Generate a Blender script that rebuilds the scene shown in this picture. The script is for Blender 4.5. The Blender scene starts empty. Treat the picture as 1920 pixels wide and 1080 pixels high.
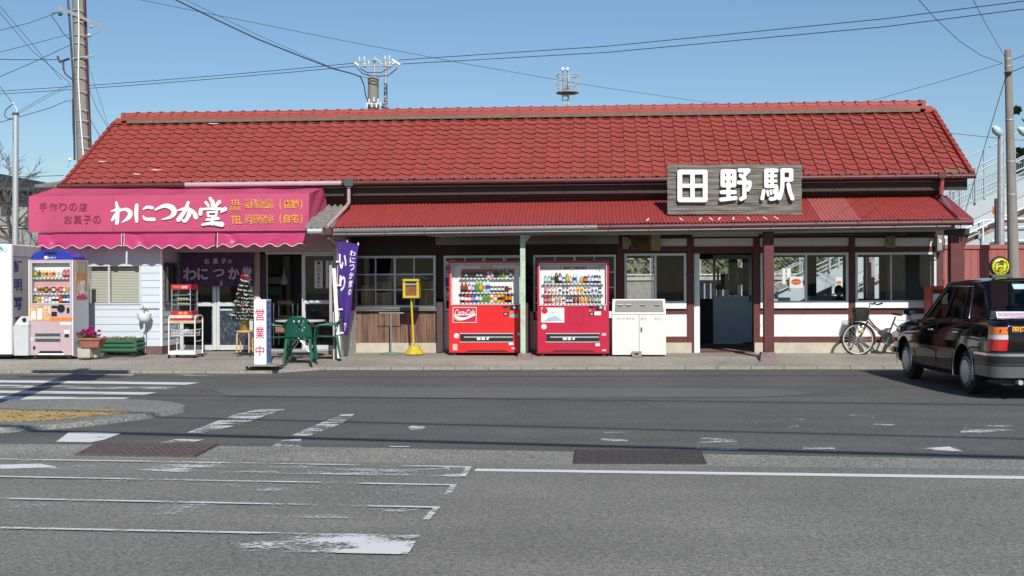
import bpy, bmesh, math, random
from mathutils import Vector, Matrix, Euler
random.seed(7)
SC = bpy.context.scene
COL = SC.collection
pi = math.pi
# ------------------------------------------------------------------ camera, sky, sun, exposure
F, YAW, ROLL, EYE = 2100.0, math.radians(4.22), math.radians(-.21), 1.5
cam_d = bpy.data.cameras.new('camera'); cam = bpy.data.objects.new('camera', cam_d); COL.objects.link(cam)
cam_d.sensor_width = 36; cam_d.lens = 36 * F / 1920; cam_d.clip_start = .1; cam_d.clip_end = 6000
cam.matrix_world = Matrix.Translation((0, 0, EYE)) @ Matrix.Rotation(YAW, 4, 'Z') @ Matrix.Rotation(pi / 2, 4, 'X') @ Matrix.Rotation(ROLL, 4, 'Z')
SC.camera = cam
SUN_DIR = Vector((-.26, 1, -.75)).normalized()
SUN_EL = math.asin(-SUN_DIR.z)
sun_d = bpy.data.lights.new('sun', 'SUN'); sun_d.energy = 4.3; sun_d.angle = math.radians(.53); sun_d.color = (1, .955, .89)
sun = bpy.data.objects.new('sun', sun_d); COL.objects.link(sun)
sun.rotation_euler = SUN_DIR.to_track_quat('-Z', 'Y').to_euler(); sun.location = (5, -20, 25)
world = bpy.data.worlds.new('World'); SC.world = world; world.use_nodes = True
wn = world.node_tree; sky = wn.nodes.new('ShaderNodeTexSky'); sky.sky_type = 'NISHITA'; sky.sun_disc = False
sky.sun_elevation = SUN_EL; sky.sun_rotation = math.radians(180 - 14.6)
sky.altitude = 60; sky.air_density = 1.25; sky.dust_density = .08; sky.ozone_density = 6.0
bg = wn.nodes['Background']; bg.inputs['Strength'].default_value = .093
wn.links.new(sky.outputs['Color'], bg.inputs['Color'])
SC.view_settings.view_transform = 'Standard'; SC.view_settings.look = 'None'
SC.view_settings.exposure = .1; SC.view_settings.gamma = 1; SC.view_settings.use_curve_mapping = False
SC.cycles.max_bounces = 8; SC.cycles.transparent_max_bounces = 24; SC.cycles.caustics_reflective = False; SC.cycles.caustics_refractive = False

# ------------------------------------------------------------------ helpers
CAM_R = cam.matrix_world.to_3x3()
def at(u, v, Y):                       # photo pixel -> the point of the place standing on the vertical plane Y
    r = CAM_R @ Vector(((u - 960) / F, (540 - v) / F, -1)); r = r * (Y / r.y)
    return Vector((r.x, r.y, r.z + EYE))
def gnd(u, v, z=0.0):                  # photo pixel -> the point of the place lying on the height z
    r = CAM_R @ Vector(((u - 960) / F, (540 - v) / F, -1)); r = r * ((z - EYE) / r.z)
    return Vector((r.x, r.y, z))
def X(u, Y, v=540): return at(u, v, Y).x
def Z(v, Y, u=1300): return at(u, v, Y).z

class MB:
    def __init__(s): s.v = []; s.f = []; s.m = []; s.T = None
    def add(s, vs, fs, mi=0):
        n = len(s.v)
        for p in vs:
            p = Vector(p); s.v.append(s.T @ p if s.T is not None else p)
        for f in fs: s.f.append([n + i for i in f]); s.m.append(mi)
        return s
    def box(s, x0, x1, y0, y1, z0, z1, mi=0):
        return s.add([(x0,y0,z0),(x1,y0,z0),(x1,y1,z0),(x0,y1,z0),(x0,y0,z1),(x1,y0,z1),(x1,y1,z1),(x0,y1,z1)],
                     [(3,2,1,0),(4,5,6,7),(0,1,5,4),(1,2,6,5),(2,3,7,6),(3,0,4,7)], mi)
    def pbox(s, u0, v0, u1, v1, Y, d, mi=0):   # box whose front stands on plane Y and covers these pixels
        um, vm = (u0 + u1) / 2, (v0 + v1) / 2
        return s.box(at(u0, vm, Y).x, at(u1, vm, Y).x, Y, Y + d, at(um, v1, Y).z, at(um, v0, Y).z, mi)
    def quad(s, a, b, c, d, mi=0): return s.add([a, b, c, d], [(0, 1, 2, 3)], mi)
    def hexa(s, bot, top, mi=0):
        n = len(bot); vs = list(bot) + list(top)
        fs = [tuple(reversed(range(n))), tuple(range(n, 2 * n))] + [(i, (i + 1) % n, n + (i + 1) % n, n + i) for i in range(n)]
        return s.add(vs, fs, mi)
    def prism(s, pts, ax, d, mi=0):            # pts 3D polygon, extruded by vector d
        d = Vector(d); return s.hexa([Vector(p) for p in pts], [Vector(p) + d for p in pts], mi)
    def tube(s, pts, r, n=8, mi=0, closed=False, caps=True):
        pts = [Vector(p) for p in pts]; N = len(pts); rs = r if isinstance(r, (list, tuple)) else [r] * N
        vs = []; up = None
        for i, p in enumerate(pts):
            a = pts[i - 1] if (i > 0 or closed) else p; b = pts[(i + 1) % N] if (i < N - 1 or closed) else p
            t = (b - a).normalized()
            if up is None: up = Vector((0, 0, 1)) if abs(t.z) < .9 else Vector((1, 0, 0))
            x = t.cross(up).normalized(); up = x.cross(t).normalized()
            for k in range(n):
                w = 2 * pi * k / n; vs.append(p + (x * math.cos(w) + up * math.sin(w)) * rs[i])
        fs = []
        for i in range(N if closed else N - 1):
            j = (i + 1) % N
            for k in range(n): fs.append((i*n+k, i*n+(k+1)%n, j*n+(k+1)%n, j*n+k))
        if caps and not closed: fs += [tuple(reversed(range(n))), tuple(range((N-1)*n, N*n))]
        return s.add(vs, fs, mi)
    def cyl(s, a, b, r0, r1=None, n=16, mi=0): return s.tube([a, b], [r0, r0 if r1 is None else r1], n, mi)
    def lathe(s, prof, c=(0,0,0), n=12, mi=0, ax='Z'):
        vs = []; c = Vector(c); fs = []
        for (r, h) in prof:
            for k in range(n):
                w = 2 * pi * k / n; q = Vector((r*math.cos(w), r*math.sin(w), h))
                if ax == 'Y': q = Vector((q.x, -q.z, q.y))
                if ax == 'X': q = Vector((q.z, q.x, q.y))
                vs.append(c + q)
        for i in range(len(prof) - 1):
            for k in range(n): fs.append((i*n+k, i*n+(k+1)%n, (i+1)*n+(k+1)%n, (i+1)*n+k))
        fs += [tuple(reversed(range(n))), tuple(range((len(prof)-1)*n, len(prof)*n))]
        return s.add(vs, fs, mi)
    def ball(s, c, r, n=12, m=8, mi=0):
        rx, ry, rz = r if isinstance(r, (tuple, list)) else (r, r, r)
        vs = []; c = Vector(c); fs = []
        for i in range(m + 1):
            a = pi * i / m
            for k in range(n):
                w = 2*pi*k/n; vs.append(c + Vector((rx*math.sin(a)*math.cos(w), ry*math.sin(a)*math.sin(w), -rz*math.cos(a))))
        for i in range(m):
            for k in range(n): fs.append((i*n+k, i*n+(k+1)%n, (i+1)*n+(k+1)%n, (i+1)*n+k))
        return s.add(vs, fs, mi)
    def grid(s, fn, nu, nv, mi=0, skip=None):
        vs = [fn(i / nu, j / nv) for j in range(nv + 1) for i in range(nu + 1)]
        fs = [(j*(nu+1)+i, j*(nu+1)+i+1, (j+1)*(nu+1)+i+1, (j+1)*(nu+1)+i) for j in range(nv) for i in range(nu) if not (skip and skip(i, j))]
        return s.add(vs, fs, mi)
    def ptext(s, t, u0, v0, u1, v1, Y, mi=0, bold=0.0, shear=0.0, depth=0.0):   # lettering stretched over these pixels of plane Y
        a, b = at(u0, v1, Y), at(u1, v0, Y)
        return s.text(t, (a.x, Y, a.z), (1,0,0), (0,0,1), b.x - a.x, b.z - a.z, mi, bold, shear, depth)
    def text(s, t, o, xa, ya, w, h, mi=0, bold=0.0, shear=0.0, depth=0.0):
        vs, fs = text_mesh(t, bold, shear, depth)
        x0 = min(p[0] for p in vs); x1 = max(p[0] for p in vs); y0 = min(p[1] for p in vs); y1 = max(p[1] for p in vs)
        o, xa, ya = Vector(o), Vector(xa), Vector(ya); n = xa.cross(ya)
        kx = w / (x1 - x0); ky = h / (y1 - y0)
        return s.add([o + xa*((p[0]-x0)*kx) + ya*((p[1]-y0)*ky) + n*(p[2]*ky) for p in vs], fs, mi)
    def ribbon(s, pts, fn, off=0.0, depth=0.0, mi=0, cap=6):   # brush stroke: pts (x, y, width), fn maps (x, y, out) to 3D
        L = []; R = []; N = len(pts)
        P = []
        for i in range(N - 1):                                 # light Catmull-Rom smoothing
            p0, p1, p2, p3 = pts[max(i-1,0)], pts[i], pts[i+1], pts[min(i+2,N-1)]
            st = 5 if N > 2 else 1
            for k in range(st):
                t = k / st
                P.append([.5*((2*p1[c]) + (-p0[c]+p2[c])*t + (2*p0[c]-5*p1[c]+4*p2[c]-p3[c])*t*t + (-p0[c]+3*p1[c]-3*p2[c]+p3[c])*t**3) for c in range(3)])
        P.append(list(pts[-1])); M = len(P); out = []; back = []
        for i, p in enumerate(P):
            a = P[max(i-1, 0)]; b = P[min(i+1, M-1)]; dx, dy = b[0]-a[0], b[1]-a[1]; l = math.hypot(dx, dy) or 1
            nx, ny = -dy/l, dx/l; w = p[2]/2
            L.append((p[0]+nx*w, p[1]+ny*w)); R.append((p[0]-nx*w, p[1]-ny*w))
        def arc(c, frm, w, sgn):
            a0 = math.atan2(frm[1]-c[1], frm[0]-c[0]); return [(c[0]+w*math.cos(a0+sgn*pi*k/cap), c[1]+w*math.sin(a0+sgn*pi*k/cap)) for k in range(1, cap)]
        ring = L + arc(P[-1], L[-1], P[-1][2]/2, -1) + R[::-1] + arc(P[0], R[0], P[0][2]/2, -1)
        k = len(ring)
        # faces: quads along the stroke + cap fans
        vs = [fn(x, y, off + depth) for x, y in ring]; fs = []
        nL = M; nE = cap - 1
        for i in range(M-1): fs.append((i, i+1, 2*M+nE-1-(i+1), 2*M+nE-1-i))
        fs.append(tuple(range(M-1, M+nE+1))); fs.append(tuple(range(2*M+nE-1, k)) + (0,))
        if depth > 0:
            vs += [fn(x, y, off) for x, y in ring]
            fs += [(i, (i+1) % k, k+(i+1) % k, k+i) for i in range(k)]
        return s.add(vs, fs, mi)
    def build(s, name, mats, parent=None, smooth=35, bevel=0, local=False, solid=0):
        me = bpy.data.meshes.new(name)
        vs = s.v
        if parent is not None and not local:
            t = parent
            while t.parent is not None: t = t.parent
            inv = t.matrix_basis.inverted(); vs = [inv @ p for p in vs]
        me.from_pydata([tuple(p) for p in vs], [], s.f)
        for m in (mats if isinstance(mats, (list, tuple)) else [mats]): me.materials.append(m)
        me.polygons.foreach_set('material_index', s.m)
        bm = bmesh.new(); bm.from_mesh(me); bmesh.ops.recalc_face_normals(bm, faces=bm.faces) if not getattr(s, 'keep', False) else None
        bm.to_mesh(me); bm.free()
        if smooth:
            me.polygons.foreach_set('use_smooth', [True] * len(me.polygons)); me.set_sharp_from_angle(angle=math.radians(smooth))
        me.update()
        o = bpy.data.objects.new(name, me); COL.objects.link(o)
        if parent is not None: o.parent = parent
        if solid:
            md = o.modifiers.new('thickness', 'SOLIDIFY'); md.thickness = solid; md.offset = 0
        if bevel:
            md = o.modifiers.new('bevel', 'BEVEL'); md.width = bevel; md.segments = 2; md.limit_method = 'ANGLE'; md.angle_limit = math.radians(40)
        return o

_TX = {}
def text_mesh(t, bold=0.0, shear=0.0, depth=0.0):
    k = (t, bold, shear, depth)
    if k not in _TX:
        c = bpy.data.curves.new('lettering', 'FONT'); c.body = t; c.size = 1; c.offset = bold; c.shear = shear; c.extrude = depth; c.resolution_u = 2
        o = bpy.data.objects.new('lettering', c); COL.objects.link(o); dg = bpy.context.evaluated_depsgraph_get()
        me = bpy.data.meshes.new_from_object(o.evaluated_get(dg))
        _TX[k] = ([tuple(v.co) for v in me.vertices], [tuple(p.vertices) for p in me.polygons])
        bpy.data.objects.remove(o); bpy.data.curves.remove(c); bpy.data.meshes.remove(me)
    return _TX[k]

def thing(name, label, cat, loc=(0,0,0), rz=0.0, group=None):
    o = bpy.data.objects.new(name, None); COL.objects.link(o); o.empty_display_size = .2
    o.location = loc; o.rotation_euler = (0, 0, rz); o['label'] = label; o['category'] = cat
    if group: o['group'] = group
    return o
def tag(o, label, cat, group=None):
    o['label'] = label; o['category'] = cat
    if group: o['group'] = group
    return o
def struct(o, kind='structure'): o['kind'] = kind; return o
def dup(root, loc, rz, label, group=None):
    r = root.copy(); COL.objects.link(r); r.location = loc; r.rotation_euler = (0, 0, rz); r['label'] = label
    if group: r['group'] = group
    for ch in list(root.children):
        c = ch.copy(); COL.objects.link(c); c.parent = r
        for g in list(ch.children):
            d = g.copy(); COL.objects.link(d); d.parent = c
    return r
def part(parent, name, mats, fn, **kw):
    b = MB(); fn(b); return b.build(name, mats, parent, **kw)

# ------------------------------------------------------------------ materials
def lin(c): return c / 12.92 if c <= .04045 else ((c + .055) / 1.055) ** 2.4
def hexc(h): return tuple(lin(int(h[i:i+2], 16) / 255) for i in (0, 2, 4)) + (1,)
def mat(name, col, rough=.6, metal=0.0, var=.12, scale=6.0, bump=0.0, bscale=40.0, spec=.5, coat=0.0, stretch=(1,1,1), dirt=None, dscale=2.0, damt=.5, emit=None):
    m = bpy.data.materials.new(name); m.use_nodes = True; nt = m.node_tree; N = nt.nodes; Lk = nt.links
    p = N['Principled BSDF']; col = hexc(col) if isinstance(col, str) else tuple(col) + (1,)
    p.inputs['Roughness'].default_value = rough; p.inputs['Metallic'].default_value = metal
    p.inputs['Specular IOR Level'].default_value = spec; p.inputs['Coat Weight'].default_value = coat
    p.inputs['Base Color'].default_value = col
    tc = N.new('ShaderNodeTexCoord'); mp = N.new('ShaderNodeMapping'); mp.inputs['Scale'].default_value = stretch
    Lk.new(tc.outputs['Object'], mp.inputs['Vector'])
    if var:
        n = N.new('ShaderNodeTexNoise'); n.inputs['Scale'].default_value = scale; n.inputs['Detail'].default_value = 5; n.inputs['Roughness'].default_value = .65
        Lk.new(mp.outputs[0], n.inputs['Vector'])
        r = N.new('ShaderNodeMapRange'); r.inputs['From Min'].default_value = .3; r.inputs['From Max'].default_value = .7
        r.inputs['To Min'].default_value = 1 - var; r.inputs['To Max'].default_value = 1 + var
        Lk.new(n.outputs['Fac'], r.inputs['Value'])
        mx = N.new('ShaderNodeMix'); mx.data_type = 'RGBA'; mx.blend_type = 'MULTIPLY'; mx.inputs['Factor'].default_value = 1
        mx.inputs['A'].default_value = col; Lk.new(r.outputs[0], mx.inputs['B']); out = mx.outputs['Result']
        if dirt:
            n2 = N.new('ShaderNodeTexNoise'); n2.inputs['Scale'].default_value = dscale; n2.inputs['Detail'].default_value = 7; n2.inputs['Roughness'].default_value = .7
            Lk.new(mp.outputs[0], n2.inputs['Vector'])
            r2 = N.new('ShaderNodeMapRange'); r2.inputs['From Min'].default_value = .5; r2.inputs['From Max'].default_value = .75; r2.inputs['To Max'].default_value = damt
            Lk.new(n2.outputs['Fac'], r2.inputs['Value'])
            m2 = N.new('ShaderNodeMix'); m2.data_type = 'RGBA'; m2.inputs['B'].default_value = hexc(dirt) if isinstance(dirt, str) else tuple(dirt) + (1,)
            Lk.new(r2.outputs[0], m2.inputs['Factor']); Lk.new(out, m2.inputs['A']); out = m2.outputs['Result']
        Lk.new(out, p.inputs['Base Color'])
    if bump:
        n3 = N.new('ShaderNodeTexNoise'); n3.inputs['Scale'].default_value = bscale; n3.inputs['Detail'].default_value = 4
        Lk.new(mp.outputs[0], n3.inputs['Vector'])
        b = N.new('ShaderNodeBump'); b.inputs['Strength'].default_value = bump; b.inputs['Distance'].default_value = .01
        Lk.new(n3.outputs['Fac'], b.inputs['Height']); Lk.new(b.outputs[0], p.inputs['Normal'])
    if emit:
        p.inputs['Emission Color'].default_value = col; p.inputs['Emission Strength'].default_value = emit
    return m
def translucent(m, amt):   # cloth that lets some light through
    nt = m.node_tree; p = nt.nodes['Principled BSDF']; t = nt.nodes.new('ShaderNodeBsdfTranslucent'); mx = nt.nodes.new('ShaderNodeMixShader'); mx.inputs[0].default_value = amt
    src = p.inputs['Base Color'].links[0].from_socket if p.inputs['Base Color'].links else None
    if src: nt.links.new(src, t.inputs['Color'])
    else: t.inputs['Color'].default_value = p.inputs['Base Color'].default_value
    nt.links.new(p.outputs[0], mx.inputs[1]); nt.links.new(t.outputs[0], mx.inputs[2]); nt.links.new(mx.outputs[0], nt.nodes['Material Output'].inputs['Surface']); return m
def glass(name, tint=(.9,.95,.95), gloss=.08, rough=.02):
    m = bpy.data.materials.new(name); m.use_nodes = True; nt = m.node_tree; N = nt.nodes; Lk = nt.links
    N.remove(N['Principled BSDF']); t = N.new('ShaderNodeBsdfTransparent'); t.inputs['Color'].default_value = tint + (1,)
    g = N.new('ShaderNodeBsdfGlossy'); g.inputs['Roughness'].default_value = rough; g.inputs['Color'].default_value = (1,1,1,1)
    fr = N.new('ShaderNodeLayerWeight'); fr.inputs['Blend'].default_value = .25
    ma = N.new('ShaderNodeMath'); ma.operation = 'MULTIPLY_ADD'; ma.inputs[1].default_value = .45; ma.inputs[2].default_value = gloss; ma.use_clamp = True
    Lk.new(fr.outputs['Fresnel'], ma.inputs[0]); mx = N.new('ShaderNodeMixShader')
    Lk.new(ma.outputs[0], mx.inputs[0]); Lk.new(t.outputs[0], mx.inputs[1]); Lk.new(g.outputs[0], mx.inputs[2])
    Lk.new(mx.outputs[0], N['Material Output'].inputs['Surface']); return m
def paint_worn(name, wear, col=(.70,.70,.68), stretch=(1.2,3,1), fine=24.0, grad=None):
    m = bpy.data.materials.new(name); m.use_nodes = True; nt = m.node_tree; N = nt.nodes; Lk = nt.links
    p = N['Principled BSDF']; p.inputs['Base Color'].default_value = col + (1,); p.inputs['Roughness'].default_value = .8
    tc = N.new('ShaderNodeTexCoord'); mp = N.new('ShaderNodeMapping'); mp.inputs['Scale'].default_value = stretch; Lk.new(tc.outputs['Object'], mp.inputs['Vector'])
    a = N.new('ShaderNodeTexNoise'); a.inputs['Scale'].default_value = 1.6; a.inputs['Detail'].default_value = 3; Lk.new(mp.outputs[0], a.inputs['Vector'])
    b = N.new('ShaderNodeTexNoise'); b.inputs['Scale'].default_value = fine; b.inputs['Detail'].default_value = 4; b.inputs['Roughness'].default_value = .7; Lk.new(mp.outputs[0], b.inputs['Vector'])
    s = N.new('ShaderNodeMath'); s.operation = 'ADD'; Lk.new(a.outputs['Fac'], s.inputs[0]); Lk.new(b.outputs['Fac'], s.inputs[1])
    r = N.new('ShaderNodeMapRange'); r.inputs['From Min'].default_value = wear - .05; r.inputs['From Max'].default_value = wear + .05; src = s.outputs[0]
    if grad:                                                          # more wear with the distance from the end of the bar
        sx = N.new('ShaderNodeSeparateXYZ'); Lk.new(tc.outputs['Object'], sx.inputs[0]); gm = N.new('ShaderNodeMath'); gm.operation = 'MULTIPLY_ADD'; gm.inputs[1].default_value = grad[1]; gm.inputs[2].default_value = -grad[0]*grad[1]; Lk.new(sx.outputs[0], gm.inputs[0])
        g2_ = N.new('ShaderNodeMath'); g2_.operation = 'MAXIMUM'; g2_.inputs[1].default_value = grad[2]; Lk.new(gm.outputs[0], g2_.inputs[0]); ad = N.new('ShaderNodeMath'); ad.operation = 'ADD'; Lk.new(src, ad.inputs[0]); Lk.new(g2_.outputs[0], ad.inputs[1]); src = ad.outputs[0]
    Lk.new(src, r.inputs['Value'])
    t = N.new('ShaderNodeBsdfTransparent'); mx = N.new('ShaderNodeMixShader')
    Lk.new(r.outputs[0], mx.inputs[0]); Lk.new(t.outputs[0], mx.inputs[1]); Lk.new(p.outputs[0], mx.inputs[2]); Lk.new(mx.outputs[0], N['Material Output'].inputs['Surface'])
    return m
def asphalt(name, base, light, speck=.5, streak=(.25, 2.2, 1), sa=.12, crack=False):
    m = bpy.data.materials.new(name); m.use_nodes = True; nt = m.node_tree; N = nt.nodes; Lk = nt.links
    p = N['Principled BSDF']; p.inputs['Roughness'].default_value = .85; p.inputs['Specular IOR Level'].default_value = .35
    tc = N.new('ShaderNodeTexCoord'); o = tc.outputs['Object']
    g = N.new('ShaderNodeTexVoronoi'); g.inputs['Scale'].default_value = 85; Lk.new(o, g.inputs['Vector'])        # aggregate grains
    sp = N.new('ShaderNodeSeparateColor'); Lk.new(g.outputs['Color'], sp.inputs[0])
    gr = N.new('ShaderNodeMapRange'); gr.inputs['From Min'].default_value = .0; gr.inputs['From Max'].default_value = 1; gr.inputs['To Min'].default_value = 1 - speck; gr.inputs['To Max'].default_value = 1 + speck
    Lk.new(sp.outputs[0], gr.inputs['Value'])
    n1 = N.new('ShaderNodeTexNoise'); n1.inputs['Scale'].default_value = .8; n1.inputs['Detail'].default_value = 6; n1.inputs['Roughness'].default_value = .6; Lk.new(o, n1.inputs['Vector'])
    mp = N.new('ShaderNodeMapping'); mp.inputs['Scale'].default_value = streak; Lk.new(o, mp.inputs['Vector'])
    n2 = N.new('ShaderNodeTexNoise'); n2.inputs['Scale'].default_value = 1.0; n2.inputs['Detail'].default_value = 4; Lk.new(mp.outputs[0], n2.inputs['Vector'])
    ad = N.new('ShaderNodeMath'); ad.operation = 'ADD'; Lk.new(n1.outputs['Fac'], ad.inputs[0]); Lk.new(n2.outputs['Fac'], ad.inputs[1])
    rr = N.new('ShaderNodeMapRange'); rr.inputs['From Min'].default_value = .75; rr.inputs['From Max'].default_value = 1.25; rr.inputs['To Min'].default_value = 1 - sa; rr.inputs['To Max'].default_value = 1 + sa; Lk.new(ad.outputs[0], rr.inputs['Value'])
    n4 = N.new('ShaderNodeTexNoise'); n4.inputs['Scale'].default_value = 28; n4.inputs['Detail'].default_value = 3; Lk.new(o, n4.inputs['Vector'])
    r4 = N.new('ShaderNodeMapRange'); r4.inputs['From Min'].default_value = .35; r4.inputs['From Max'].default_value = .65; Lk.new(n4.outputs['Fac'], r4.inputs['Value'])
    mc = N.new('ShaderNodeMix'); mc.data_type = 'RGBA'; mc.inputs['A'].default_value = base + (1,); mc.inputs['B'].default_value = light + (1,); Lk.new(r4.outputs[0], mc.inputs['Factor'])
    mu = N.new('ShaderNodeMath'); mu.operation = 'MULTIPLY'; Lk.new(gr.outputs[0], mu.inputs[0]); Lk.new(rr.outputs[0], mu.inputs[1])
    mx = N.new('ShaderNodeMix'); mx.data_type = 'RGBA'; mx.blend_type = 'MULTIPLY'; mx.inputs['Factor'].default_value = 1
    Lk.new(mc.outputs['Result'], mx.inputs['A']); Lk.new(mu.outputs[0], mx.inputs['B']); Lk.new(mx.outputs['Result'], p.inputs['Base Color'])
    b = N.new('ShaderNodeBump'); b.inputs['Strength'].default_value = .5; b.inputs['Distance'].default_value = .006; Lk.new(g.outputs['Distance'], b.inputs['Height']); Lk.new(b.outputs[0], p.inputs['Normal'])
    return m
def wood(name, base, dark, axis='Z', scale=1.0, rough=.8, bump=.4):
    m = bpy.data.materials.new(name); m.use_nodes = True; nt = m.node_tree; N = nt.nodes; Lk = nt.links
    p = N['Principled BSDF']; p.inputs['Roughness'].default_value = rough; tc = N.new('ShaderNodeTexCoord'); mp = N.new('ShaderNodeMapping')
    st = {'Z': (22, 22, 1.3), 'X': (1.3, 22, 34)}[axis]; mp.inputs['Scale'].default_value = tuple(k*scale for k in st); Lk.new(tc.outputs['Object'], mp.inputs['Vector'])
    n = N.new('ShaderNodeTexNoise'); n.inputs['Scale'].default_value = 1; n.inputs['Detail'].default_value = 6; n.inputs['Roughness'].default_value = .7; Lk.new(mp.outputs[0], n.inputs['Vector'])
    c = N.new('ShaderNodeValToRGB'); c.color_ramp.elements[0].position = .34; c.color_ramp.elements[0].color = hexc(dark); c.color_ramp.elements[1].position = .62; c.color_ramp.elements[1].color = hexc(base)
    Lk.new(n.outputs['Fac'], c.inputs[0]); Lk.new(c.outputs[0], p.inputs['Base Color'])
    b = N.new('ShaderNodeBump'); b.inputs['Strength'].default_value = bump; b.inputs['Distance'].default_value = .006; Lk.new(n.outputs['Fac'], b.inputs['Height']); Lk.new(b.outputs[0], p.inputs['Normal'])
    return m

M = dict(
    white = mat('white_paint', (.80,.80,.79), .5, var=.04),
    plaster = mat('white_plaster', (.80,.80,.78), .85, var=.05, scale=3),
    maroon = mat('maroon_paint', (.108,.024,.022), .6, var=.2, scale=9, dirt=(.06,.035,.03), dscale=6, damt=.35),
    darkwood = mat('dark_brown_wood', (.045,.026,.022), .7, var=.25, stretch=(6,6,1)),
    concrete = mat('concrete', (.46,.43,.35), .9, var=.16, scale=5, bump=.3, bscale=60, dirt=(.25,.22,.17), dscale=3, damt=.6),
    greyc = mat('grey_concrete', (.30,.29,.27), .9, var=.2, scale=7, bump=.3, bscale=50, dirt=(.12,.11,.1), dscale=2.5, damt=.6),
    block = mat('block', (.50,.50,.46), .9, var=.12, scale=12, bump=.4, bscale=70),
    pave = asphalt('pavement_concrete', (.27,.245,.20), (.36,.33,.28), .3, (.4,1.5,1), .18),
    alu = mat('aluminium', (.50,.52,.53), .4, .55, var=.05),
    alul = mat('pale_aluminium', (.62,.64,.64), .45, .2, var=.05),
    dgrey = mat('dark_grey', (.07,.075,.08), .5, var=.1),
    black = mat('black_plastic', (.012,.012,.013), .45, var=.1),
    rubber = mat('rubber', (.018,.018,.018), .8, var=.15),
    chrome = mat('chrome', (.72,.73,.74), .22, 1, var=.03),
    steel = mat('galvanised_steel', (.50,.52,.52), .5, .35, var=.1, scale=20),
    gutter = mat('maroon_gutter', (.095,.024,.022), .55, var=.15),
    gutgrey = mat('grey_gutter', (.17,.145,.14), .45, var=.15),
    pvcpink = mat('pinkish_grey_pipe', (.42,.30,.30), .5, var=.1),
    glass = glass('window_glass', gloss=.012),
    dglass = glass('dim_glass', (.55,.6,.6), gloss=.02),
    fglass = glass('display_glass', (.97,.98,.98), gloss=.012),
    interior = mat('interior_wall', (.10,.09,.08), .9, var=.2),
    floor = mat('floor', (.24,.18,.155), .7, var=.2),
    soffit = mat('soffit', (.38,.35,.32), .8, var=.1),
    cream = mat('cream', (.72,.72,.66), .45, var=.04),
    red = mat('bright_red_enamel', (.70,.018,.018), .35, var=.04),
    crimson = mat('crimson_enamel', (.50,.012,.045), .35, var=.04),
    dred = mat('dark_red', (.22,.01,.02), .45, var=.06),
    pinkm = mat('pink_enamel', (.52,.38,.40), .4, var=.04),
    blue = mat('royal_blue', (.02,.04,.36), .35, var=.05),
    yellow = mat('yellow_paint', (.56,.41,.03), .5, var=.12, scale=10),
    green = mat('green_plastic', (.010,.095,.058), .4, var=.08),
    pgreen = mat('pale_green_paint', (.46,.60,.44), .5, var=.12, scale=14, dirt=(.30,.16,.08), dscale=9, damt=.6),
    pbase = mat('mauve_concrete', (.23,.15,.16), .85, var=.2, bump=.3, scale=14),
    awn = mat('pink_vinyl', (.66,.10,.205), .45, var=.06, scale=2, dirt=(.50,.08,.20), dscale=1.2, damt=.5),
    awnd = mat('pink_valance', (.66,.065,.20), .3, var=.06, scale=3),
    purple = mat('purple_cloth', (.085,.03,.27), .85, var=.08),
    noren = mat('plum_cloth', (.075,.035,.10), .9, var=.1),
    gold = mat('gold_letter', (.72,.33,.03), .6, var=.08),
    brownl = mat('brown_letter', (.25,.035,.06), .7, var=.1),
    siding = mat('pale_blue_siding', (.56,.62,.67), .6, var=.05, scale=4, stretch=(.3,1,4)),
    pole = mat('pole_concrete', (.25,.23,.20), .85, var=.15, scale=8, stretch=(1,1,.3), dirt=(.2,.19,.17), dscale=6, damt=.5),
    cable = mat('black_cable', (.06,.06,.07), .6, var=0),
    terra = mat('terracotta', (.33,.13,.09), .8, var=.15),
    leaf = mat('leaf_green', (.07,.13,.03), .6, var=.35, scale=30),
    leafd = mat('dark_leaf', (.025,.05,.02), .6, var=.3, scale=20),
    dry = mat('dry_plant', (.30,.20,.12), .8, var=.35, scale=40),
    magenta = mat('magenta_petals', (.50,.02,.22), .6, var=.2, scale=30),
    bark = mat('bark', (.12,.10,.085), .9, var=.2),
    paper = mat('paper', (.75,.74,.70), .8, var=.05),
    ink = mat('ink', (.02,.02,.022), .7, var=0),
    cardboard = mat('cardboard', (.38,.25,.14), .8, var=.12),
    birch = mat('birch_wood', (.58,.38,.17), .5, var=.12, stretch=(4,4,1)),
    orange = mat('orange', (.75,.22,.03), .5, var=.1),
    navy = mat('navy_letter', (.05,.04,.22), .6, var=0),
    crim = mat('crimson_letter', (.60,.03,.10), .6, var=0),
    skin = mat('skin', (.50,.30,.22), .6, var=.05),
    hair = mat('black_hair', (.012,.011,.011), .5, var=.2, scale=60),
)
translucent(M['awn'], .22); translucent(M['awnd'], .30); translucent(M['purple'], .25)
# ------------------------------------------------------------------ ground, roads, pavements, painted markings
def sheet(name, polys, m, z=0.0, kind='structure'):
    b = MB()
    for p in polys:
        p = [Vector((q[0], q[1], z + (q[2] if len(q) > 2 else 0))) for q in p]
        b.add(p, [tuple(range(len(p)))])
    b.keep = True
    o = b.build(name, m, smooth=0); return struct(o, kind)
m_ground = mat('earth', (.16,.145,.115), .95, var=.2, scale=.6, bump=.3, bscale=5)
m_road = asphalt('road_asphalt', (.178,.170,.146), (.243,.232,.202), .34, (.3,1.3,1), sa=.13)
m_plaza = asphalt('plaza_asphalt', (.106,.104,.094), (.136,.133,.121), .36, (.06, 1.6, 1), sa=.16)
m_patch = asphalt('worn_asphalt', (.140,.138,.127), (.166,.164,.152), .35, (.1, 2, 1), sa=.06)
m_gut = asphalt('gutter_concrete', (.225,.218,.185), (.30,.29,.25), .6, (.5, 1.5, 1), sa=.14)
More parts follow.
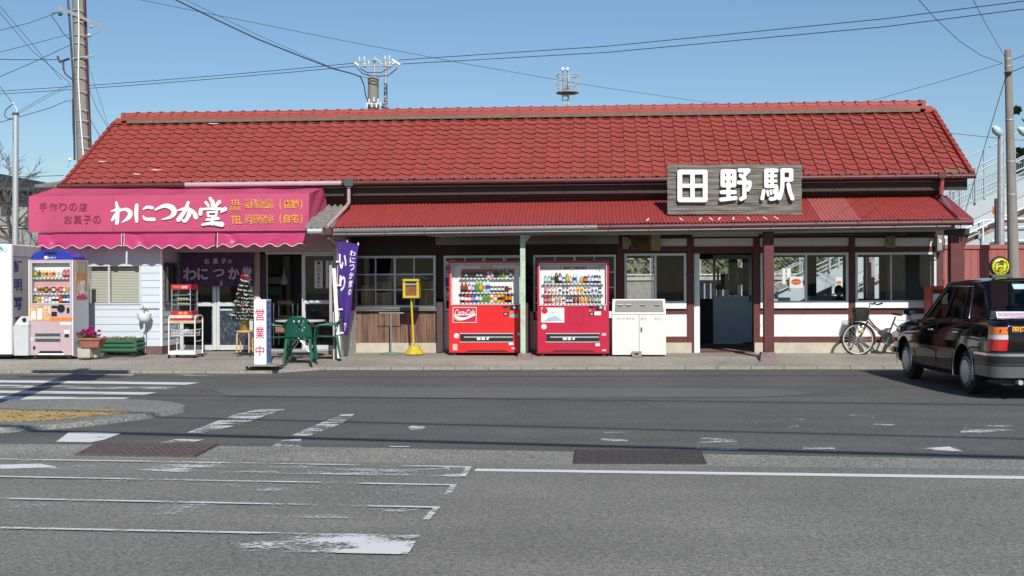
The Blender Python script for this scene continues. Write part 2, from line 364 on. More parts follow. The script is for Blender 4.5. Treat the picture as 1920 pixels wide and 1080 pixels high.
m_isl = asphalt('island_concrete', (.20,.195,.175), (.27,.265,.24), .5, (.6, 1, 1), sa=.12)
sheet('ground', [[(-900,-300),(900,-300),(900,2500),(-900,2500)]], m_ground, -.012)
g1 = [(-60, 10.62), (-5.8, 10.52), (-2.6, 10.45), (3.6, 9.97), (12, 9.35), (60, 6)]       # far edge of the concrete gutter
g0 = [(-60, 9.75), (-5.8, 9.66), (-2.4, 9.58), (3.42, 9.45), (12, 8.75), (60, 5.3)]       # near edge
sheet('road', [[(-60,-40),(60,-40)] + g0[::-1]], m_road)
sheet('road_gutter_strip', [g0 + g1[::-1]], m_gut)
sheet('forecourt_road', [g1 + [(60, 24), (-60, 24)]], m_plaza, -.002)
P = lambda *uv: [gnd(u, v) for u, v in uv]
sheet('road_surface', [P((395,730),(640,727),(1250,728),(1420,730),(1490,734),(1530,738),(1500,741),(1420,745),(900,747),(600,746),(430,743))], m_patch, .003)
# kerbs and pavements (a real step, sloping up to the building)
b = MB(); prof = [(20.88, -.01), (20.88, .06), (21.06, .075), (21.7, .155), (23.0, .178), (23.0, -.05)]
def strip(b, prof, xs, sk=0.0, mi=0):
    n = len(prof)
    vs = [(x, y + sk * x, z) for x in xs for y, z in prof]
    fs = [(i*n+j, (i+1)*n+j, (i+1)*n+j+1, i*n+j+1) for i in range(len(xs)-1) for j in range(n-1)]
    fs += [tuple(range(n)), tuple((len(xs)-1)*n + j for j in reversed(range(n)))]
    b.add(vs, fs, mi)
strip(b, [(20.7, -.01), (20.7, .05), (20.86, .066), (21.6, .165), (22.99, .18), (22.99, -.05)], [-5.0, 0, 6, 14], .045)
struct(b.build('pavement', M['pave'], smooth=0))
b = MB(); strip(b, [(19.55, -.01), (19.55, .045), (19.72, .058), (20.5, .17), (23.2, .20), (23.2, -.05)], [-16, -10, -5.75], -.004)
b.hexa([(-5.75,19.57,-.01),(-4.98,20.5,-.01),(-4.98,23.2,-.01),(-5.75,23.2,-.01)], [(-5.75,19.57,.045),(-5.0,20.5,.05),(-4.98,22.8,.185),(-5.75,22.8,.197)])
struct(b.build('shop_pavement', M['pave'], smooth=0))
m_kerb = mat('kerb_stone', (.27,.25,.20), .9, var=.2, scale=9, bump=.4, bscale=40)
b = MB()
for i in range(31):
    x = -4.95 + i * .6; y = 20.60 + .045 * x
    b.hexa([(x,y,-.01),(x+.588,y+.026,-.01),(x+.588,y+.13,-.01),(x,y+.10,-.01)], [(x,y+.012,.052),(x+.588,y+.038,.052),(x+.588,y+.126,.052),(x,y+.10,.052)])
for i in range(17):
    x = -15.9 + i * .6; y = 19.45 - .004 * x
    b.hexa([(x,y,-.01),(x+.588,y,-.01),(x+.588,y+.12,-.01),(x,y+.12,-.01)], [(x,y+.012,.05),(x+.588,y+.012,.05),(x+.588,y+.12,.05),(x,y+.12,.05)])
struct(b.build('kerb', m_kerb, smooth=0))
# traffic island with its worn yellow tactile paving
rim = P((-340,757),(-100,757),(0,757),(120,755),(245,755),(310,759),(345,765),(352,768),(345,773),(310,780),(255,788),(180,798),(90,806),(0,812),(-60,816),(-400,834))
rim = [Vector((p.x, p.y, 0)) for p in rim]; c = sum(rim, Vector()) / len(rim)
b = MB(); b.hexa([p + Vector((0,0,-.01)) for p in rim], [p + (c - p).normalized() * .03 + Vector((0,0,.055)) for p in rim])
struct(b.build('island_pavement', m_isl, smooth=0, bevel=.01))
q = [gnd(u, v, .06) for u, v in [(-300,766),(0,767),(110,768),(215,769),(248,773),(205,777),(110,787),(0,793),(-300,805)]]
b = MB(); b.add(q, [tuple(range(len(q)))]); b.keep = True
struct(b.build('tactile_pavement', paint_worn('worn_yellow_tile', 1.0, (.34,.24,.10), (2,2,1), 12), smooth=0))
b = MB()
xs = [p.x for p in q]; poly = q
def inside(x, y, poly):
    r = False; j = len(poly) - 1
    for i in range(len(poly)):
        a, d = poly[i], poly[j]
        if (a.y > y) != (d.y > y) and x < (d.x - a.x) * (y - a.y) / (d.y - a.y) + a.x: r = not r
        j = i
    return r
for i in range(90):
    for j in range(50):
        x = -11 + i * .065; y = 11.8 + j * .065
        if inside(x, y, q) and random.random() < .86: b.cyl((x, y, .058), (x, y, .066), .023, .017, 6)
struct(b.build('tactile_pavement', mat('yellow_stud', (.36,.25,.10), .85, var=.4, scale=3)))
# markings
w_fresh, w_mid, w_old, w_bad = paint_worn('road_paint_fresh', .80), paint_worn('road_paint_worn', 1.01), paint_worn('road_paint_old', 1.12), paint_worn('road_paint_traces', 1.28)
sheet('road_line', [[gnd(893,879.5), gnd(889,884), gnd(1920,899), gnd(2300,904.5), gnd(2300,899), gnd(1920,893.5)]], paint_worn('road_line_paint', .35), .004)
mk = {k: [] for k in range(8)}
def stripe(L, A, B, w_in, edges=(1,), wl=.045):
    L, A, B = gnd(*L), gnd(*A), gnd(*B); L = L + (L - A) * .25; d = B - A; k = d / d.length * wl; e = (L - A).normalized() * .045
    mk[7].append([L, A, A + k, L + k]); mk[w_in].append([L + k, A + k + e, B + e, L + d])
    mk[7].append([A + k, A + k + e, B + e, B][::-1])
stripe((0,862),(885,877),(873,896), 4)
stripe((0,895),(857,911),(843,932), 5)
stripe((0,936),(826,953),(805,978), 5)
stripe((0,991),(787,1007),(765,1043), 6)
def poly(w, *uv): mk[w].append(P(*uv))
poly(1, (225,880),(300,876),(400,883),(330,886)); poly(1, (430,886),(500,881),(548,886)); poly(0,(0,872),(75,870),(110,877),(0,880))
# plaza markings
for y0, y1, u1 in [(713,717.2,375),(722,727,335),(732.5,737.5,295),(743,749,243)]:
    sl = (u1) * .0125
    mk[0 if y0 != 722 else 1].append(P((-500, y0 - 6), (u1, y0 + sl), (u1 - 26, y1 + sl), (-500, y1 - 6)))
poly(1, (0,700),(250,702),(250,704.5),(0,702)); poly(2, (330,703),(440,704),(440,706),(330,705))
poly(0, (105,829),(128,812),(175,811),(228,813),(195,825),(170,830))
poly(1, (300,831),(330,824),(385,825),(350,832)); poly(1,(350,812),(440,778),(485,768),(540,767),(500,779),(455,796),(380,813))
poly(1, (508,838),(530,826),(565,824),(565,838)); poly(1,(545,818),(610,790),(640,778),(665,777),(640,795),(580,818))
poly(1, (765,802),(772,799),(798,801),(790,808),(770,807)); poly(1,(730,837),(768,837),(768,839),(730,839))
for a in [(1125,808,1178,830),(1305,820,1385,845),(1500,836,1568,850),(1590,775,1640,784),(1485,783,1508,788),(1475,796,1500,806),(1800,797,1905,814),(1630,795,1680,803),(1090,818,1180,842)]:
    poly(2 if a[0] != 1090 else 3, (a[0]+10,a[1]),(a[2]-4,a[1]+1),(a[2],a[3]),(a[0],a[3]-2))
poly(0, (1735,841),(1780,838),(1803,847),(1760,845)); poly(2,(1700,838),(1790,838),(1806,848),(1735,846))
w_g4 = paint_worn('bar_paint_a', 1.09, grad=(-1.0, .02, -.5)); w_g5 = paint_worn('bar_paint_b', 1.19, grad=(-1.0, .02, -.5)); w_g6 = paint_worn('bar_paint_c', .86, grad=(-1.0, .27, -.6)); w_e = paint_worn('bar_edge_paint', .97)
for k, m in enumerate((w_fresh, w_mid, w_old, w_bad, w_g4, w_g5, w_g6, w_e)): sheet('road_marking', mk[k], m, .004 + .0012 * k)
# drain grates
m_grate = mat('cast_iron_grate', (.105,.078,.074), .75, var=.25, scale=20); m_pit = mat('drain_pit', (.006,.006,.006), .9, var=0)
def grate(label, c4, m_grate=m_grate):
    A, B_, C_, D = [gnd(*p) for p in c4]; root = thing('drain_grate', label, 'drain grate', (A + B_ + C_ + D) / 4, group='drain grates in the gutter strip')
    pt = lambda s, t, z: (A*(1-s)+B_*s)*(1-t) + (D*(1-s)+C_*s)*t + Vector((0,0,z))
    def bar(b, s0, s1, t0, t1, z0, z1): b.hexa([pt(s0,t0,z0),pt(s1,t0,z0),pt(s1,t1,z0),pt(s0,t1,z0)], [pt(s0,t0,z1),pt(s1,t0,z1),pt(s1,t1,z1),pt(s0,t1,z1)])
    part(root, 'pit', m_pit, lambda b: b.quad(pt(0,0,.004),pt(1,0,.004),pt(1,1,.004),pt(0,1,.004)), smooth=0)
    def bars(b):
        n = 17
        for i in range(n + 1): bar(b, i/n*.985, i/n*.985+.015, 0, 1, .006, .016)
        for j in range(6): bar(b, 0, 1, j/5*.94, j/5*.94+.06, .006, .020)
        for i in range(n):
            for j in range(5):
                if (i + j) % 2: bar(b, i/n+.012, (i+1)/n-.004, j/5+.08, j/5+.16, .006, .014)
    part(root, 'bars', m_grate, bars, smooth=0)
    part(root, 'frame', m_grate, lambda b: [bar(b,-.012,0,-.05,1.05,0,.012), bar(b,1,1.012,-.05,1.05,0,.012), bar(b,0,1,-.05,0,0,.012), bar(b,0,1,1,1.05,0,.012)], smooth=0)
grate('rusty drain grate in the gutter left of the worn crosswalk outline, skewed', [(145,853),(365,857),(405,836),(183,833)])
grate('dark drain grate beside the start of the solid white road line', [(1077,869),(1322,870),(1312,848),(1080,847)], mat('dark_iron_grate', (.055,.048,.047), .7, var=.25, scale=20))
def small_grate(label, u0, u1, v, m):
    a, c = gnd(u0, v+2.5, .012), gnd(u1, v-2.5, .012); r = thing('kerb_grate', label, 'drain grate', (a + c) / 2)
    part(r, 'bars', m, lambda b: [b.box(a.x+(c.x-a.x)*i/16, a.x+(c.x-a.x)*(i+.6)/16, a.y, c.y, .0, .022) for i in range(16)], smooth=0)
    part(r, 'frame', m, lambda b: [b.box(a.x-.03, c.x+.03, a.y-.03, a.y, 0, .02), b.box(a.x-.03, c.x+.03, c.y, c.y+.03, 0, .02)], smooth=0)
small_grate('short dark kerb drain below the purple banner', 620, 674, 688.5, m_grate)
small_grate('thin reddish kerb drain below the left red vending machine', 876, 932, 688.5, mat('rust_grate', (.12,.04,.03), .8))
# ------------------------------------------------------------------ the station building with its shop front
W = 22.85
zW = lambda v: Z(v, W)
BLD = thing('station_building', 'long single storey station and shop building under a red tiled roof', 'station building', (-2, W, .18))
B = lambda name, m, fn, **k: part(BLD, name, M[m] if isinstance(m, str) else m, fn, **k)
# --- tiled roof
XL, XR = -10.83, 7.28; EY, EZ = 22.1, 3.655; RY, RZ = 24.6, 5.28
m_tile = mat('red_roof_tile', (.325,.058,.043), .62, var=.10, scale=2.2, dirt=(.28,.075,.05), dscale=3.5, damt=.45, bump=.15, bscale=30)
m_tile_dark = mat('dark_tile_joint', (.035,.012,.012), .9, var=.3)  # dark tone of lip undersides, overlap steps and drip stains
m_moss = mat('weathered_tile', (.20,.11,.06), .9, var=.3, scale=14)
sl = Vector((0, RY - EY, RZ - EZ)); SLN = sl.length; sd = sl.normalized(); sn = Vector((0, -sd.z, sd.y)); sn = Vector((0, -sd.z, sd.y)) if False else Vector((0, -sd.z, sd.y))
sn = Vector((1,0,0)).cross(sd)
def tiles(b):
    NC, NR = 68, 13; cw = (XR - XL) / NC; rh = SLN / NR; ns = 8
    prof = [.024, .027, .016, .003, -.007, -.013, -.013, -.009, -.003]
    base = Vector((0, EY, EZ))
    for r in range(NR):
        row_j = [random.uniform(-.004, .004) for _ in range(NC)]
        for c in range(NC):
            x0 = XL + c * cw; j = row_j[c]; w = random.uniform(-.003, .003)
            lo = r * rh + w; hi = (r + 1) * rh + .03
            vs = []
            for k in range(ns + 1):
                x = x0 + cw * k / ns; p = prof[k] + j
                vs += [base + Vector((x,0,0)) + sd*hi + sn*(p-.004), base + Vector((x,0,0)) + sd*lo + sn*(p+.024), base + Vector((x,0,0)) + sd*(lo+.003) + sn*(p+.010), base + Vector((x,0,0)) + sd*(lo+.035) + sn*(p+.007), base + Vector((x,0,0)) + sd*(lo+.035) + sn*(p-.03)]
            f0 = []; f1 = []
            for k in range(ns):
                a, d = k*5, (k+1)*5
                f0 += [(a+1, d+1, d, a), (a+2, d+2, d+1, a+1)]; f1 += [(a+3, d+3, d+2, a+2), (a+4, d+4, d+3, a+3)]
            mi = 2 if (c >= NC-2 and r == 0) else (3 if random.random() < .38 else 0)
            if random.random() < .42:   # dark drip stain below the trough
                xs_ = x0 + cw*random.uniform(.60,.70); ln = random.uniform(.05,.15); b.add([base+Vector((xs_-.006,0,0))+sd*(lo+.01)+sn*(j+.0145), base+Vector((xs_+.008,0,0))+sd*(lo+.01)+sn*(j+.0145), base+Vector((xs_+.004,0,0))+sd*(lo+ln)+sn*(j+.0145-ln*.10), base+Vector((xs_-.003,0,0))+sd*(lo+ln)+sn*(j+.0145-ln*.10)], [(0,1,2,3)], 1)
            n = len(b.v); b.add(vs, f0, mi); b.f += [[n + i for i in f] for f in f1]; b.m += [1] * len(f1)
            # left side of the roll: the overlap step towards the neighbour
            q = [base + Vector((x0,0,0)) + sd*hi + sn*(.020+j), base + Vector((x0,0,0)) + sd*lo + sn*(.048+j), base + Vector((x0,0,0)) + sd*lo + sn*.018, base + Vector((x0,0,0)) + sd*hi]
            b.add(q, [(0,1,2,3)], 1)
def ends(b):   # round eave tile ends and verge tiles
    NC = 68; cw = (XR-XL)/NC
    for c in range(NC): b.ball((XL + cw*(c+.02), EY-.005, EZ+.035), .042, 8, 6)
    for r in range(13):
        for x, s in ((XL, 1), (XR, -1)):
            p = Vector((x, EY, EZ)) + sd*(SLN*r/13) ; q = p + sd*(SLN/13+.02)
            b.hexa([p+sn*.0, p+Vector((s*.09,0,0))+sn*.0, q+Vector((s*.09,0,0))-sn*.02, q-sn*.02], [p+sn*.062, p+Vector((s*.09,0,0))+sn*.075, q+Vector((s*.09,0,0))+sn*.045, q+sn*.035])
m_tile2 = mat('pinkish_roof_tile', (.325,.062,.050), .62, var=.10, scale=2.2, bump=.15, bscale=30)
roof = B('roof', [m_tile, m_tile_dark, m_moss, m_tile2], lambda b: [tiles(b), ends(b)], smooth=30)
def under(b):
    n = Vector((0,0,-.05))
    b.hexa([Vector((XL+.03,EY+.03,EZ-.06)), Vector((XR-.03,EY+.03,EZ-.06)), Vector((XR-.03,RY,RZ-.06)), Vector((XL+.03,RY,RZ-.06))], [Vector((XL+.03,EY+.03,EZ-.02)), Vector((XR-.03,EY+.03,EZ-.02)), Vector((XR-.03,RY,RZ-.02)), Vector((XL+.03,RY,RZ-.02))], 0)
    b.hexa([Vector((XL,RY,RZ-.06)), Vector((XR,RY,RZ-.06)), Vector((XR,27.2,EZ-.06)), Vector((XL,27.2,EZ-.06))], [Vector((XL,RY,RZ+.03)), Vector((XR,RY,RZ+.03)), Vector((XR,27.2,EZ+.03)), Vector((XL,27.2,EZ+.03))], 1)
B('roof_deck', [M['darkwood'], m_tile], under, smooth=0)
def ends(b):   # round eave tile ends and verge tiles
    NC = 68; cw = (XR-XL)/NC
    for c in range(NC): b.ball((XL + cw*(c+.02), EY-.005, EZ+.035), .042, 8, 6)
    for r in range(13):
        for x, s in ((XL, 1), (XR, -1)):
            p = Vector((x, EY, EZ)) + sd*(SLN*r/13) ; q = p + sd*(SLN/13+.02)
            b.hexa([p+sn*.0, p+Vector((s*.09,0,0))+sn*.0, q+Vector((s*.09,0,0))-sn*.02, q-sn*.02], [p+sn*.062, p+Vector((s*.09,0,0))+sn*.075, q+Vector((s*.09,0,0))+sn*.045, q+sn*.035])
def ridge(b):
    x0, x1 = -10.5, 6.98
    n = int((x1-x0)/.265)
    for i in range(n):
        a, d = x0+(x1-x0)*i/n, x0+(x1-x0)*(i+1)/n; j = random.uniform(-.004,.004)
        b.box(a+.002, d-.002, RY-.20, RY+.2, RZ+.005+j, RZ+.062+j); b.box(a+.002-.1, d-.1-.002, RY-.17, RY+.17, RZ+.066+j, RZ+.118+j)
        for lo, hi, r in ((a, d-.05, .085), (d-.05, d+.002, .105)):
            vs = []
            for x in (lo, hi):
                for k in range(9):
                    w = pi*k/8; vs.append((x, RY - .15*(r/.085)*math.cos(w), RZ+.118+j + r*math.sin(w)))
            b.add(vs, [(k, k+1, 10+k, 9+k) for k in range(8)] + [tuple(range(9)), tuple(reversed(range(9,18)))])
    for x, s in ((x0, -1), (x1-.02, 1)):
        b.box(min(x,x+s*.08), max(x,x+s*.08), RY-.19, RY+.19, RZ+.0, RZ+.185)
        b.box(min(x+s*.08,x+s*.22), max(x+s*.08,x+s*.22), RY-.17, RY+.17, RZ-.06, RZ+.065)
rd = part(roof, 'ridge', m_tile, ridge, smooth=30)
part(roof, 'ridge_mortar', mat('ridge_mortar', (.16,.14,.11), .95, var=.3, scale=20), lambda b: b.box(-10.45, 6.92, RY-.215, RY+.2, RZ-.06, RZ+.003), smooth=0)
# --- gutters and downspouts
gz = lambda x: 3.585 + .0006*(x+10.8)
def gut(b, x0, x1, r=.05): 
    b.tube([(x0, 22.02, gz(x0)+.015), (x1, 22.02, gz(x1)+.015)], r, 10)
    x = x0 + .3
    while x < x1: b.tube([(x, 21.96, gz(x)-.03), (x, 21.965, gz(x)+.07), (x, 22.1, gz(x)+.09)], .008, 5); x += 1.05
xa, xb, xc, xd = X(107,22.0,343), X(347,22.0,345), X(640,22.0,340), X(1830,22.0,325)
B('gutter', 'gutter', lambda b: [gut(b, xa, xb), gut(b, xc, xd)])
B('gutter', mat('faded_pink_gutter', (.52,.36,.40), .45, var=.08), lambda b: gut(b, xb, xc))
B('eave_board', 'darkwood', lambda b: b.box(XL+.1, XR-.1, 22.2, 22.24, 3.36, 3.585), smooth=0)
# --- corrugated canopy
cz0 = lambda x: 2.667 + (x + 4.93) * .0050; cz1 = lambda x: 3.24 + (x + 4.93) * .0058; CY0, CY1 = 20.98, 22.53
def corr(b, x0, x1, per, amp, y0, y1, f0, f1, mi=0, off=0.0, nrow=6):
    n = max(2, int((x1-x0)/per*8)); vs = []
    for j in range(nrow+1):
        t = j/nrow
        for i in range(n+1):
            x = x0+(x1-x0)*i/n; z = f0(x)*(1-t)+f1(x)*t; vs.append((x, y0+(y1-y0)*t, z+amp*math.cos(2*pi*x/per)+off))
    b.add(vs, [(j*(n+1)+i, j*(n+1)+i+1, (j+1)*(n+1)+i+1, (j+1)*(n+1)+i) for j in range(nrow) for i in range(n)], mi)
m_c = [mat('red_corrugated_sheet', (.335,.050,.046), .5, var=.08, scale=3, stretch=(4,.6,1)), mat('faded_corrugated_sheet', (.41,.105,.095), .55, var=.07, scale=3, stretch=(4,.6,1)), mat('rusty_corrugated_sheet', (.335,.050,.045), .5, var=.12, scale=4, dirt=(.36,.13,.05), dscale=5, damt=.55)]
def canopy(b):
    xs = [-4.93,-4.1,-3.25,-2.4,-1.6,-.8,0,.85,1.7,2.55,3.4, X(1530,21.6,390), X(1600,21.6,390), 5.35, 5.95, 6.60]
    for i in range(len(xs)-1):
        mi = 1 if abs(xs[i]-xs[11]) < .01 else (2 if i >= 12 else 0)
        corr(b, xs[i]-.03, xs[i+1], .072, .011, CY0, CY1, cz0, cz1, mi, .004*(i % 2))
can = B('canopy_roof', m_c, canopy, smooth=60)
part(can, 'fixing_bolt', M['black'], lambda b: [b.ball((x, y, cz0(x)+(cz1(x)-cz0(x))*(y-CY0)/(CY1-CY0)+.016), .011, 6, 4) for y in (21.12, 22.05) for x in [-4.8+.32*k for k in range(36)]])
B('canopy_roof', mat('grey_asbestos_sheet', (.23,.22,.19), .95, var=.4, scale=14, dirt=(.08,.075,.06), dscale=6, damt=.8), lambda b: corr(b, -5.56, -4.97, .125, .022, 20.99, 22.4, lambda x: 2.65, lambda x: 3.19), smooth=60)
def canopy_under(b):
    f = lambda x, y, d: Vector((x, y, cz0(x)+(cz1(x)-cz0(x))*(y-CY0)/(CY1-CY0)-d))
    x0, x1, y0, y1 = -5.4, 6.72, CY0+.12, 22.75
    b.hexa([f(x0,y0,.10), f(x1,y0,.10), f(x1,y1,.10), f(x0,y1,.10)], [f(x0,y0,.045), f(x1,y0,.045), f(x1,y1,.045), f(x0,y1,.045)])
B('canopy_deck', 'darkwood', canopy_under, smooth=0)
B('canopy_soffit', 'soffit', lambda b: b.hexa([(-3.2,21.25,2.50),(6.7,21.25,2.555),(6.7,22.66,2.58),(-3.2,22.66,2.54)], [(-3.2,21.25,2.52),(6.7,21.25,2.575),(6.7,22.66,2.60),(-3.2,22.66,2.56)]), smooth=0)
B('canopy_beam', mat('grey_beam', (.27,.26,.245), .8, var=.15), lambda b: b.hexa([(-5.2,21.10,2.50),(6.6,21.10,2.55),(6.6,21.2,2.55),(-5.2,21.2,2.50)], [(-5.2,21.10,2.60),(6.6,21.10,2.655),(6.6,21.2,2.655),(-5.2,21.2,2.60)]), smooth=0)
cg = lambda x: 2.595 + (x+5)*.0058
def cgut(b, x0, x1, r=.052, st=.75):
    b.tube([(x0, 20.93, cg(x0)), (x1, 20.93, cg(x1))], r, 10); x = x0+.25
    while x < x1: b.tube([(x, 20.87, cg(x)-.03), (x, 20.875, cg(x)+.05), (x, 21.0, cg(x)+.075)], .008, 5); x += st
xg = X(1120,20.93,425)
B('canopy_gutter', 'gutgrey', lambda b: cgut(b, -4.93, xg)); B('canopy_gutter', 'gutter', lambda b: cgut(b, xg+.003, X(1822,20.93,415)))
B('canopy_gutter', 'steel', lambda b: cgut(b, X(577,20.93,432), X(605,20.93,432), .055, .2))
def spout(b, pts, r): b.tube(pts, r, 10)
A_ = lambda u, v, Y: at(u, v, Y)
B('hopper', 'dgrey', lambda b: [b.pbox(645,334,662,349,21.95,.12), b.pbox(649,349,659,353,21.97,.08)], bevel=.01)
B('downspout', 'pvcpink', lambda b: spout(b, [A_(654,350,22.02), A_(654,380,22.02), A_(650,386,21.9)], .035))
B('downspout', 'pvcpink', lambda b: spout(b, [A_(651,385,21.98), A_(645,392,21.85), A_(613,426,21.0)], .038))
B('hopper', 'gutter', lambda b: b.pbox(605,428,622,441,20.92,.12), bevel=.008)
B('downspout', mat('brown_downspout', (.10,.075,.065), .6), lambda b: spout(b, [A_(616,440,21.0), A_(617,448,21.0), A_(630,460,21.15), A_(631,470,21.2), A_(631,672,21.2)], .036))
B('hopper', 'gutter', lambda b: [b.pbox(1760,322,1775,334,21.95,.12), b.pbox(1764,334,1771,338,21.97,.08)], bevel=.01)
B('downspout', mat('red_downspout', (.30,.05,.045), .5), lambda b: spout(b, [A_(1767,336,22.02), A_(1765,362,22.02), A_(1761,369,22.3)], .038))
B('downspout', 'gutgrey', lambda b: spout(b, [A_(1762,369,22.3), A_(1768,375,22.1), A_(1793,410,21.1), A_(1794,416,20.98)], .045))
B('verge_board', mat('maroon_flashing', (.27,.04,.05), .5, var=.1), lambda b: b.hexa([(6.60,20.95,2.73),(6.88,20.95,2.69),(6.88,22.5,3.23),(6.60,22.5,3.27)], [(6.60,20.95,2.775),(6.88,20.95,2.735),(6.88,22.5,3.275),(6.60,22.5,3.315)]), smooth=0)
B('verge_board', 'gutter', lambda b: b.hexa([(6.87,20.96,2.60),(6.89,20.96,2.60),(6.89,22.5,3.14),(6.87,22.5,3.14)], [(6.87,20.96,2.70),(6.89,20.96,2.70),(6.89,22.5,3.24),(6.87,22.5,3.24)]), smooth=0)
# --- upper wall between canopy and eave, with a conduit
B('upper_wall', mat('canopy_bounce_plaster', (.44,.33,.30), .85, var=.1), lambda b: b.box(-10.5, 6.78, 22.56, 22.75, 3.42, 3.75), smooth=0)  # pink bounce light off the red canopy is put into the plaster colour
B('upper_beam', 'maroon', lambda b: b.box(-5.6, 6.80, 22.52, 22.70, 3.0, 3.415), smooth=0)
B('conduit', 'gutgrey', lambda b: b.tube([(-5.4,22.49,3.345),(6.6,22.49,3.37)], .02, 8))
B('conduit', 'dgrey', lambda b: b.tube([(-5.4,22.47,3.43),(1.8,22.47,3.44)], .025, 8))
B('gable_wall', 'plaster', lambda b: [b.hexa([(x,22.6,2.6),(x+.12,22.6,2.6),(x+.12,26.4,2.6),(x,26.4,2.6)], [(x,22.6,3.7),(x+.12,22.6,3.7),(x+.12,26.4,3.7),(x,26.4,3.7)]) for x in (-10.6, 6.66)] + [b.hexa([(x,22.6,3.7),(x+.12,22.6,3.7),(x+.12,26.4,3.7),(x,26.4,3.7)], [(x,24.55,4.95),(x+.12,24.55,4.95),(x+.12,24.65,4.95),(x,24.65,4.95)]) for x in (-10.6,6.66)], smooth=0)
# --- canopy pillars on their bases
def base(b, u0, v0, u1, v1, Y):
    a, c = at(u0, v1, Y), at(u1, v1, Y); t = at(u0, v0, Y).z; k = (c.x-a.x)*.14; d = (c.x - a.x)
    b.hexa([(a.x,Y,a.z-.05),(c.x,Y,a.z-.05),(c.x,Y+d,a.z-.05),(a.x,Y+d,a.z-.05)], [(a.x+k,Y+k,t),(c.x-k,Y+k,t),(c.x-k,Y+d-k,t),(a.x+k,Y+d-k,t)])
pl = B('pillar', 'pgreen', lambda b: b.pbox(975.5,432,985,665,21.33,.10), bevel=.006); part(pl, 'pillar_base', M['pbase'], lambda b: [base(b, 967,663,999,679,21.25)], bevel=.01)
part(pl, 'bracket', M['pgreen'], lambda b: b.prism([A_(985,436,21.37), A_(1000,436,21.37), A_(985,455,21.37)], 0, (0,.03,0)), smooth=0)
pl = B('pillar', 'maroon', lambda b: b.pbox(1432.5,432,1451.5,664,21.33,.17), bevel=.008); part(pl, 'pillar_base', M['pbase'], lambda b: base(b, 1424,661,1459,679,21.22), bevel=.012)
pl = B('pillar', 'maroon', lambda b: b.pbox(1783,428,1809,672,21.33,.20), bevel=.008); part(pl, 'pillar_base', M['pbase'], lambda b: base(b, 1776,661,1818,679,21.22), bevel=.012)
part(pl, 'bracket', M['darkwood'], lambda b: [b.pbox(1779,428,1818,440,21.30,.3), b.prism([A_(1809,440,21.36), A_(1818,440,21.36), A_(1809,462,21.36)], 0, (0,.12,0))], smooth=0)
# --- windows
def window(parent, u0, v0, u1, v1, Y, cols, rows, fm='alul', gm='glass', fr=4.5, br=2.5, depth=.06, name='window', sill=None):
    a, c = at(u0, (v0+v1)/2, Y), at(u1, (v0+v1)/2, Y); x0, x1 = a.x, c.x; um = (u0+u1)/2; z1, z0 = at(um, v0, Y).z, at(um, v1, Y).z
    k = (x1-x0)/(u1-u0); f, r = fr*k, br*k
    def frame(b):
        b.box(x0,x1,Y,Y+depth,z1-f,z1); b.box(x0,x1,Y,Y+depth,z0,z0+f); b.box(x0,x0+f,Y,Y+depth,z0+f,z1-f); b.box(x1-f,x1,Y,Y+depth,z0+f,z1-f)
        xi0, xi1, zi0, zi1 = x0+f, x1-f, z0+f, z1-f; cs = []
        for c_ in cols:
            wdt = r*(1.8 if abs(c_-.5) < .06 else 1); x = xi0+(xi1-xi0)*c_; b.box(x-wdt/2, x+wdt/2, Y+.006, Y+depth-.01, zi0, zi1); cs.append((x-wdt/2, x+wdt/2))
        ed = [(xi0, xi0)] + cs + [(xi1, xi1)]
        for r_ in rows:
            z = zi0+(zi1-zi0)*r_
            for i in range(len(ed)-1): b.box(ed[i][1], ed[i+1][0], Y+.01, Y+depth-.014, z-r/2, z+r/2)
    w = part(parent, name, M[fm] if isinstance(fm, str) else fm, frame, smooth=0)
    part(w, 'pane', M[gm], lambda b: b.quad((x0+f,Y+depth*.5,z0+f),(x1-f,Y+depth*.5,z0+f),(x1-f,Y+depth*.5,z1-f),(x0+f,Y+depth*.5,z1-f)), smooth=0)
    if sill: part(w, 'sill', M[sill[0]], lambda b: b.pbox(u0+sill[3], sill[1], u1-sill[4], sill[2], Y-.05, .14), smooth=0, bevel=.004)
    return w
# --- station part: timber frame, white panels, concrete plinth
plinth = mat('plinth_concrete', (.50,.46,.36), .9, var=.14, scale=4, bump=.2, bscale=40, dirt=(.26,.22,.15), dscale=3, damt=.6)
seg = [(1160,1290),(1427,1758)]
B('plinth', plinth, lambda b: [b.pbox(1160,642.5,1297,664,22.80,.2), b.pbox(1415,642.5,1772,664,22.80,.2)], smooth=0)
for u in [(1157,1170),(1288.5,1301),(1413,1425),(1592,1603),(1757,1770)]:
    B('post', 'maroon', lambda b: b.pbox(u[0], 438, u[1], 642 if u[0] not in (1288.5, 1413) else 664, 22.83, .15), bevel=.004)
spans = [(1170,1288.5),(1425,1592),(1603,1757)]
for s0, s1 in spans:
    B('rail', 'maroon', lambda b: [b.pbox(s0,579.5,s1,588.5,22.85,.1), b.pbox(s0,631,s1,642.4,22.845,.12)], smooth=0)
    B('wall_panel', 'plaster', lambda b: b.pbox(s0,588.6,s1,630.9,22.87,.1), smooth=0)
    B('wall_panel', 'plaster', lambda b: b.pbox(s0,446,s1,462,22.87,.1), smooth=0)
    B('lintel', 'maroon', lambda b: b.pbox(s0,462.1,s1,473,22.85,.12), smooth=0)
B('wall_panel', 'plaster', lambda b: b.pbox(1301,446,1413,462,22.87,.1), smooth=0); B('lintel', 'maroon', lambda b: b.pbox(1301,462.1,1413,475,22.85,.12), smooth=0)
B('lintel', 'darkwood', lambda b: b.pbox(1160,430,1770,445.9,22.82,.16), smooth=0)
window(BLD, 1171,475,1287,569,22.84,(.44,.50),(), sill=('white',568.5,579,0,0))
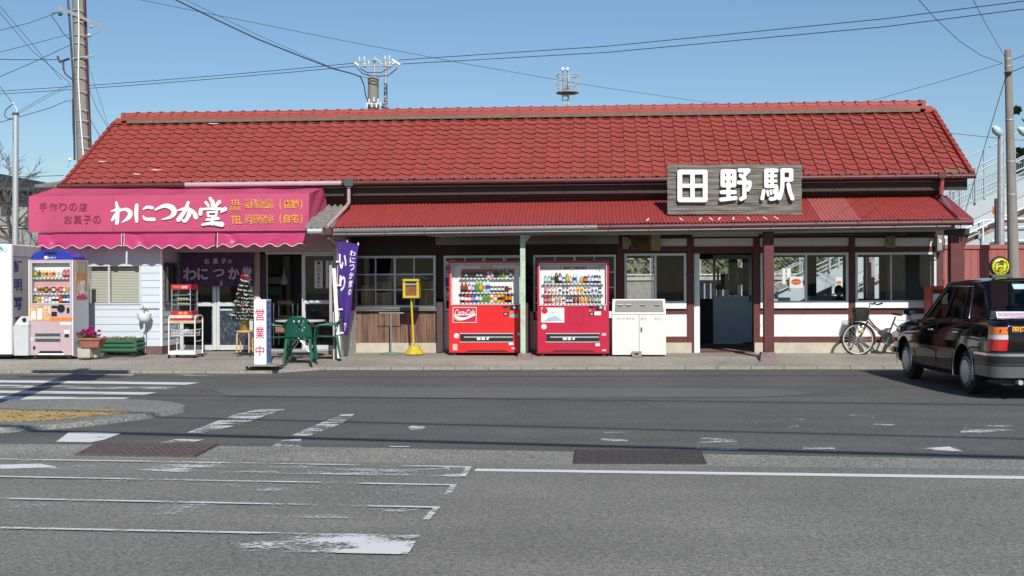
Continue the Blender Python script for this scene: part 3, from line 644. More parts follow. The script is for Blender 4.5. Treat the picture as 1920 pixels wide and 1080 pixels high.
window(BLD, 1426,474,1591,568.5,22.84,(.52,),(), sill=('white',567.5,578,0,0))
window(BLD, 1604,473,1756,567.5,22.84,(.44,),(), sill=('white',567,577.5,0,0))
B('conduit', 'gutgrey', lambda b: b.tube([A_(1300,440.5,22.75), A_(1700,439,22.75)], .013, 6))
B('lamp_tube', mat('fluorescent_tube_housing', (.55,.54,.5), .6), lambda b: b.pbox(1298,437,1422,443,22.6,.08), bevel=.006)
B('conduit', M['dgrey'], lambda b: b.tube([A_(1285,514,22.82), A_(1301,514,22.82)], .012, 6))
# sliding entrance door: white frame pieces and a grey-blue half glazed leaf
B('door_frame', 'white', lambda b: [b.pbox(1301.5,475,1312,662,22.88,.05)], smooth=0)
m_door = mat('grey_blue_steel', (.66,.77,.82), .55, var=.08, scale=5, dirt=(.54,.63,.68), dscale=4, damt=.5)
def doorleaf(b):
    b.pbox(1337,478,1410,485.5,26.2,.04); b.pbox(1337,485.6,1342,642,26.2,.04); b.pbox(1404,485.6,1410,642,26.2,.04); b.pbox(1342,555,1404,562,26.2,.04); b.pbox(1342,562.1,1404,636,26.212,.02); b.pbox(1342,636.1,1404,642,26.2,.04)
dl = B('sliding_door', m_door, doorleaf, smooth=0)
part(dl, 'door_pane', M['glass'], lambda b: b.quad(A_(1342,555,26.22), A_(1404,555,26.22), A_(1404,485,26.22), A_(1342,485,26.22)), smooth=0)
part(dl, 'handle', M['black'], lambda b: b.pbox(1405.5,553,1408.5,565,26.17,.03), smooth=0)
part(dl, 'poster', M['dgrey'], lambda b: [b.pbox(1351,513,1365.8,534,26.24,.004), b.pbox(1366,486,1383,554,26.24,.004), b.pbox(1383.2,502,1394,534,26.24,.004)], smooth=0)
# --- middle bays: office windows, dark boards, plank wainscot
B('wall', 'darkwood', lambda b: [b.pbox(655,440,817,479,22.86,.1), b.pbox(817,430,1160,478,22.88,.12), b.pbox(817,478,832,560,22.88,.12), b.pbox(984,478,1000,560,22.88,.12), b.pbox(1155,478,1160,600,22.88,.12)], smooth=0)
B('wall_panel', 'soffit', lambda b: b.pbox(817,440,1160,458,22.80,.06), smooth=0)
B('wall_panel', 'plaster', lambda b: b.pbox(832,584,1160,655,22.86,.1), smooth=0)
B('plinth', 'greyc', lambda b: b.pbox(832,655,1160,665,22.84,.12), smooth=0)
B('plinth', plinth, lambda b: b.pbox(655,643,818,664,22.80,.2), smooth=0)
m_plank = wood('weathered_planks', '8a6a58', '4a352b', 'Z')
def planks(b):
    u = 669.0; 
    while u < 816:
        w = random.choice((9.5,10.5,11.5)); j = random.uniform(0,.012); b.pbox(u+.35, 584.5, min(u+w-.35,816.5), 642.8, 22.83-j, .05); u += w
B('wainscot', m_plank, planks, smooth=0)
for u0, u1, v0 in ((818.5,830,566),(983,993,568)): B('low_post', mat('brown_post', (.085,.055,.052), .8, var=.2, scale=10), lambda b: b.pbox(u0, v0, u1, 661, 22.70, .14), bevel=.006)
w1 = window(BLD, 664,479.5,817,577,22.84,(.25,.5,.75),(.33,.655), 'alu', 'glass', 4.5, 2.2)
part(w1, 'sill', wood('grey_sill_wood', '77716a', '3d3935', 'X'), lambda b: b.pbox(660,577.2,818,583.5,22.74,.15), smooth=0, bevel=.004)
window(BLD, 832,479,984,583,22.86,(.25,.5,.75),(.33,.655), 'alu', 'glass', 4.5, 2.2)
window(BLD, 1000,478,1155,600,22.86,(.25,.5,.75),(.25,.5,.75), 'alu', 'glass', 3.5, 2.2)
# --- shop part
def boards(b, x0, x1, y, z0, z1, hole=None):
    z = z0
    while z < z1 - .01:
        t = min(z+.147, z1); sp = [(x0, x1)]
        if hole and not (t <= hole[2] or z >= hole[3]):
            sp = [(x0, hole[0]), (hole[1], x1)]
            if z < hole[2]: b.box(hole[0], hole[1], y-.012, y+.05, z, hole[2])
            if t > hole[3]: b.box(hole[0], hole[1], y-.004, y+.05, hole[3], t)
        for a, c in sp:
            b.add([(a,y-.013,z),(c,y-.013,z),(c,y+.05,z),(a,y+.05,z),(a,y,t),(c,y,t),(c,y+.05,t),(a,y+.05,t)], [(3,2,1,0),(4,5,6,7),(0,1,5,4),(1,2,6,5),(2,3,7,6),(3,0,4,7)])
        z = t
SX = X(303, 21.9, 560)
h = [X(163,21.9,530), X(264,21.9,530), Z(571,21.9,215), Z(496,21.9,215)]
m_lowpl = mat('brown_plinth', (.15,.09,.085), .85, var=.2)
B('shop_wall', 'siding', lambda b: boards(b, -11.2, SX, 21.9, .36, 3.25, h), smooth=0)
def ret(b):
    z = .36
    while z < 3.2:
        t = z+.147; b.add([(SX-.06,21.92,z),(SX+.013,21.92,z),(SX+.013,22.84,z),(SX-.06,22.84,z),(SX-.06,21.92,t),(SX,21.92,t),(SX,22.84,t),(SX-.06,22.84,t)], [(3,2,1,0),(4,5,6,7),(0,1,5,4),(1,2,6,5),(2,3,7,6),(3,0,4,7)]); z = t
B('shop_wall', 'siding', ret, smooth=0)
B('corner_trim', 'white', lambda b: b.box(SX-.02, SX+.022, 21.878, 21.92, .36, 3.2), smooth=0)
B('plinth', m_lowpl, lambda b: [b.box(-11.2, SX+.01, 21.88, 22.0, .1, .36), b.box(SX-.1, SX+.01, 22.0, 22.84, .1, .36)], smooth=0)
sw = window(BLD, 163,496,264,571,21.87,(.40,),(), 'alul', 'glass', 3.2, 3)
part(sw, 'blind', mat('cream_blind', (.62,.58,.47), .8, var=.03), lambda b: [b.box(h[0]+.05, h[1]-.04, 22.0, 22.012, z-.014, z+.010) for z in [h[2]+.06+.032*k for k in range(23)]], smooth=0)
part(sw, 'curtain', mat('dark_pelmet', (.20,.18,.16), .9), lambda b: b.box(h[0]+.04, h[1]-.03, 22.03, 22.05, h[2], h[3]), smooth=0)
window(BLD, 306,497,330,571,22.2,(.4,),(), 'dgrey', 'dglass', 2, 2, name='narrow_window') if False else None
def sidewin(b):
    for y0, y1 in ((21.99,22.03),(22.36,22.40),(22.62,22.66)): b.box(SX+.015, SX+.04, y0, y1, Z(571,22.3,320), Z(496,22.3,320))
    b.box(SX+.015, SX+.04, 21.99, 22.66, Z(496,22.3,320), Z(496,22.3,320)+.04); b.box(SX+.015, SX+.04, 21.99, 22.66, Z(571,22.3,320)-.03, Z(571,22.3,320))
sw2 = B('window', 'dgrey', sidewin, smooth=0)
part(sw2, 'pane', mat('dark_window_pane', (.05,.05,.05), .12, var=.1), lambda b: b.box(SX+.012, SX+.02, 22.03, 22.62, Z(571,22.3,320), Z(496,22.3,320)), smooth=0)
part(sw2, 'curtain', M['soffit'], lambda b: b.box(SX+.02, SX+.023, 22.1, 22.2, Z(565,22.3,320), Z(500,22.3,320)), smooth=0)
B('shop_fascia', mat('beige_fascia', (.47,.41,.38), .7, var=.08), lambda b: [b.box(SX, -5.05, 22.55, 22.88, Z(472,22.55,480), 3.2)], smooth=0)
B('door_head', 'alu', lambda b: b.pbox(336,472.5,628,477,22.80,.1), smooth=0)
def gdoor(u0, u1, rail, Y=22.86, low='dglass', bottom=656, hm='alul', st=6.5):
    def fr(b):
        b.pbox(u0,477,u0+st,bottom,Y,.04); b.pbox(u1-st,477,u1,bottom,Y,.04)
        b.pbox(u0+st,477,u1-st,480,Y,.04); b.pbox(u0+st,rail-3,u1-st,rail+4,Y,.04); b.pbox(u0+st,bottom-9,u1-st,bottom,Y,.04)
    d = B('glass_door', hm, fr, smooth=0)
    part(d, 'pane', M['glass'], lambda b: [b.quad(A_(u0+st,rail-3,Y+.02), A_(u1-st,rail-3,Y+.02), A_(u1-st,480,Y+.02), A_(u0+st,480,Y+.02)), b.quad(A_(u0+st,bottom-9,Y+.02), A_(u1-st,bottom-9,Y+.02), A_(u1-st,rail+4,Y+.02), A_(u0+st,rail+4,Y+.02))], smooth=0)
    return d
d1 = gdoor(337,405,570); d2 = gdoor(405,474,570,22.9)
m_stain = bpy.data.materials.new('patterned_film'); m_stain.use_nodes = True
_n = m_stain.node_tree; vo = _n.nodes.new('ShaderNodeTexVoronoi'); vo.inputs['Scale'].default_value = 26; cr = _n.nodes.new('ShaderNodeValToRGB'); sp_ = _n.nodes.new('ShaderNodeSeparateColor')
tc_ = _n.nodes.new('ShaderNodeTexCoord'); _n.links.new(tc_.outputs['Object'], vo.inputs['Vector']); _n.links.new(vo.outputs['Color'], sp_.inputs[0]); _n.links.new(sp_.outputs[0], cr.inputs[0]); _n.links.new(cr.outputs[0], _n.nodes['Principled BSDF'].inputs['Base Color'])
cr.color_ramp.interpolation = 'CONSTANT'; cr.color_ramp.elements[0].color = hexc('2c4a78'); cr.color_ramp.elements[1].color = hexc('8a98a8'); cr.color_ramp.elements[1].position = .8
for p_, c_ in ((.2,'41607f'),(.4,'23364f'),(.55,'5a7a86'),(.68,'7a5560')): e = cr.color_ramp.elements.new(p_); e.color = hexc(c_)
for e in cr.color_ramp.elements: e.color = tuple(.42*x*.8+.42*.2*.1 for x in e.color[:3]) + (1,)
part(d1, 'patterned_panel', m_stain, lambda b: b.pbox(396,582,398.4,648,22.93,.01), smooth=0)
part(d2, 'patterned_panel', m_stain, lambda b: b.pbox(412,582,467,647,22.99,.01), smooth=0)
part(d2, 'panel_edge', M['white'], lambda b: b.pbox(411.5,578,467.5,582,22.985,.02), smooth=0)
B('post', mat('pinkish_post', (.40,.28,.26), .7, var=.1), lambda b: b.pbox(476,472,487,660,22.76,.1), smooth=0)
B('post', 'darkwood', lambda b: b.pbox(487.2,472,498,660,22.80,.1), smooth=0)
B('door_jamb', 'alul', lambda b: b.pbox(498.2,477,501.5,656,22.86,.04), smooth=0)
d3 = gdoor(566,632,566,22.86); B('door_sill', 'alu', lambda b: b.pbox(498,655,632,659,22.84,.2), smooth=0)
part(d3, 'handle', M['black'], lambda b: b.pbox(572,569,574.5,581,22.845,.02), smooth=0)
B('doormat', mat('green_mat', (.05,.16,.07), .9), lambda b: b.box(X(505,22.9), X(566,22.9), 23.0, 23.6, .21, .22), smooth=0)
# block wing wall between shop and station
def wing(b):
    x = -4.905; nz = 5; zt = 1.06
    for r in range(nz):
        z0 = .1 + (zt-.1)*r/nz; z1 = .1 + (zt-.1)*(r+1)/nz - .006
        ys = [21.32, 21.5, 21.9, 22.3, 22.7, 22.86] if r % 2 else [21.32, 21.7, 22.1, 22.5, 22.86]
        for k in range(len(ys)-1): b.box(x-.14+random.uniform(-.002,.002), x+random.uniform(-.002,.002), ys[k]+.003, ys[k+1]-.003, z0, z1)
    b.box(x-.136, x-.006, 21.325, 22.855, .1, zt-.008)
B('block_wall', 'block', wing, smooth=0)
B('wall', 'maroon', lambda b: b.box(-5.02, -4.93, 22.4, 22.86, 1.06, 2.75), smooth=0)
# --- inside: floors, partitions, ceilings, rear wall with its openings
B('floor', 'floor', lambda b: b.box(-10.5, 6.8, 22.95, 26.5, .12, .19), smooth=0)
B('floor', mat('red_step', (.20,.07,.06), .7, var=.2), lambda b: b.pbox(1301,655,1413,663,22.80,.16) if False else b.box(X(1312,22.9), X(1412,22.9), 22.82, 23.3, .15, .195), smooth=0)
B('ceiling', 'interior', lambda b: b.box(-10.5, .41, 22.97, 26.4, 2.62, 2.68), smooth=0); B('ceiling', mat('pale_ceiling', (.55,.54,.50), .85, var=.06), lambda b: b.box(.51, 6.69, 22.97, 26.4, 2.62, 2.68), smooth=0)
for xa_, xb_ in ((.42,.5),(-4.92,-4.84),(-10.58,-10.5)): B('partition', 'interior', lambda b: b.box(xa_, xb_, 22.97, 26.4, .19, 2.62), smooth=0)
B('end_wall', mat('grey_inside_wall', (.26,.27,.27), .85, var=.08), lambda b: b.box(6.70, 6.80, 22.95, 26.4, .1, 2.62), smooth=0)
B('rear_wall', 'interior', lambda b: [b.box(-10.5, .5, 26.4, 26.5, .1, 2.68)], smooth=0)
B('shop_back_wall', mat('shop_inside', (.16,.17,.155), .85, var=.15), lambda b: b.box(-8.6, -4.92, 25.2, 25.26, .19, 2.62), smooth=0)
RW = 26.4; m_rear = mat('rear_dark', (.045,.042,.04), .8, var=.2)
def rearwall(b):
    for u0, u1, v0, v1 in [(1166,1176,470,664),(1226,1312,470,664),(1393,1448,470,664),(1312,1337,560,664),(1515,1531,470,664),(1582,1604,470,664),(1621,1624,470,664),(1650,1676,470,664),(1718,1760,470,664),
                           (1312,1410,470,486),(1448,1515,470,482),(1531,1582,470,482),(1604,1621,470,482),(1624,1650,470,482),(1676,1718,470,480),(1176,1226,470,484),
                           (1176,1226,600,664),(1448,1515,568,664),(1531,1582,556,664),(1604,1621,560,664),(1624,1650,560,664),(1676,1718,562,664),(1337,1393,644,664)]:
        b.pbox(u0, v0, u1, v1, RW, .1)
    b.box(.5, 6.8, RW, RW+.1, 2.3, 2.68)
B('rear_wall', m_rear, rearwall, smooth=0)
B('platform_pillar', 'pvcpink', lambda b: b.pbox(1626,474,1640,664,27.3,.25), smooth=0)
B('inner_sash', 'alul', lambda b: [b.pbox(u,482,u+2.2,566,25.9,.04) for u in (1681,1690,1703,1716)] + [b.pbox(1681,520,1718,521.5,25.9,.02), b.pbox(1681,543,1718,544.5,25.9,.02)], smooth=0)
B('inner_pole', 'maroon', lambda b: b.pbox(1669,510,1675,566,25.6,.05), smooth=0)
bench = thing('waiting_bench', 'long pale blue bench inside the waiting room under the windows', 'bench', (5.0, 23.6, .19))
part(bench, 'seat', mat('pale_blue_seat', (.22,.33,.40), .5), lambda b: b.box(3.7, 5.3, 23.25, 23.65, .58, .62), smooth=0, bevel=.01)
for x in (3.8, 5.2): part(bench, 'leg', M['steel'], lambda b: [b.box(x-.02, x+.02, 23.3, 23.6, .19, .58)], smooth=0)
b2 = thing('wall_bench', 'grey blue bench against the far wall of the waiting room', 'bench', (4.9, 26.2, .19))
part(b2, 'seat', mat('grey_blue_bench', (.20,.30,.36), .5), lambda b: b.pbox(1518,555,1584,568,26.1,.25), smooth=0)
for u in (1522, 1580): part(b2, 'leg', M['steel'], lambda b: b.pbox(u, 568, u+3, 652, 26.15, .15), smooth=0)
# ------------------------------------------------------------------ shop awning with its lettering
AY = 21.4
aw = thing('shop_awning', 'long pink shop awning with white and gold lettering and scalloped valances', 'awning', (-8.3, AY, 2.3))
a0, a1, a2, a3 = at(54,368,AY), at(580,362.5,AY), at(578,432.5,AY), at(54,435,AY)
bk = [Vector((-10.95, 22.0, 3.56)), Vector((at(613,351,22.35).x, 22.35, 3.58))]
def canopy_box(b):
    n = 24
    for i in range(n):    # gently slack cloth on the face
        pass
    f = lambda s, t: (a0*(1-s)+a1*s)*(1-t) + (a3*(1-s)+a2*s)*t + Vector((0, -.012*math.sin(pi*t)*(.6+.4*math.sin(s*23)), 0))
    b.grid(lambda s, t: f(s, t), 40, 6)
    b.grid(lambda s, t: (a0*(1-s)+a1*s)*(1-t) + (bk[0]*(1-s)+bk[1]*s)*t + Vector((0,0,-.02*math.sin(pi*t)*(1+math.sin(s*31)))), 40, 6)
    lowb = Vector((bk[1].x, 22.3, 2.95)); 
    b.grid(lambda s, t: (a1*(1-s)+bk[1]*s)*(1-t) + (a2*(1-s)+lowb*s)*t + Vector((.02*math.sin(s*9+t*7)*math.sin(pi*s), 0, 0)), 12, 10)
    b.add([a0, a3, Vector((-10.95,22.0,2.7)), bk[0]], [(0,1,2,3)])
    b.add([a3, a2, a2+Vector((0,.08,0)), a3+Vector((0,.08,0))], [(0,1,2,3)])
cv = part(aw, 'canopy', M['awn'], canopy_box, smooth=30)
part(cv, 'seam', mat('awning_seam', (.40,.05,.14), .6), lambda b: [b.pbox(u-.4,371,u+.4,433,AY-.006,.004) for u in (90,211,212.5,500)], smooth=0)
def val(u0, u1, v0, v1, n, ph):
    def fn(s, t):
        u = u0+(u1-u0)*s; v = v0+(v1-v0)*t + (3.0*math.cos(s*n*2*pi+ph)*t if t > .9 else 0) - 2.2*t*s*(1 if u0 > 400 else 0)
        p = at(u, v, AY+.06); fold = .025*math.sin(s*17+t*3)*t + .02*math.exp(-((s-.12-t*.12)/.05)**2)
        return p + Vector((0, fold - .04*t, 0))
    return fn
for u0, u1, v0, v1, n, ph in ((71,229,437,463,5.5,1.0),(233,404,436,463,6.2,2.2),(408,575,434,461,5.8,.5)):
    v_ = part(aw, 'valance', M['awnd'], lambda b: b.grid(val(u0,u1,v0,v1,n,ph), 60, 12), smooth=80)
    part(v_, 'piping', M['white'], lambda b: [b.tube([val(u0,u1,v0,v1,n,ph)(k/60,1)+Vector((0,-.004,-.002)) for k in range(61)], .006, 5), b.tube([val(u0,u1,v0,v1,n,ph)(0 if u0 > 100 else 1,k/8)+Vector((0,-.004,0)) for k in range(9)], .006, 5)])
LY = AY - .022
def brush(b, strokes, ox, oy, k, Y, mi=0, step=.0012):
    for i, st in enumerate(strokes):
        pts = [(x, y, w) for x, y, w in st]
        b.ribbon(pts, lambda x, y, o: at(ox + x*k, oy + y*k, Y) + Vector((0, -o, 0)), off=i*step, mi=mi)
big = [  # brush strokes in photo zoom coordinates (six per pixel from (0, 330))
 [(1308,298,26),(1322,370,40),(1322,450,42),(1316,528,44)], [(1250,398,12),(1300,382,32),(1345,372,34)], [(1345,378,26),(1300,440,40),(1262,496,30)], [(1298,455,14),(1350,392,24),(1420,376,38),(1466,412,52),(1450,465,48),(1372,524,10)],
 [(1540,330,40),(1533,420,46),(1540,510,34)], [(1616,372,20),(1660,350,34),(1716,358,36)], [(1612,450,14),(1640,484,36),(1735,488,40)],
 [(1752,378,24),(1850,336,44),(1930,352,62),(1962,405,58),(1925,458,40),(1822,490,10)],
 [(2000,388,16),(2090,366,38),(2136,390,50),(2122,450,48),(2080,508,38),(2046,486,14)], [(2120,298,34),(2082,392,46),(2010,492,50)], [(2150,378,30),(2185,415,44),(2206,462,54)],
 [(2366,252,34),(2396,300,48),(2398,340,44)], [(2318,298,34),(2346,332,34)], [(2470,292,46),(2432,338,30)], [(2262,376,38),(2258,425,48)], [(2265,376,26),(2400,366,32),(2520,378,34)], [(2535,372,52),(2490,408,18)], [(2340,408,26),(2348,452,28)], [(2345,408,24),(2440,402,26)], [(2444,402,30),(2432,452,28)], [(2350,452,20),(2430,450,22)], [(2394,456,32),(2390,540,38)], [(2330,492,26),(2460,478,34)], [(2282,548,26),(2390,532,40),(2500,545,58)]]
part(aw, 'lettering', M['white'], lambda b: brush(b, big, 0, 330, 1/6, LY), smooth=0)
def small(b):
    for i, ch in enumerate('手作りの店'): b.ptext(ch, 73.5+18.6*i, 380, 88.5+18.6*i, 396, LY, bold=.012)
    for i, ch in enumerate('お菓子の'): b.ptext(ch, 120+18*i, 403.5, 135+18*i, 419.5, LY, bold=.012)
part(aw, 'lettering', M['brownl'], small, smooth=0)
def gold(b):
    b.ptext('TEL', 432,374.5,452,384,LY,bold=.02); b.ptext('FAX', 432,386,452,395,LY,bold=.02); b.ptext('TEL', 433,404.5,454,419.5,LY,bold=.02)
    for v0, ch in ((373,'店舗'),(400,'自宅')):
        b.ptext('(', 524,v0,528,v0+20,LY,bold=.015); b.ptext(ch, 532,v0+1,560,v0+18,LY,bold=.025); b.ptext(')', 563,v0,567,v0+20,LY,bold=.015)
part(aw, 'lettering', M['gold'], gold, smooth=0)
m_smud = mat('smudged_gold', (.66,.30,.07), .7, var=.45, scale=16)
part(aw, 'smudged_number', m_smud, lambda b: [b.pbox(459.5+55*i/22+random.uniform(-.5,.5), v0+17*j/5+random.uniform(-.4,.4), 459.5+55*(i+random.uniform(.45,.95))/22, v0+17*(j+random.uniform(.55,1.0))/5, LY-.002-.0004*(i%3), .003) for v0 in (374.2,402.5) for i in range(22) for j in range(5) if random.random() < .86], smooth=0)
# ------------------------------------------------------------------ station name board on the canopy
SY = 21.35
sg = thing('station_sign', 'weathered plank signboard with three raised white characters on the canopy roof', 'sign', at(1377,403,SY))
m_sw = wood('silver_grey_planks', '8f8a80', '2e2a27', 'X', 1.0, .9, .8)
def planks_(b):
    v = 308.0; hs = [8.3,8.3,10.5,10,10.2,10.4,10,10.2,8.7,8.0]
    for i, h_ in enumerate(hs):
        g = 1.0 if i in (0,) else .4; e = random.uniform(-1,1); r0 = random.uniform(-.8,.8); n = 18
        yy = SY + random.uniform(-.006,.006); top = []; bot = []
        for k in range(n+1):
            u = 1251.5 + r0*.5 + (1503.5+e*.6-1251.5)*k/n
            top.append(at(u, v + random.uniform(-.25,.35) + (.0 if i else -.01*k), yy)); bot.append(at(u, v+h_-g + random.uniform(-.5,.3), yy))
        d = Vector((0,.045,0))
        for k in range(n): b.hexa([bot[k], bot[k+1], bot[k+1]+d, bot[k]+d], [top[k], top[k+1], top[k+1]+d, top[k]+d])
        v += h_
brd = part(sg, 'board', m_sw, planks_, smooth=0)
part(sg, 'backing_frame', M['darkwood'], lambda b: [b.pbox(u,312,u+7,402,SY+.06,.05) for u in (1270,1372,1475)] + [b.tube([at(u,330,SY+.1), at(u,352,22.4)], .02, 6) for u in (1274,1480)], smooth=0)
def chars(spec, b):
    for i, (pts, w) in enumerate(spec):
        b.ribbon([(x, y, w) for x, y in pts], lambda x, y, o: at(1220+x/6, 290+y/6, SY-.03) + Vector((0,-o,0)), off=0, depth=.045+.0016*i)
def poly_line(pts, w): return [((pts[k], pts[k+1]), w) for k in range(len(pts)-1)]
ta = poly_line([(326,198),(611,198),(611,510),(326,510),(326,198)], 54) + [(((468,198),(468,510)), 50), (((326,352),(611,352)), 46)]
no = poly_line([(808,192),(936,192),(936,345),(808,345),(808,192)], 50) + [(((872,192),(872,500)), 48), (((808,268),(936,268)), 44), (((796,424),(942,424)), 46), (((790,508),(948,490)), 46),
      (((996,180),(1096,180)), 46), (((1096,182),(1042,246)), 44), (((1005,236),(1055,282)), 40), (((990,316),(1110,316)), 46), (((1110,318),(1108,360),(1090,398)), 42), (((1050,316),(1050,480)), 48), (((1050,482),(1012,502)), 44)]
ek = [(((1297,180),(1297,357)), 48), (((1297,180),(1410,180)), 46), (((1297,240),(1402,240)), 36), (((1297,298),(1402,298)), 36), (((1297,357),(1405,357)), 42), (((1362,180),(1362,357)), 40), (((1408,362),(1412,440),(1396,490),(1345,500)), 44),
      (((1268,408),(1250,496)), 42), (((1308,410),(1318,460)), 28), (((1343,405),(1352,445)), 26), (((1374,402),(1384,436)), 22)] + [(((1476,180),(1575,180)), 48), (((1575,180),(1575,284)), 48), (((1575,284),(1490,284)), 48), (((1476,180),(1476,330),(1466,420),(1440,494)), 46), (((1543,338),(1560,420),(1588,496)), 46)]
m_ch = mat('raised_white_letter', (.80,.80,.76), .5, var=.05, scale=8, dirt=(.62,.56,.42), dscale=5, damt=.35)
for spec in (ta, no, ek): part(sg, 'character', m_ch, lambda b: chars(spec, b), smooth=30)
# white streaks of bird droppings on the sheet below stay part of the canopy
part(can, 'white_stain', M['white'], lambda b: [b.ribbon([(0,0,.018),(.02*s,-.07,.03),(.05*s,-.16,.016)], lambda x, y, o: (lambda p: Vector((p.x+x, p.y+y, cz0(p.x)+(cz1(p.x)-cz0(p.x))*(p.y+y-CY0)/(CY1-CY0)+.018)))(Vector((xx, 21.22, 0)))) for xx, s in ((1.02,-1),(2.0,-1),(2.15,1),(2.35,-1),(2.6,-.6),(3.15,1),(3.35,1.1),(1.6,.8),(2.85,.5))], smooth=0)
for xx, dd, sk_ in ((-9.35,.30,.6),(-9.0,.48,1),(-8.45,2.72,1),(-10.3,.9,.8)): part(roof, 'white_stain', M['white'], lambda b: b.ribbon([(-.10*sk_,.02,.015),(0,-.01,.03),(.11*sk_,-.005,.018)], lambda x, y, o: Vector((xx, EY, EZ)) + sd*dd + Vector((x,0,0)) + sd*y + sn*.055), smooth=0)
# ------------------------------------------------------------------ drinks for the vending machines
cols = dict(tea='5b8a2e', dkgreen='1f4d2a', cola='1d0d0b', orange='d87a1c', water='b9d6e6', blue='1f4fb0', red='b3161f', white='e3e3df', coffee='2b1b18', gold='b98a35', pink='c98a94', yellow='d8b92e', teal='2d8f96', navy='1a2350', clear='c8d2d0', brown='5a3420')
DM = {k: mat('drink_' + k, tuple(lin(int(v[i:i+2],16)/255) for i in (0,2,4)), .3, var=.08, scale=30) for k, v in cols.items()}
m_lab = M['paper']
_dm = {}
def drink_mesh(kind, c1, c2, h):
    k = (kind, c1, c2, round(h,3))
    if k not in _dm:
        b = MB()
        if kind == 'drink_can':
            r = h*.27; b.lathe([(r*.85,0),(r,h*.05),(r,h*.30)], n=10); b.lathe([(r*1.004,h*.30),(r*1.004,h*.68)], n=10, mi=1); b.lathe([(r,h*.68),(r,h*.92),(r*.82,h)], n=10)
        else:
            r = h*.175; b.lathe([(r*.9,0),(r,h*.04),(r,h*.26)], n=10); b.lathe([(r*1.01,h*.26),(r*1.01,h*.60)], n=10, mi=1); b.lathe([(r,h*.60),(r*.9,h*.72),(r*.45,h*.87),(r*.42,h*.89)], n=10); b.lathe([(r*.52,h*.885),(r*.5,h)], n=8, mi=2)
        o = b.build(kind, [DM[c1], DM[c2] if c2 in DM else m_lab, M['white'] if c1 not in ('cola','coffee') else DM['red']]); _dm[k] = o.data; bpy.data.objects.remove(o)
    return _dm[k]
def drink(parent, kind, c1, c2, x, y, z, h):
    o = bpy.data.objects.new(kind, drink_mesh(kind, c1, c2, h)); COL.objects.link(o); o.parent = parent
    inv = parent.matrix_basis.inverted(); o.location = inv @ Vector((x, y, z)); return o
def row(parent, spec, u0, u1, v_base, v_top, Y):
    n = len(spec)
    for i, (k, c1, c2, f) in enumerate(spec):
        p = at(u0+(u1-u0)*(i+.5)/n, v_base, Y); q = at(u0, v_top, Y); drink(parent, 'drink_can' if k == 'c' else 'drink_bottle', c1, c2, p.x, Y, p.z, (q.z-at(u0,v_base,Y).z)*f*.93)
# ------------------------------------------------------------------ the two red vending machines
def machine(label, Y, u0, u1, v0, v1, enamel, top_m, win, dep, group):
    a, c = at(u0, (v0+v1)/2, Y), at(u1, (v0+v1)/2, Y); um = (u0+u1)/2; z0, z1 = at(um, v1, Y).z, at(um, v0, Y).z; x0, x1 = a.x, c.x
    vm = thing('vending_machine', label, 'vending machine', ((x0+x1)/2, Y+.35, z0), group=group)
    wx0, wx1 = at(win[0], win[1], Y).x, at(win[2], win[1], Y).x; wz1, wz0 = at(um, win[1], Y).z, at(um, win[3], Y).z; rec = .10
    def body(b):
        b.box(x0,x1,Y,Y+dep,z0+.02,wz0); b.box(x0,wx0,Y,Y+dep,wz0,z1); b.box(wx1,x1,Y,Y+dep,wz0,z1); b.box(wx0,wx1,Y,Y+dep,wz1,z1); b.box(wx0,wx1,Y+rec+.04,Y+dep,wz0,wz1)
    part(vm, 'body', enamel, body, smooth=0, bevel=.006)
    for x in (x0+.1,x1-.1):
        for y in (Y+.08,Y+dep-.08): part(vm, 'foot', M['dgrey'], lambda b: b.box(x-.03,x+.03,y-.03,y+.03,z0-.03,z0+.02), smooth=0)
    part(vm, 'display_back', M['white'], lambda b: [b.box(wx0,wx1,Y+rec,Y+rec+.03,wz0,wz1)], smooth=0)
    part(vm, 'display_frame', M['alul'], lambda b: [b.box(wx0-.012,wx0,Y-.008,Y+.03,wz0,wz1), b.box(wx1,wx1+.012,Y-.008,Y+.03,wz0,wz1), b.box(wx0-.012,wx1+.012,Y-.008,Y+.03,wz1,wz1+.012), b.box(wx0-.012,wx1+.012,Y-.008,Y+.03,wz0-.012,wz0)], smooth=0)
    part(vm, 'display_glass', M['fglass'], lambda b: b.quad((wx0,Y+.004,wz0),(wx1,Y+.004,wz0),(wx1,Y+.004,wz1),(wx0,Y+.004,wz1)), smooth=0)
    return vm
def shelf(vm, u0, u1, v, Y, n):
    p, q = at(u0, v, Y), at(u1, v, Y); k = (q.x-p.x)/(u1-u0)
    s = part(vm, 'shelf', M['white'], lambda b: b.box(p.x,q.x,Y+.028,Y+.10,p.z-2.8*k,p.z-.3*k), smooth=0)
    part(s, 'button', M['black'], lambda b: [b.box(p.x+(q.x-p.x)*(i+.3)/n, p.x+(q.x-p.x)*(i+.72)/n, Y+.022, Y+.028, p.z-2.2*k, p.z-1.0*k) for i in range(n)], smooth=0)
def R(s): return [tuple([t[0], *t[1:].split('/')[:2], float(t[1:].split('/')[2])]) for t in s.split()]
GRP = 'red drinks vending machines under the canopy'
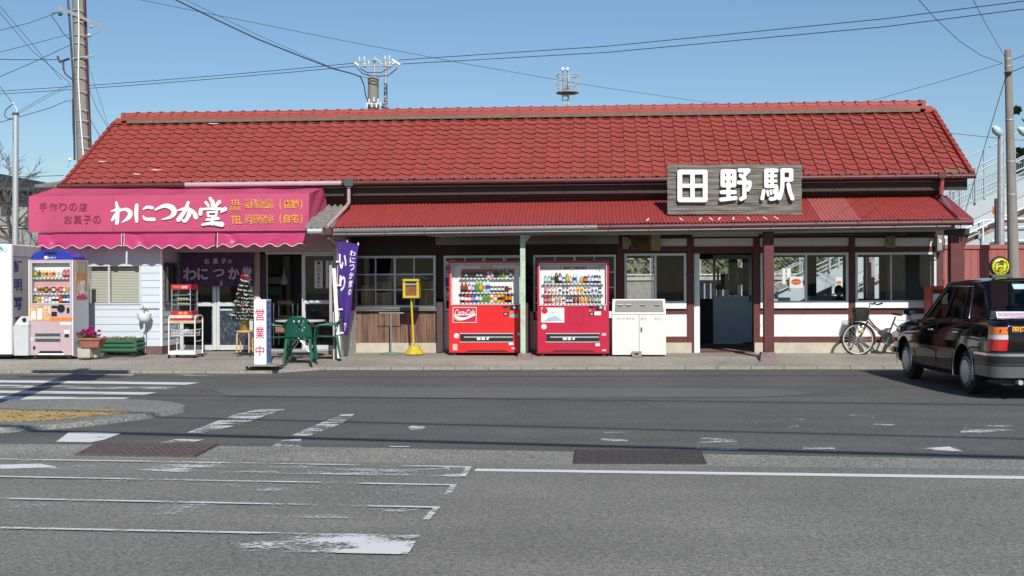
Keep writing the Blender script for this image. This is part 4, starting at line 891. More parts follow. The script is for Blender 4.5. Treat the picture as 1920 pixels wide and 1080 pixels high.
def common(vm, Y, o, spec):   # lower front: coin unit, delivery flap, stickers; o = pixel offset
    X_ = lambda u: u + o
    part(vm, 'delivery_flap', M['black'], lambda b: b.pbox(X_(863),625.5,X_(962),641,Y-.004,.01), smooth=0)
    part(vm, 'delivery_frame', M['steel'], lambda b: [b.pbox(X_(862),624.5,X_(963),626.2,Y-.012,.014), b.pbox(X_(862),640.5,X_(963),642,Y-.012,.014), b.pbox(X_(870),631,X_(961),633,Y-.008,.006)], smooth=0)
    part(vm, 'delivery_notice', M['paper'], lambda b: [b.pbox(X_(894),633,X_(901),637.5,Y-.010,.003), b.pbox(X_(903),632,X_(909),637.5,Y-.010,.003), b.add([at(X_(911),637,Y-.011), at(X_(916),637,Y-.011), at(X_(917),631.5,Y-.011), at(X_(913),633,Y-.011)], [(0,1,2,3)])], smooth=0)
    part(vm, 'coin_unit', M['black'], lambda b: [b.pbox(X_(942.5),573.5,X_(953),577.5,Y-.008,.012), b.pbox(X_(955.5),572.5,X_(969),581,Y-.012,.015), b.pbox(X_(944),585,X_(952.5),592,Y-.008,.012)], smooth=0, bevel=.004)
    part(vm, 'bill_slot', M['steel'], lambda b: [b.pbox(X_(946),587,X_(950),590.5,Y-.014,.01), b.lathe([(.03,0),(.03,.012)], at(X_(965),576.5,Y-.012)+Vector((0,-.012,0)), 12, 0, 'Y')], smooth=0)
    part(vm, 'kick_recess', M['black'], lambda b: b.add([at(X_(872),659.5,Y-.003), at(X_(955),659.5,Y-.003), at(X_(948),656.8,Y-.003), at(X_(880),656.8,Y-.003)], [(0,1,2,3)]), smooth=0)
    part(vm, 'panel_groove', M['dred'], lambda b: [b.pbox(X_(843.5),660.5,X_(978),661.6,Y-.003,.006)], smooth=0)
Y1 = 21.95
v1 = machine('bright red drinks vending machine with white script logo panel, behind the pale green post', Y1, 841.8, 981, 489.5, 663.2, M['red'], M['dred'], (846.5,494.5,977.5,570.5), .72, GRP)
for v, s, u0, u1 in ((518.2,'ccoffee/brown/.72 ccoffee/white/.74 cnavy/coffee/.74 cnavy/coffee/.74 ccola/white/.74 ccola/white/.74 cdkgreen/brown/.75 cwhite/pink/.78 cpink/white/.78 ccola/navy/.78 btea/dkgreen/1.1 btea/yellow/1.1 bclear/dkgreen/1.1 bnavy/white/1.1',864,961),
                     (545.0,'bcola/red/1.0 bcola/red/1.0 bred/white/1.0 bblue/water/.9 btea/tea/1.15 btea/yellow/1.15 bwater/orange/1.1 bwater/blue/1.2 ccoffee/white/.62 cnavy/white/.62 cnavy/white/.62 ccola/white/.62 ccola/brown/.62 cwhite/red/.66',863,960),
                     (564.5,'ccola/white/.85 cred/white/.75 cred/white/.75 cblue/pink/.75 bblue/white/1.0 btea/white/.95 btea/tea/.95 btea/tea/.95 cwhite/orange/.8 corange/white/.8 cyellow/coffee/.8 corange/brown/.85 bcola/orange/1.05 bcola/orange/1.05',863,960)):
    shelf(v1, u0-3, u1+3, v+3, Y1, 14); row(v1, R(s), u0, u1, v+2.6, v-17 if v > 519 else v-13, Y1+.065)
part(v1, 'price_strip', M['crimson'], lambda b: b.pbox(865,504,965,515.5,Y1+.094,.004), smooth=0)
part(v1, 'display_lettering', M['crimson'], lambda b: b.ptext('Coca-Cola', 900,496.5,923,502.5,Y1+.094,bold=.01,shear=.3), smooth=0)
part(v1, 'side_card', M['alul'], lambda b: [b.pbox(965,498,975,571,Y1+.09,.008)], smooth=0)
lp = part(v1, 'logo_panel', mat('logo_crimson', (.48,.015,.05), .4), lambda b: b.pbox(849.5,576.5,893,604.5,Y1-.012,.012), smooth=0)
part(lp, 'panel_frame', M['paper'], lambda b: [b.pbox(849,576,893.5,577,Y1-.016,.01), b.pbox(849,604,893.5,605,Y1-.016,.01), b.pbox(849,577,850,604,Y1-.016,.01), b.pbox(892.5,577,893.5,604,Y1-.016,.01)], smooth=0)
def logo(b):
    b.ptext('Coca-Cola', 853,580,890,591,Y1-.0145,bold=.012,shear=.35)
    b.ribbon([(857,592,1.2),(870,590.5,1.0),(888,591.5,1.2)], lambda x,y,o: at(x,y,Y1-.0145)+Vector((0,-o,0)), off=.001)
    b.ribbon([(851,590,1.5),(858,596,5),(872,597,4.5),(892,589.5,2)], lambda x,y,o: at(x,y,Y1-.0145)+Vector((0,-o,0)), off=.002)
part(lp, 'logo_lettering', M['white'], logo, smooth=0)
part(lp, 'logo_ribbon', M['gold'], lambda b: b.ribbon([(851,596.5,1.6),(858,600,2.4),(868,601,1.0)], lambda x,y,o: at(x,y,Y1-.0145)+Vector((0,-o,0)), off=.001), smooth=0)
common(v1, Y1, 0, None)
part(v1, 'sticker', M['paper'], lambda b: b.lathe([(.051,0),(.051,.003)], at(856,629.5,Y1)+Vector((0,-.004,0)), 20, 0, 'Y'), smooth=0)
part(v1, 'sticker', M['steel'], lambda b: b.pbox(849,645,857.5,657,Y1-.004,.005), smooth=0); part(v1, 'sticker', M['paper'], lambda b: b.pbox(954,641.5,962.5,647,Y1-.005,.004), smooth=0)
part(v1, 'sticker', mat('green_sticker', (.30,.42,.35), .6), lambda b: b.pbox(955.5,588.5,972,595.5,Y1-.004,.003), smooth=0); part(v1, 'sticker', M['orange'], lambda b: b.pbox(956,583,962,588,Y1-.004,.003), smooth=0)
part(v1, 'lock', M['steel'], lambda b: [b.pbox(974,574,977.5,582,Y1-.01,.012), b.pbox(970.5,624,976.5,629,Y1-.006,.008), b.pbox(959.5,651.5,967.5,655,Y1-.006,.008)], smooth=0)
part(v1, 'top_fitting', M['pgreen'], lambda b: [b.pbox(903,486.5,907,489.4,Y1+.1,.1), b.pbox(944,484,949,489.4,Y1+.1,.1), b.pbox(843,488,855,489.4,Y1+.2,.2)], smooth=0)
Y2 = 21.78
v2 = machine('crimson drinks vending machine with white header lettering and mountain picture panel', Y2, 1007.5, 1142, 488.5, 665, M['crimson'], M['dred'], (1012,494.5,1136.5,571.5), .74, GRP)
for v, s in ((526.2,'bteal/white/.95 bteal/white/.95 bclear/tea/1.2 bcola/coffee/1.2 bcoffee/white/1.18 cblue/white/.7 btea/yellow/1.18 borange/white/.9 bwater/blue/1.1 bwater/white/1.1 bgold/yellow/.9 ccola/orange/.8 bblue/white/1.0 bblue/white/1.0 ccola/white/.9 bcola/white/.9'),
             (545.2,'bred/pink/1.0 bred/white/1.0 bgold/white/1.0 bpink/white/.9 bwhite/coffee/.9 bcoffee/white/.95 bcoffee/white/.95 bwhite/orange/.95 bwhite/pink/.95 byellow/orange/1.0 byellow/orange/1.0 bdkgreen/white/1.0 bdkgreen/white/1.0 bpink/blue/.85 bwater/blue/.85 ccola/white/.8'),
             (564.2,'cred/pink/.95 cred/pink/.95 bgold/white/1.1 bpink/gold/1.0 bgold/pink/1.0 bwhite/red/.95 cnavy/white/.8 cnavy/white/.8 bcoffee/red/1.1 bcoffee/red/1.1 borange/yellow/1.1 borange/yellow/1.1 bdkgreen/pink/1.05 bdkgreen/pink/1.05 bdkgreen/clear/1.1 bdkgreen/clear/1.1')):
    shelf(v2, 1016, 1131, v+5, Y2, 16); row(v2, R(s), 1019.5, 1128, v+4.6, v-10 if v > 530 else v-13, Y2+.065)
part(v2, 'display_panel', mat('grey_header', (.50,.51,.53), .5), lambda b: [b.pbox(1014,500.5,1046,505,Y2+.094,.004), b.pbox(1102,500.5,1124,505,Y2+.094,.004)], smooth=0)
def star(b):
    c = at(1050.5,502.3,Y2+.092); p = [c + Vector((math.sin(pi*k/5),0,math.cos(pi*k/5)))*(.034 if k % 2 == 0 else .014) for k in range(10)]; b.add(p, [tuple(range(9,-1,-1))])
    b.ptext('BEST DRINKS', 1056,499.8,1100,505.2,Y2+.092,bold=.05,shear=.15)
part(v2, 'display_lettering', M['dred'], star, smooth=0)
part(v2, 'divider', M['crimson'], lambda b: b.pbox(1124,497,1125,509,Y2+.09,.006), smooth=0)
pp = part(v2, 'picture_panel', M['paper'], lambda b: b.pbox(1014.5,577,1058,605,Y2-.012,.012), smooth=0, bevel=.004)
def arcs(b):
    c = at(1021,582.5,Y2-.0145); b.add([c + Vector((math.cos(w)*(.062),0,math.sin(w)*.06)) for w in [2*pi*k/20 for k in range(20)]], [tuple(range(20))])
part(pp, 'picture', M['crimson'], arcs, smooth=0)
part(pp, 'picture', mat('blue_grey_print', (.35,.50,.60), .7), lambda b: [b.add([at(u,v,Y2-.014) for u,v in ((1018,603),(1030,595),(1040,592),(1047,595),(1056,602))], [(0,1,2,3,4)]), b.pbox(1031,585,1033.5,587.5,Y2-.014,.002), b.pbox(1035.5,584.5,1039,588,Y2-.014,.002), b.pbox(1042,585.5,1044,587,Y2-.014,.002), b.pbox(1028,591,1036,592,Y2-.014,.002)], smooth=0)
common(v2, Y2, 161.5, None)
part(v2, 'panel_groove', M['dred'], lambda b: [b.pbox(1066,577,1095,577.8,Y2-.002,.004), b.pbox(1066,606.5,1095,607.3,Y2-.002,.004), b.pbox(1066,578,1066.7,606.4,Y2-.002,.004), b.pbox(1094.3,578,1095,606.4,Y2-.002,.004)], smooth=0)
part(v2, 'sticker', M['paper'], lambda b: b.lathe([(.053,0),(.053,.003)], at(1020,612.5,Y2)+Vector((0,-.004,0)), 20, 0, 'Y'), smooth=0)
part(v2, 'sticker', M['paper'], lambda b: [b.pbox(1114.5,584,1127,591,Y2-.005,.004), b.pbox(1116.5,644,1125,649,Y2-.005,.004)], smooth=0); part(v2, 'sticker', M['orange'], lambda b: b.pbox(1104.5,580.5,1108.5,584,Y2-.005,.004), smooth=0)
part(v2, 'lock', M['steel'], lambda b: [b.pbox(1132.5,574,1136,582,Y2-.01,.012), b.pbox(1128.5,624.5,1136.5,629.5,Y2-.006,.008), b.pbox(1129,655,1136.5,658.5,Y2-.006,.008)], smooth=0)
# ------------------------------------------------------------------ recycling cabinet
RY_ = 21.75
rc = thing('recycling_cabinet', 'cream double door recycling cabinet with four round openings beside the crimson machine', 'recycling bin', at(1197,667,RY_))
def rcb(b):
    x0, x1 = X(1147.5,RY_), X(1248.5,RY_); zb, zm, zt = Z(665.5,RY_,1197), Z(588.5,RY_,1197), Z(561,RY_,1197)
    b.box(x0, x1, RY_, RY_+.55, zb, zm)
    b.hexa([(x0,RY_,zm),(x1,RY_,zm),(x1,RY_+.55,zm),(x0,RY_+.55,zm)], [(x0+.01,RY_+.09,zt),(x1-.01,RY_+.09,zt),(x1-.01,RY_+.55,zt),(x0+.01,RY_+.55,zt)])
part(rc, 'body', M['cream'], rcb, smooth=0, bevel=.008)
def slope(u, v, off):   # point on the sloping top panel
    t = (588.5 - v)/(588.5-561); p = at(u, v, RY_ + .09*t); return p + Vector((0, -off, 0))
part(rc, 'panel', mat('brown_grey_panel', (.21,.19,.165), .6), lambda b: b.quad(slope(1152,585.5,.006), slope(1245,585.5,.006), slope(1242.5,563,.006), slope(1154,563,.006)), smooth=0)
def hole(b, u, off, r, lid=False):
    c = slope(u, 572.5, off); ax, az = Vector((1,0,0)), (slope(u,563,0)-slope(u,585,0)).normalized()
    if lid: b.quad(c-ax*.055+az*.028, c+ax*.055+az*.028, c+ax*.05+az*.006-Vector((0,.02,0)), c-ax*.05+az*.006-Vector((0,.02,0)))
    else: b.add([c + ax*math.cos(w)*r*1.15 + az*math.sin(w)*r for w in [2*pi*k/18 for k in range(18)]], [tuple(range(18))])
for u in (1162,1178.5,1205,1232):
    h_ = part(rc, 'opening', M['black'], lambda b: hole(b, u, .010, .038), smooth=0); part(h_, 'lip', M['steel'] if u > 1190 else mat('pale_teal_lip', (.45,.60,.62), .5), lambda b: hole(b, u, .013, 0, True), smooth=0)
part(rc, 'door_gap', M['dgrey'], lambda b: [b.pbox(1198,590,1198.7,664,RY_-.003,.004), b.pbox(1150,588.8,1246,589.5,RY_-.003,.004)], smooth=0)
part(rc, 'handle', M['dgrey'], lambda b: b.pbox(1201,614,1204,623,RY_-.006,.01), smooth=0)
part(rc, 'lettering', M['ink'], lambda b: [b.ptext('ペットボトル',1156,595,1190,600,RY_-.003), b.ptext('カン',1201,595.5,1212,600,RY_-.003), b.ptext('ビン',1228,595,1239,600,RY_-.003)], smooth=0)
for u in (1149,1240): part(rc, 'foot', M['dgrey'], lambda b: b.pbox(u,665.5,u+6,668,RY_+.05,.4), smooth=0)
blk = thing('hollow_block', 'small hollow concrete block lying at the foot of the recycling cabinet', 'concrete block', gnd(1194,668,.165))
part(blk, 'body', M['greyc'], lambda b: [b.pbox(1185,659,1190,669,21.6,.12), b.pbox(1197,659,1203,669,21.6,.12), b.pbox(1190,659,1197,662,21.6,.12), b.pbox(1190,666,1197,669,21.6,.12)], smooth=0, bevel=.006)
# ------------------------------------------------------------------ left of the shop: booth, bin, pink machine
BY = 20.6
bx = at(23, 560, BY).x
bo = thing('photo_booth', 'white photo booth with grey side panel and vertical purple characters at the left edge', 'photo booth', (bx-.6, BY+.8, .17))
zb, zt = Z(665,BY,20), Z(457.5,BY,20)
part(bo, 'body', mat('booth_white', (.78,.80,.80), .5, var=.03), lambda b: b.box(bx-1.4, bx-.02, BY, BY+1.55, zb, zt), smooth=0, bevel=.02)
part(bo, 'side_panel', mat('booth_grey', (.40,.40,.39), .55, var=.06), lambda b: b.box(bx-.019, bx, BY+.02, BY+1.55, zb, zt-.02), smooth=0)
part(bo, 'top_band', mat('booth_band', (.46,.45,.44), .55), lambda b: b.box(bx+.001, bx+.006, BY+.02, BY+1.55, Z(480,BY,25), zt-.03), smooth=0)
part(bo, 'plinth', M['black'], lambda b: b.box(bx-1.38, bx-.03, BY+.04, BY+1.5, zb-.04, zb), smooth=0)
def booth_txt(b):
    for ch, v0, v1 in (('証',487.5,510.5),('明',522.5,545.5),('写',557.5,581),('真',592.5,616)):
        z1, z0 = Z(v0,BY+.15,30), Z(v1,BY+.15,30); b.text(ch, (bx+.003, BY+.06, z0), (0,1,0), (0,0,1), .30, z1-z0, bold=.03)
part(bo, 'lettering', M['navy'], booth_txt, smooth=0)
sp = part(bo, 'sign_plate', mat('mint_plate', (.62,.74,.70), .5), lambda b: b.pbox(-14,460,11.5,472,BY-.012,.01), smooth=0, bevel=.003)
part(sp, 'sign_mark', mat('teal_mark', (.05,.42,.36), .5), lambda b: b.ribbon([(-8,467,4),(-2,463,4),(4,468,4)], lambda x,y,o: at(x,y,BY-.014)+Vector((0,-o,0))), smooth=0)
bn = thing('litter_bin', 'small white litter bin with a round hole between photo booth and pink machine', 'litter bin', at(39,667,20.55))
def bin_(b):
    Yb = 20.5; x0, x1 = X(24.5,Yb,640), X(53.5,Yb,640); z0, z1, z2 = Z(667,Yb,39), Z(611,Yb,39), Z(594,Yb,39)
    b.hexa([(x0+.01,Yb,z0),(x1-.01,Yb,z0),(x1-.01,Yb+.32,z0),(x0+.01,Yb+.32,z0)], [(x0,Yb-.01,z1),(x1,Yb-.01,z1),(x1,Yb+.34,z1),(x0,Yb+.34,z1)])
part(bn, 'body', mat('bin_white', (.56,.57,.57), .5, var=.05), bin_, smooth=0, bevel=.012)
def lid(b):
    Yb = 20.5; x0, x1 = X(24,Yb,600), X(54,Yb,600); z1, z2 = Z(610.5,Yb,39), Z(593,Yb,39); n = 10; vs = []
    for y in (Yb-.015, Yb+.34):
        for k in range(n+1):
            s = k/n; hh = min(1, max(0, (s-.12)/.42)) if s < .75 else (1-s)/.25*.6+.4; vs.append((x0+(x1-x0)*s, y, z1+(z2-z1)*(hh**.7)))
        vs += [(x1,y,z1),(x0,y,z1)]
    m = n+3; b.add(vs, [tuple(range(m)), tuple(reversed(range(m,2*m)))] + [(i,(i+1)%m,m+(i+1)%m,m+i) for i in range(m)])
part(bn, 'lid', mat('lid_white', (.66,.67,.67), .5), lid, smooth=0)
part(bn, 'opening', M['black'], lambda b: b.lathe([(.042,0),(.042,.004)], at(45.5,600,20.48)+Vector((0,0,0)), 16, 0, 'Y'), smooth=0)
v3 = machine('pale pink drinks vending machine with an arched royal blue top beside the photo booth', BY, 53.5, 137, 487, 668, M['pinkm'], M['pinkm'], (60.5,493,131,569.5), .66, None)
def arch(b):
    n = 18; vs = []
    for y in (BY, BY+.52):
        for k in range(n+1):
            w = pi*k/n; p = at(97-39.5*math.cos(w), 487-19*math.sin(w)**.85, BY); vs.append((p.x, y, p.z))
    m = n+1; b.add(vs, [tuple(range(m)), tuple(reversed(range(m,2*m)))] + [(i,(i+1)%m,m+(i+1)%m,m+i) for i in range(m)])
ar = part(v3, 'arched_top', M['blue'], arch, smooth=25)
part(ar, 'lettering', M['paper'], lambda b: [b.pbox(83,480,89,485.5,BY-.006,.005), b.ptext('あったか〜い', 90,481,105,485,BY-.004,bold=.03)], smooth=0)
part(ar, 'vent', M['black'], lambda b: b.pbox(83.5,472,106,477.5,BY-.004,.004), smooth=0)
part(v3, 'trim', M['white'], lambda b: [b.pbox(53.5,487.5,55,667,BY-.006,.006), b.pbox(135.5,487.5,137,667,BY-.006,.006)], smooth=0)
for v, s in ((516,'btea/yellow/1.0 btea/dkgreen/1.0 byellow/pink/.95 byellow/red/.95 byellow/pink/.95 byellow/red/.95 bwhite/clear/1.05 bwhite/clear/1.05 bred/pink/1.1 bred/pink/1.1'),
             (545,'cpink/white/.75 cpink/brown/.75 cgold/brown/.75 cbrown/gold/.75 cpink/brown/.75 cbrown/white/.75 cpink/red/.75 cred/pink/.75 cgold/white/.75 cpink/gold/.75'),
             (564,'bdkgreen/yellow/.75 cyellow/gold/.7 cwhite/clear/.72 cpink/white/.75 cwater/white/.7 cwhite/coffee/.72 cwhite/coffee/.72 cred/orange/.8 cnavy/white/.8 cblue/white/.8')):
    shelf(v3, 60.5, 131, v+4.5, BY, 10); row(v3, R(s), 63.5, 131, v+4, v-13, BY+.065)
part(v3, 'display_panel', mat('pink_display_print', (.60,.33,.33), .6), lambda b: b.pbox(64,526,131,536,BY+.094,.004), smooth=0)
op = part(v3, 'picture_panel', mat('orange_print', (.66,.36,.16), .5, var=.35, scale=12), lambda b: b.pbox(55.5,573.5,95,601,BY-.006,.006), smooth=0)
part(op, 'picture', M['paper'], lambda b: [b.pbox(58.5,583,67,599,BY-.009,.003), b.pbox(70,578,79,599,BY-.009,.003), b.ptext('選', 81,575,88,586,BY-.008,bold=.04), b.ptext('べる', 89,576,95,590,BY-.008,bold=.04)], smooth=0)
part(v3, 'lower_strip', M['orange'], lambda b: b.pbox(95.5,595,135,602,BY-.006,.006), smooth=0)
part(v3, 'coin_unit', M['black'], lambda b: [b.pbox(96.5,573,107,578,BY-.008,.01), b.pbox(96.5,584.5,106.5,593,BY-.008,.01), b.lathe([(.075,0),(.075,.01)], at(115,578,BY)+Vector((0,-.012,0)), 18, 0, 'Y'), b.pbox(125,577,130,587,BY-.008,.01)], smooth=0)
part(v3, 'delivery_flap', M['dgrey'], lambda b: b.pbox(66,625,113,641,BY-.004,.006), smooth=0)
part(v3, 'delivery_frame', M['steel'], lambda b: [b.pbox(65,623.5,114,625.2,BY-.012,.014), b.pbox(66,631,113,635,BY-.008,.006)], smooth=0)
part(v3, 'sticker', M['paper'], lambda b: [b.pbox(120.5,619,130,626,BY-.005,.004)], smooth=0); part(v3, 'sticker', M['cream'], lambda b: b.pbox(112,603.5,134,609.5,BY-.005,.004), smooth=0)
part(v3, 'sticker', mat('mint_sticker', (.45,.60,.56), .6), lambda b: b.lathe([(.045,0),(.045,.003)], at(60,635.5,BY)+Vector((0,-.004,0)), 16, 0, 'Y'), smooth=0)
part(v3, 'lock', M['black'], lambda b: [b.pbox(121,626.5,129,632.5,BY-.006,.006), b.pbox(62,649,66,655.5,BY-.006,.006)], smooth=0)
part(v3, 'kick_recess', M['black'], lambda b: b.add([at(70,664,BY-.003), at(121,664,BY-.003), at(116,658,BY-.003), at(75,658,BY-.003)], [(0,1,2,3)]), smooth=0)
part(v3, 'kick_trim', M['white'], lambda b: b.pbox(71,662.5,120,665.5,BY-.01,.01), smooth=0)
sx = at(137, 570, BY).x
part(v3, 'side_panel', mat('side_grey', (.50,.52,.55), .5, var=.04), lambda b: b.box(sx-.002, sx+.0008, BY+.035, BY+.655, Z(667,BY+.3,150), Z(488,BY+.3,150)), smooth=0)
vp = part(v3, 'side_poster', mat('orange_red_print', (.58,.27,.05), .5, var=.3, scale=7), lambda b: b.box(sx+.001, sx+.005, BY+.13, BY+.58, Z(561,BY+.3,150), Z(489,BY+.3,150)), smooth=0)
part(vp, 'poster_band', M['crimson'], lambda b: b.box(sx+.0052, sx+.007, BY+.13, BY+.58, Z(561,BY+.3,150), Z(545,BY+.3,150)), smooth=0)
part(vp, 'picture', mat('grey_bottles_print', (.35,.38,.36), .6, var=.4, scale=25), lambda b: [b.box(sx+.0052, sx+.007, BY+.17+k*.13, BY+.26+k*.13, Z(513,BY+.3,150), Z(492,BY+.3,150)) for k in range(3)], smooth=0)
part(vp, 'lettering', M['white'], lambda b: [b.text('100', (sx+.009, BY+.15, Z(556,BY+.3,150)), (0,1,.12), (0,0,1), .32, Z(527,BY+.3,150)-Z(556,BY+.3,150), bold=.05, shear=.2), b.text('円', (sx+.009, BY+.47, Z(556,BY+.3,150)), (0,1,0), (0,0,1), .1, .1, bold=.04)], smooth=0)
# ------------------------------------------------------------------ plants, blocks, sink
def leafblob(b, c, r, n, size, mi=0, flat=1.0, droop=.0):
    c = Vector(c)
    for _ in range(n):
        d = Vector((random.gauss(0,1), random.gauss(0,1), random.gauss(0,1)*flat)).normalized() * random.random()**.5
        p = c + Vector((d.x*r[0], d.y*r[1], d.z*r[2])); a = Vector((random.gauss(0,1), random.gauss(0,1), random.gauss(0,.7))).normalized(); t = a.cross(Vector((random.random(),random.random(),random.random()))).normalized()
        s = size*random.uniform(.6,1.3); b.add([p-a*s, p+t*s*.45, p+a*s, p-t*s*.45], [(0,1,2,3)], mi)
for lab, u0, u1, Yb, dep in (('left rough concrete block under the terracotta planter', 144.5,168.5,20.45,.19), ('right narrow concrete block half behind the other under the terracotta planter', 169.5,181,20.62,.19)):
    t = thing('concrete_block', lab, 'concrete block', at((u0+u1)/2, 671, Yb), group='concrete blocks under the flower planter')
    part(t, 'body', M['concrete'], lambda b: b.pbox(u0,652.5,u1,671,Yb,dep), bevel=.012)
pt = thing('flower_planter', 'terracotta trough of magenta flowers standing on two concrete blocks', 'planter', at(166,652.5,20.55))
def trough(b):
    p0, p1 = at(151,652.3,20.42), at(184,652.3,20.42); q0, q1 = at(146.5,634.5,20.36), at(187,634.5,20.36)
    b.hexa([(p0.x,20.42,p0.z),(p1.x,20.42,p1.z),(p1.x,20.62,p1.z),(p0.x,20.62,p0.z)], [(q0.x,20.37,q0.z),(q1.x,20.37,q1.z),(q1.x,20.68,q1.z),(q0.x,20.68,q0.z)])
    b.box(q0.x-.01,q1.x+.01,20.355,20.69,q0.z-.035,q0.z+.004)
part(pt, 'trough', M['terra'], trough, smooth=0, bevel=.008)
fc = at(166,629,20.5)
part(pt, 'foliage', M['leaf'], lambda b: [leafblob(b, fc, (.22,.13,.09), 420, .03), leafblob(b, at(148,640,20.42), (.06,.06,.10), 60, .025)], smooth=0)
for k, (u, v, r) in enumerate(((157,621,.05),(161,624,.04),(170,616,.055),(172,621,.05),(167,627,.04),(146,626,.03),(177,624,.03),(186,620,.025),(164,619,.03),(175,628,.03))):
    part(pt, 'blossom', M['magenta'], lambda b: leafblob(b, at(u,v,20.42), (r,r,r*.9), int(26+900*r), .024), smooth=0)
gp = thing('log_planter', 'green planter of stacked plastic logs with dry plants under the shop window', 'planter', at(222,663,21.35))
m_log = mat('green_log', (.025,.11,.055), .55, var=.15, scale=10)
def logs(b):
    x0, x1 = X(184,21.3,650), X(258,21.3,650); z0 = Z(662,21.3,222)
    for k in range(3):
        z = z0+.055+k*.085; b.cyl((x0,21.28,z),(x1,21.28,z),.045,None,12); b.cyl((x0,21.58,z),(x1,21.58,z),.045,None,12)
        for x in (x0+.03, x1-.03): b.cyl((x,21.24,z+.03),(x,21.64,z+.03),.043,None,12)
part(gp, 'logs', m_log, logs); 
part(gp, 'soil', mat('soil', (.06,.045,.03), .95), lambda b: b.box(X(188,21.4,640), X(254,21.4,640), 21.3, 21.57, Z(645,21.4,222)-.05, Z(642,21.4,222)), smooth=0)
part(gp, 'dry_plant', M['dry'], lambda b: [leafblob(b, at(u,636,21.42), (.07,.1,.06), 60, .028) for u in range(195,256,7)], smooth=0)
for u in (194,244): part(gp, 'foot', M['black'], lambda b: b.pbox(u,662,u+9,665,21.25,.3), smooth=0)
sk = thing('wash_basin', 'white outdoor hand basin with tap on the pale blue shop wall', 'wash basin', at(270,600,21.7))
bc = at(270.5,588,21.66)
part(sk, 'bowl', M['white'], lambda b: b.lathe([(.03,-.175),(.07,-.165),(.115,-.12),(.135,-.05),(.14,0),(.128,0),(.11,-.05),(.07,-.1),(.02,-.11)], bc, 20), smooth=50)
part(sk, 'drain_pipe', M['white'], lambda b: b.tube([bc+Vector((0,0,-.17)), bc+Vector((0,0,-.33)), bc+Vector((-.04,.02,-.38)), bc+Vector((-.07,.03,-.33)), bc+Vector((-.05,.05,-.30)), bc+Vector((-.03,.1,-.42)), bc+Vector((-.03,.12,-.80))], .018, 8), smooth=50)
tp = part(sk, 'tap', M['chrome'], lambda b: [b.tube([at(268,575,21.88), at(268,575,21.74), at(269,578,21.66), at(269.5,582,21.64)], .011, 8), b.tube([at(271,571,21.76), at(277,575,21.76)], .008, 6), b.ball(at(270,573,21.76), .018, 8, 6)], smooth=50)
part(sk, 'water_pipe', M['steel'], lambda b: b.tube([at(263,577.5,21.86), at(298,577.5,21.86)], .008, 6), smooth=50)
# ------------------------------------------------------------------ trolley with the food warmer
TY = 20.95
tr = thing('service_trolley', 'white tubular service trolley on castors outside the shop', 'trolley', at(343,672,TY))
g = lambda u, v, d=0.0: at(u, v, TY) + Vector((0, d, 0))
def frame(b):
    for d in (0, .42):
        pts = [g(316.5,664,d), g(316.5,600,d), g(317.5,595,d), g(320,592.5,d)]
        b.tube([g(316.5,667,d), g(316.5,598,d)], .013, 8); b.tube([g(365.5,667,d), g(365.5,598,d)], .013, 8)
    for u in (316.5, 365.5): b.tube([g(u,598,0), g(u,594,.03), g(u,592,.09), g(u,592,.33), g(u,594,.39), g(u,598,.42)], .013, 8)
    for v in (640, 618): b.tube([g(365.5,v,0), g(365.5,v,.42)], .008, 6); b.tube([g(316.5,v,0), g(316.5,v,.42)], .008, 6)
part(tr, 'frame', M['white'], frame, smooth=50)
part(tr, 'shelf', mat('beige_board', (.55,.42,.28), .6), lambda b: b.box(g(317.5,600).x, g(364.5,600).x, TY-.01, TY+.43, g(340,606.5).z, g(340,601).z), smooth=0, bevel=.004)
part(tr, 'shelf', M['white'], lambda b: b.box(g(317.5,660).x, g(364.5,660).x, TY, TY+.42, g(340,665).z, g(340,658).z), smooth=0, bevel=.004)
def basket(b):
    for k in range(15): u = 321+k*2.85; b.tube([g(u,619,.02), g(u,630,.03), g(u,630,.38), g(u,619,.40)], .0035, 4)
    for v in (619,624.5,630): b.tube([g(320.5,v,.02), g(362,v,.02), g(362,v,.40), g(320.5,v,.40)], .0045, 4, closed=True)
part(tr, 'basket', M['white'], basket, smooth=0)
for u, d in ((317,0),(365,0),(317,.42),(365,.42)): part(tr, 'castor', M['black'], lambda b: [b.lathe([(.036,-.012),(.036,.012)], g(u,669.5,d), 14, 0, 'X'), b.box(g(u,660,d).x-.016, g(u,660,d).x+.016, TY+d-.02, TY+d+.02, g(u,669,d).z, g(u,665,d).z)], smooth=40)
cl = thing('cloth_bundle', 'grey cloth bundle lying in the wire basket of the trolley', 'cloth', g(342,622,.2)); part(cl, 'cloth', M['soffit'], lambda b: b.grid(lambda s,t: g(331+22*s, 623-8*math.sin(pi*s)*math.sin(pi*t)-1.5*math.sin(9*s+5*t), .08+.26*t), 12, 8), smooth=60)
fw = thing('food_warmer', 'red and glass food warmer cabinet with buns on the white trolley', 'food warmer', at(343,600,TY+.03))
x0, x1 = at(321.5,565,TY+.02).x, at(357.5,565,TY+.02).x; y0, y1 = TY+.02, TY+.40; zz = lambda v: Z(v, TY+.02, 340)
m_fw = mat('warmer_red', (.50,.02,.045), .4, var=.05)
part(fw, 'base', m_fw, lambda b: b.box(x0-.02, x1+.02, y0, y1, zz(600.5), zz(583)), smooth=0, bevel=.01)
part(fw, 'base_strip', mat('ivory_print', (.62,.60,.48), .6, var=.35, scale=30), lambda b: b.box(x0-.021, x1+.021, y0-.003, y1+.003, zz(596.5), zz(591)), smooth=0)
part(fw, 'header', m_fw, lambda b: b.box(x0-.006, x1+.006, y0, y1, zz(543), zz(533.5)), smooth=0, bevel=.006)
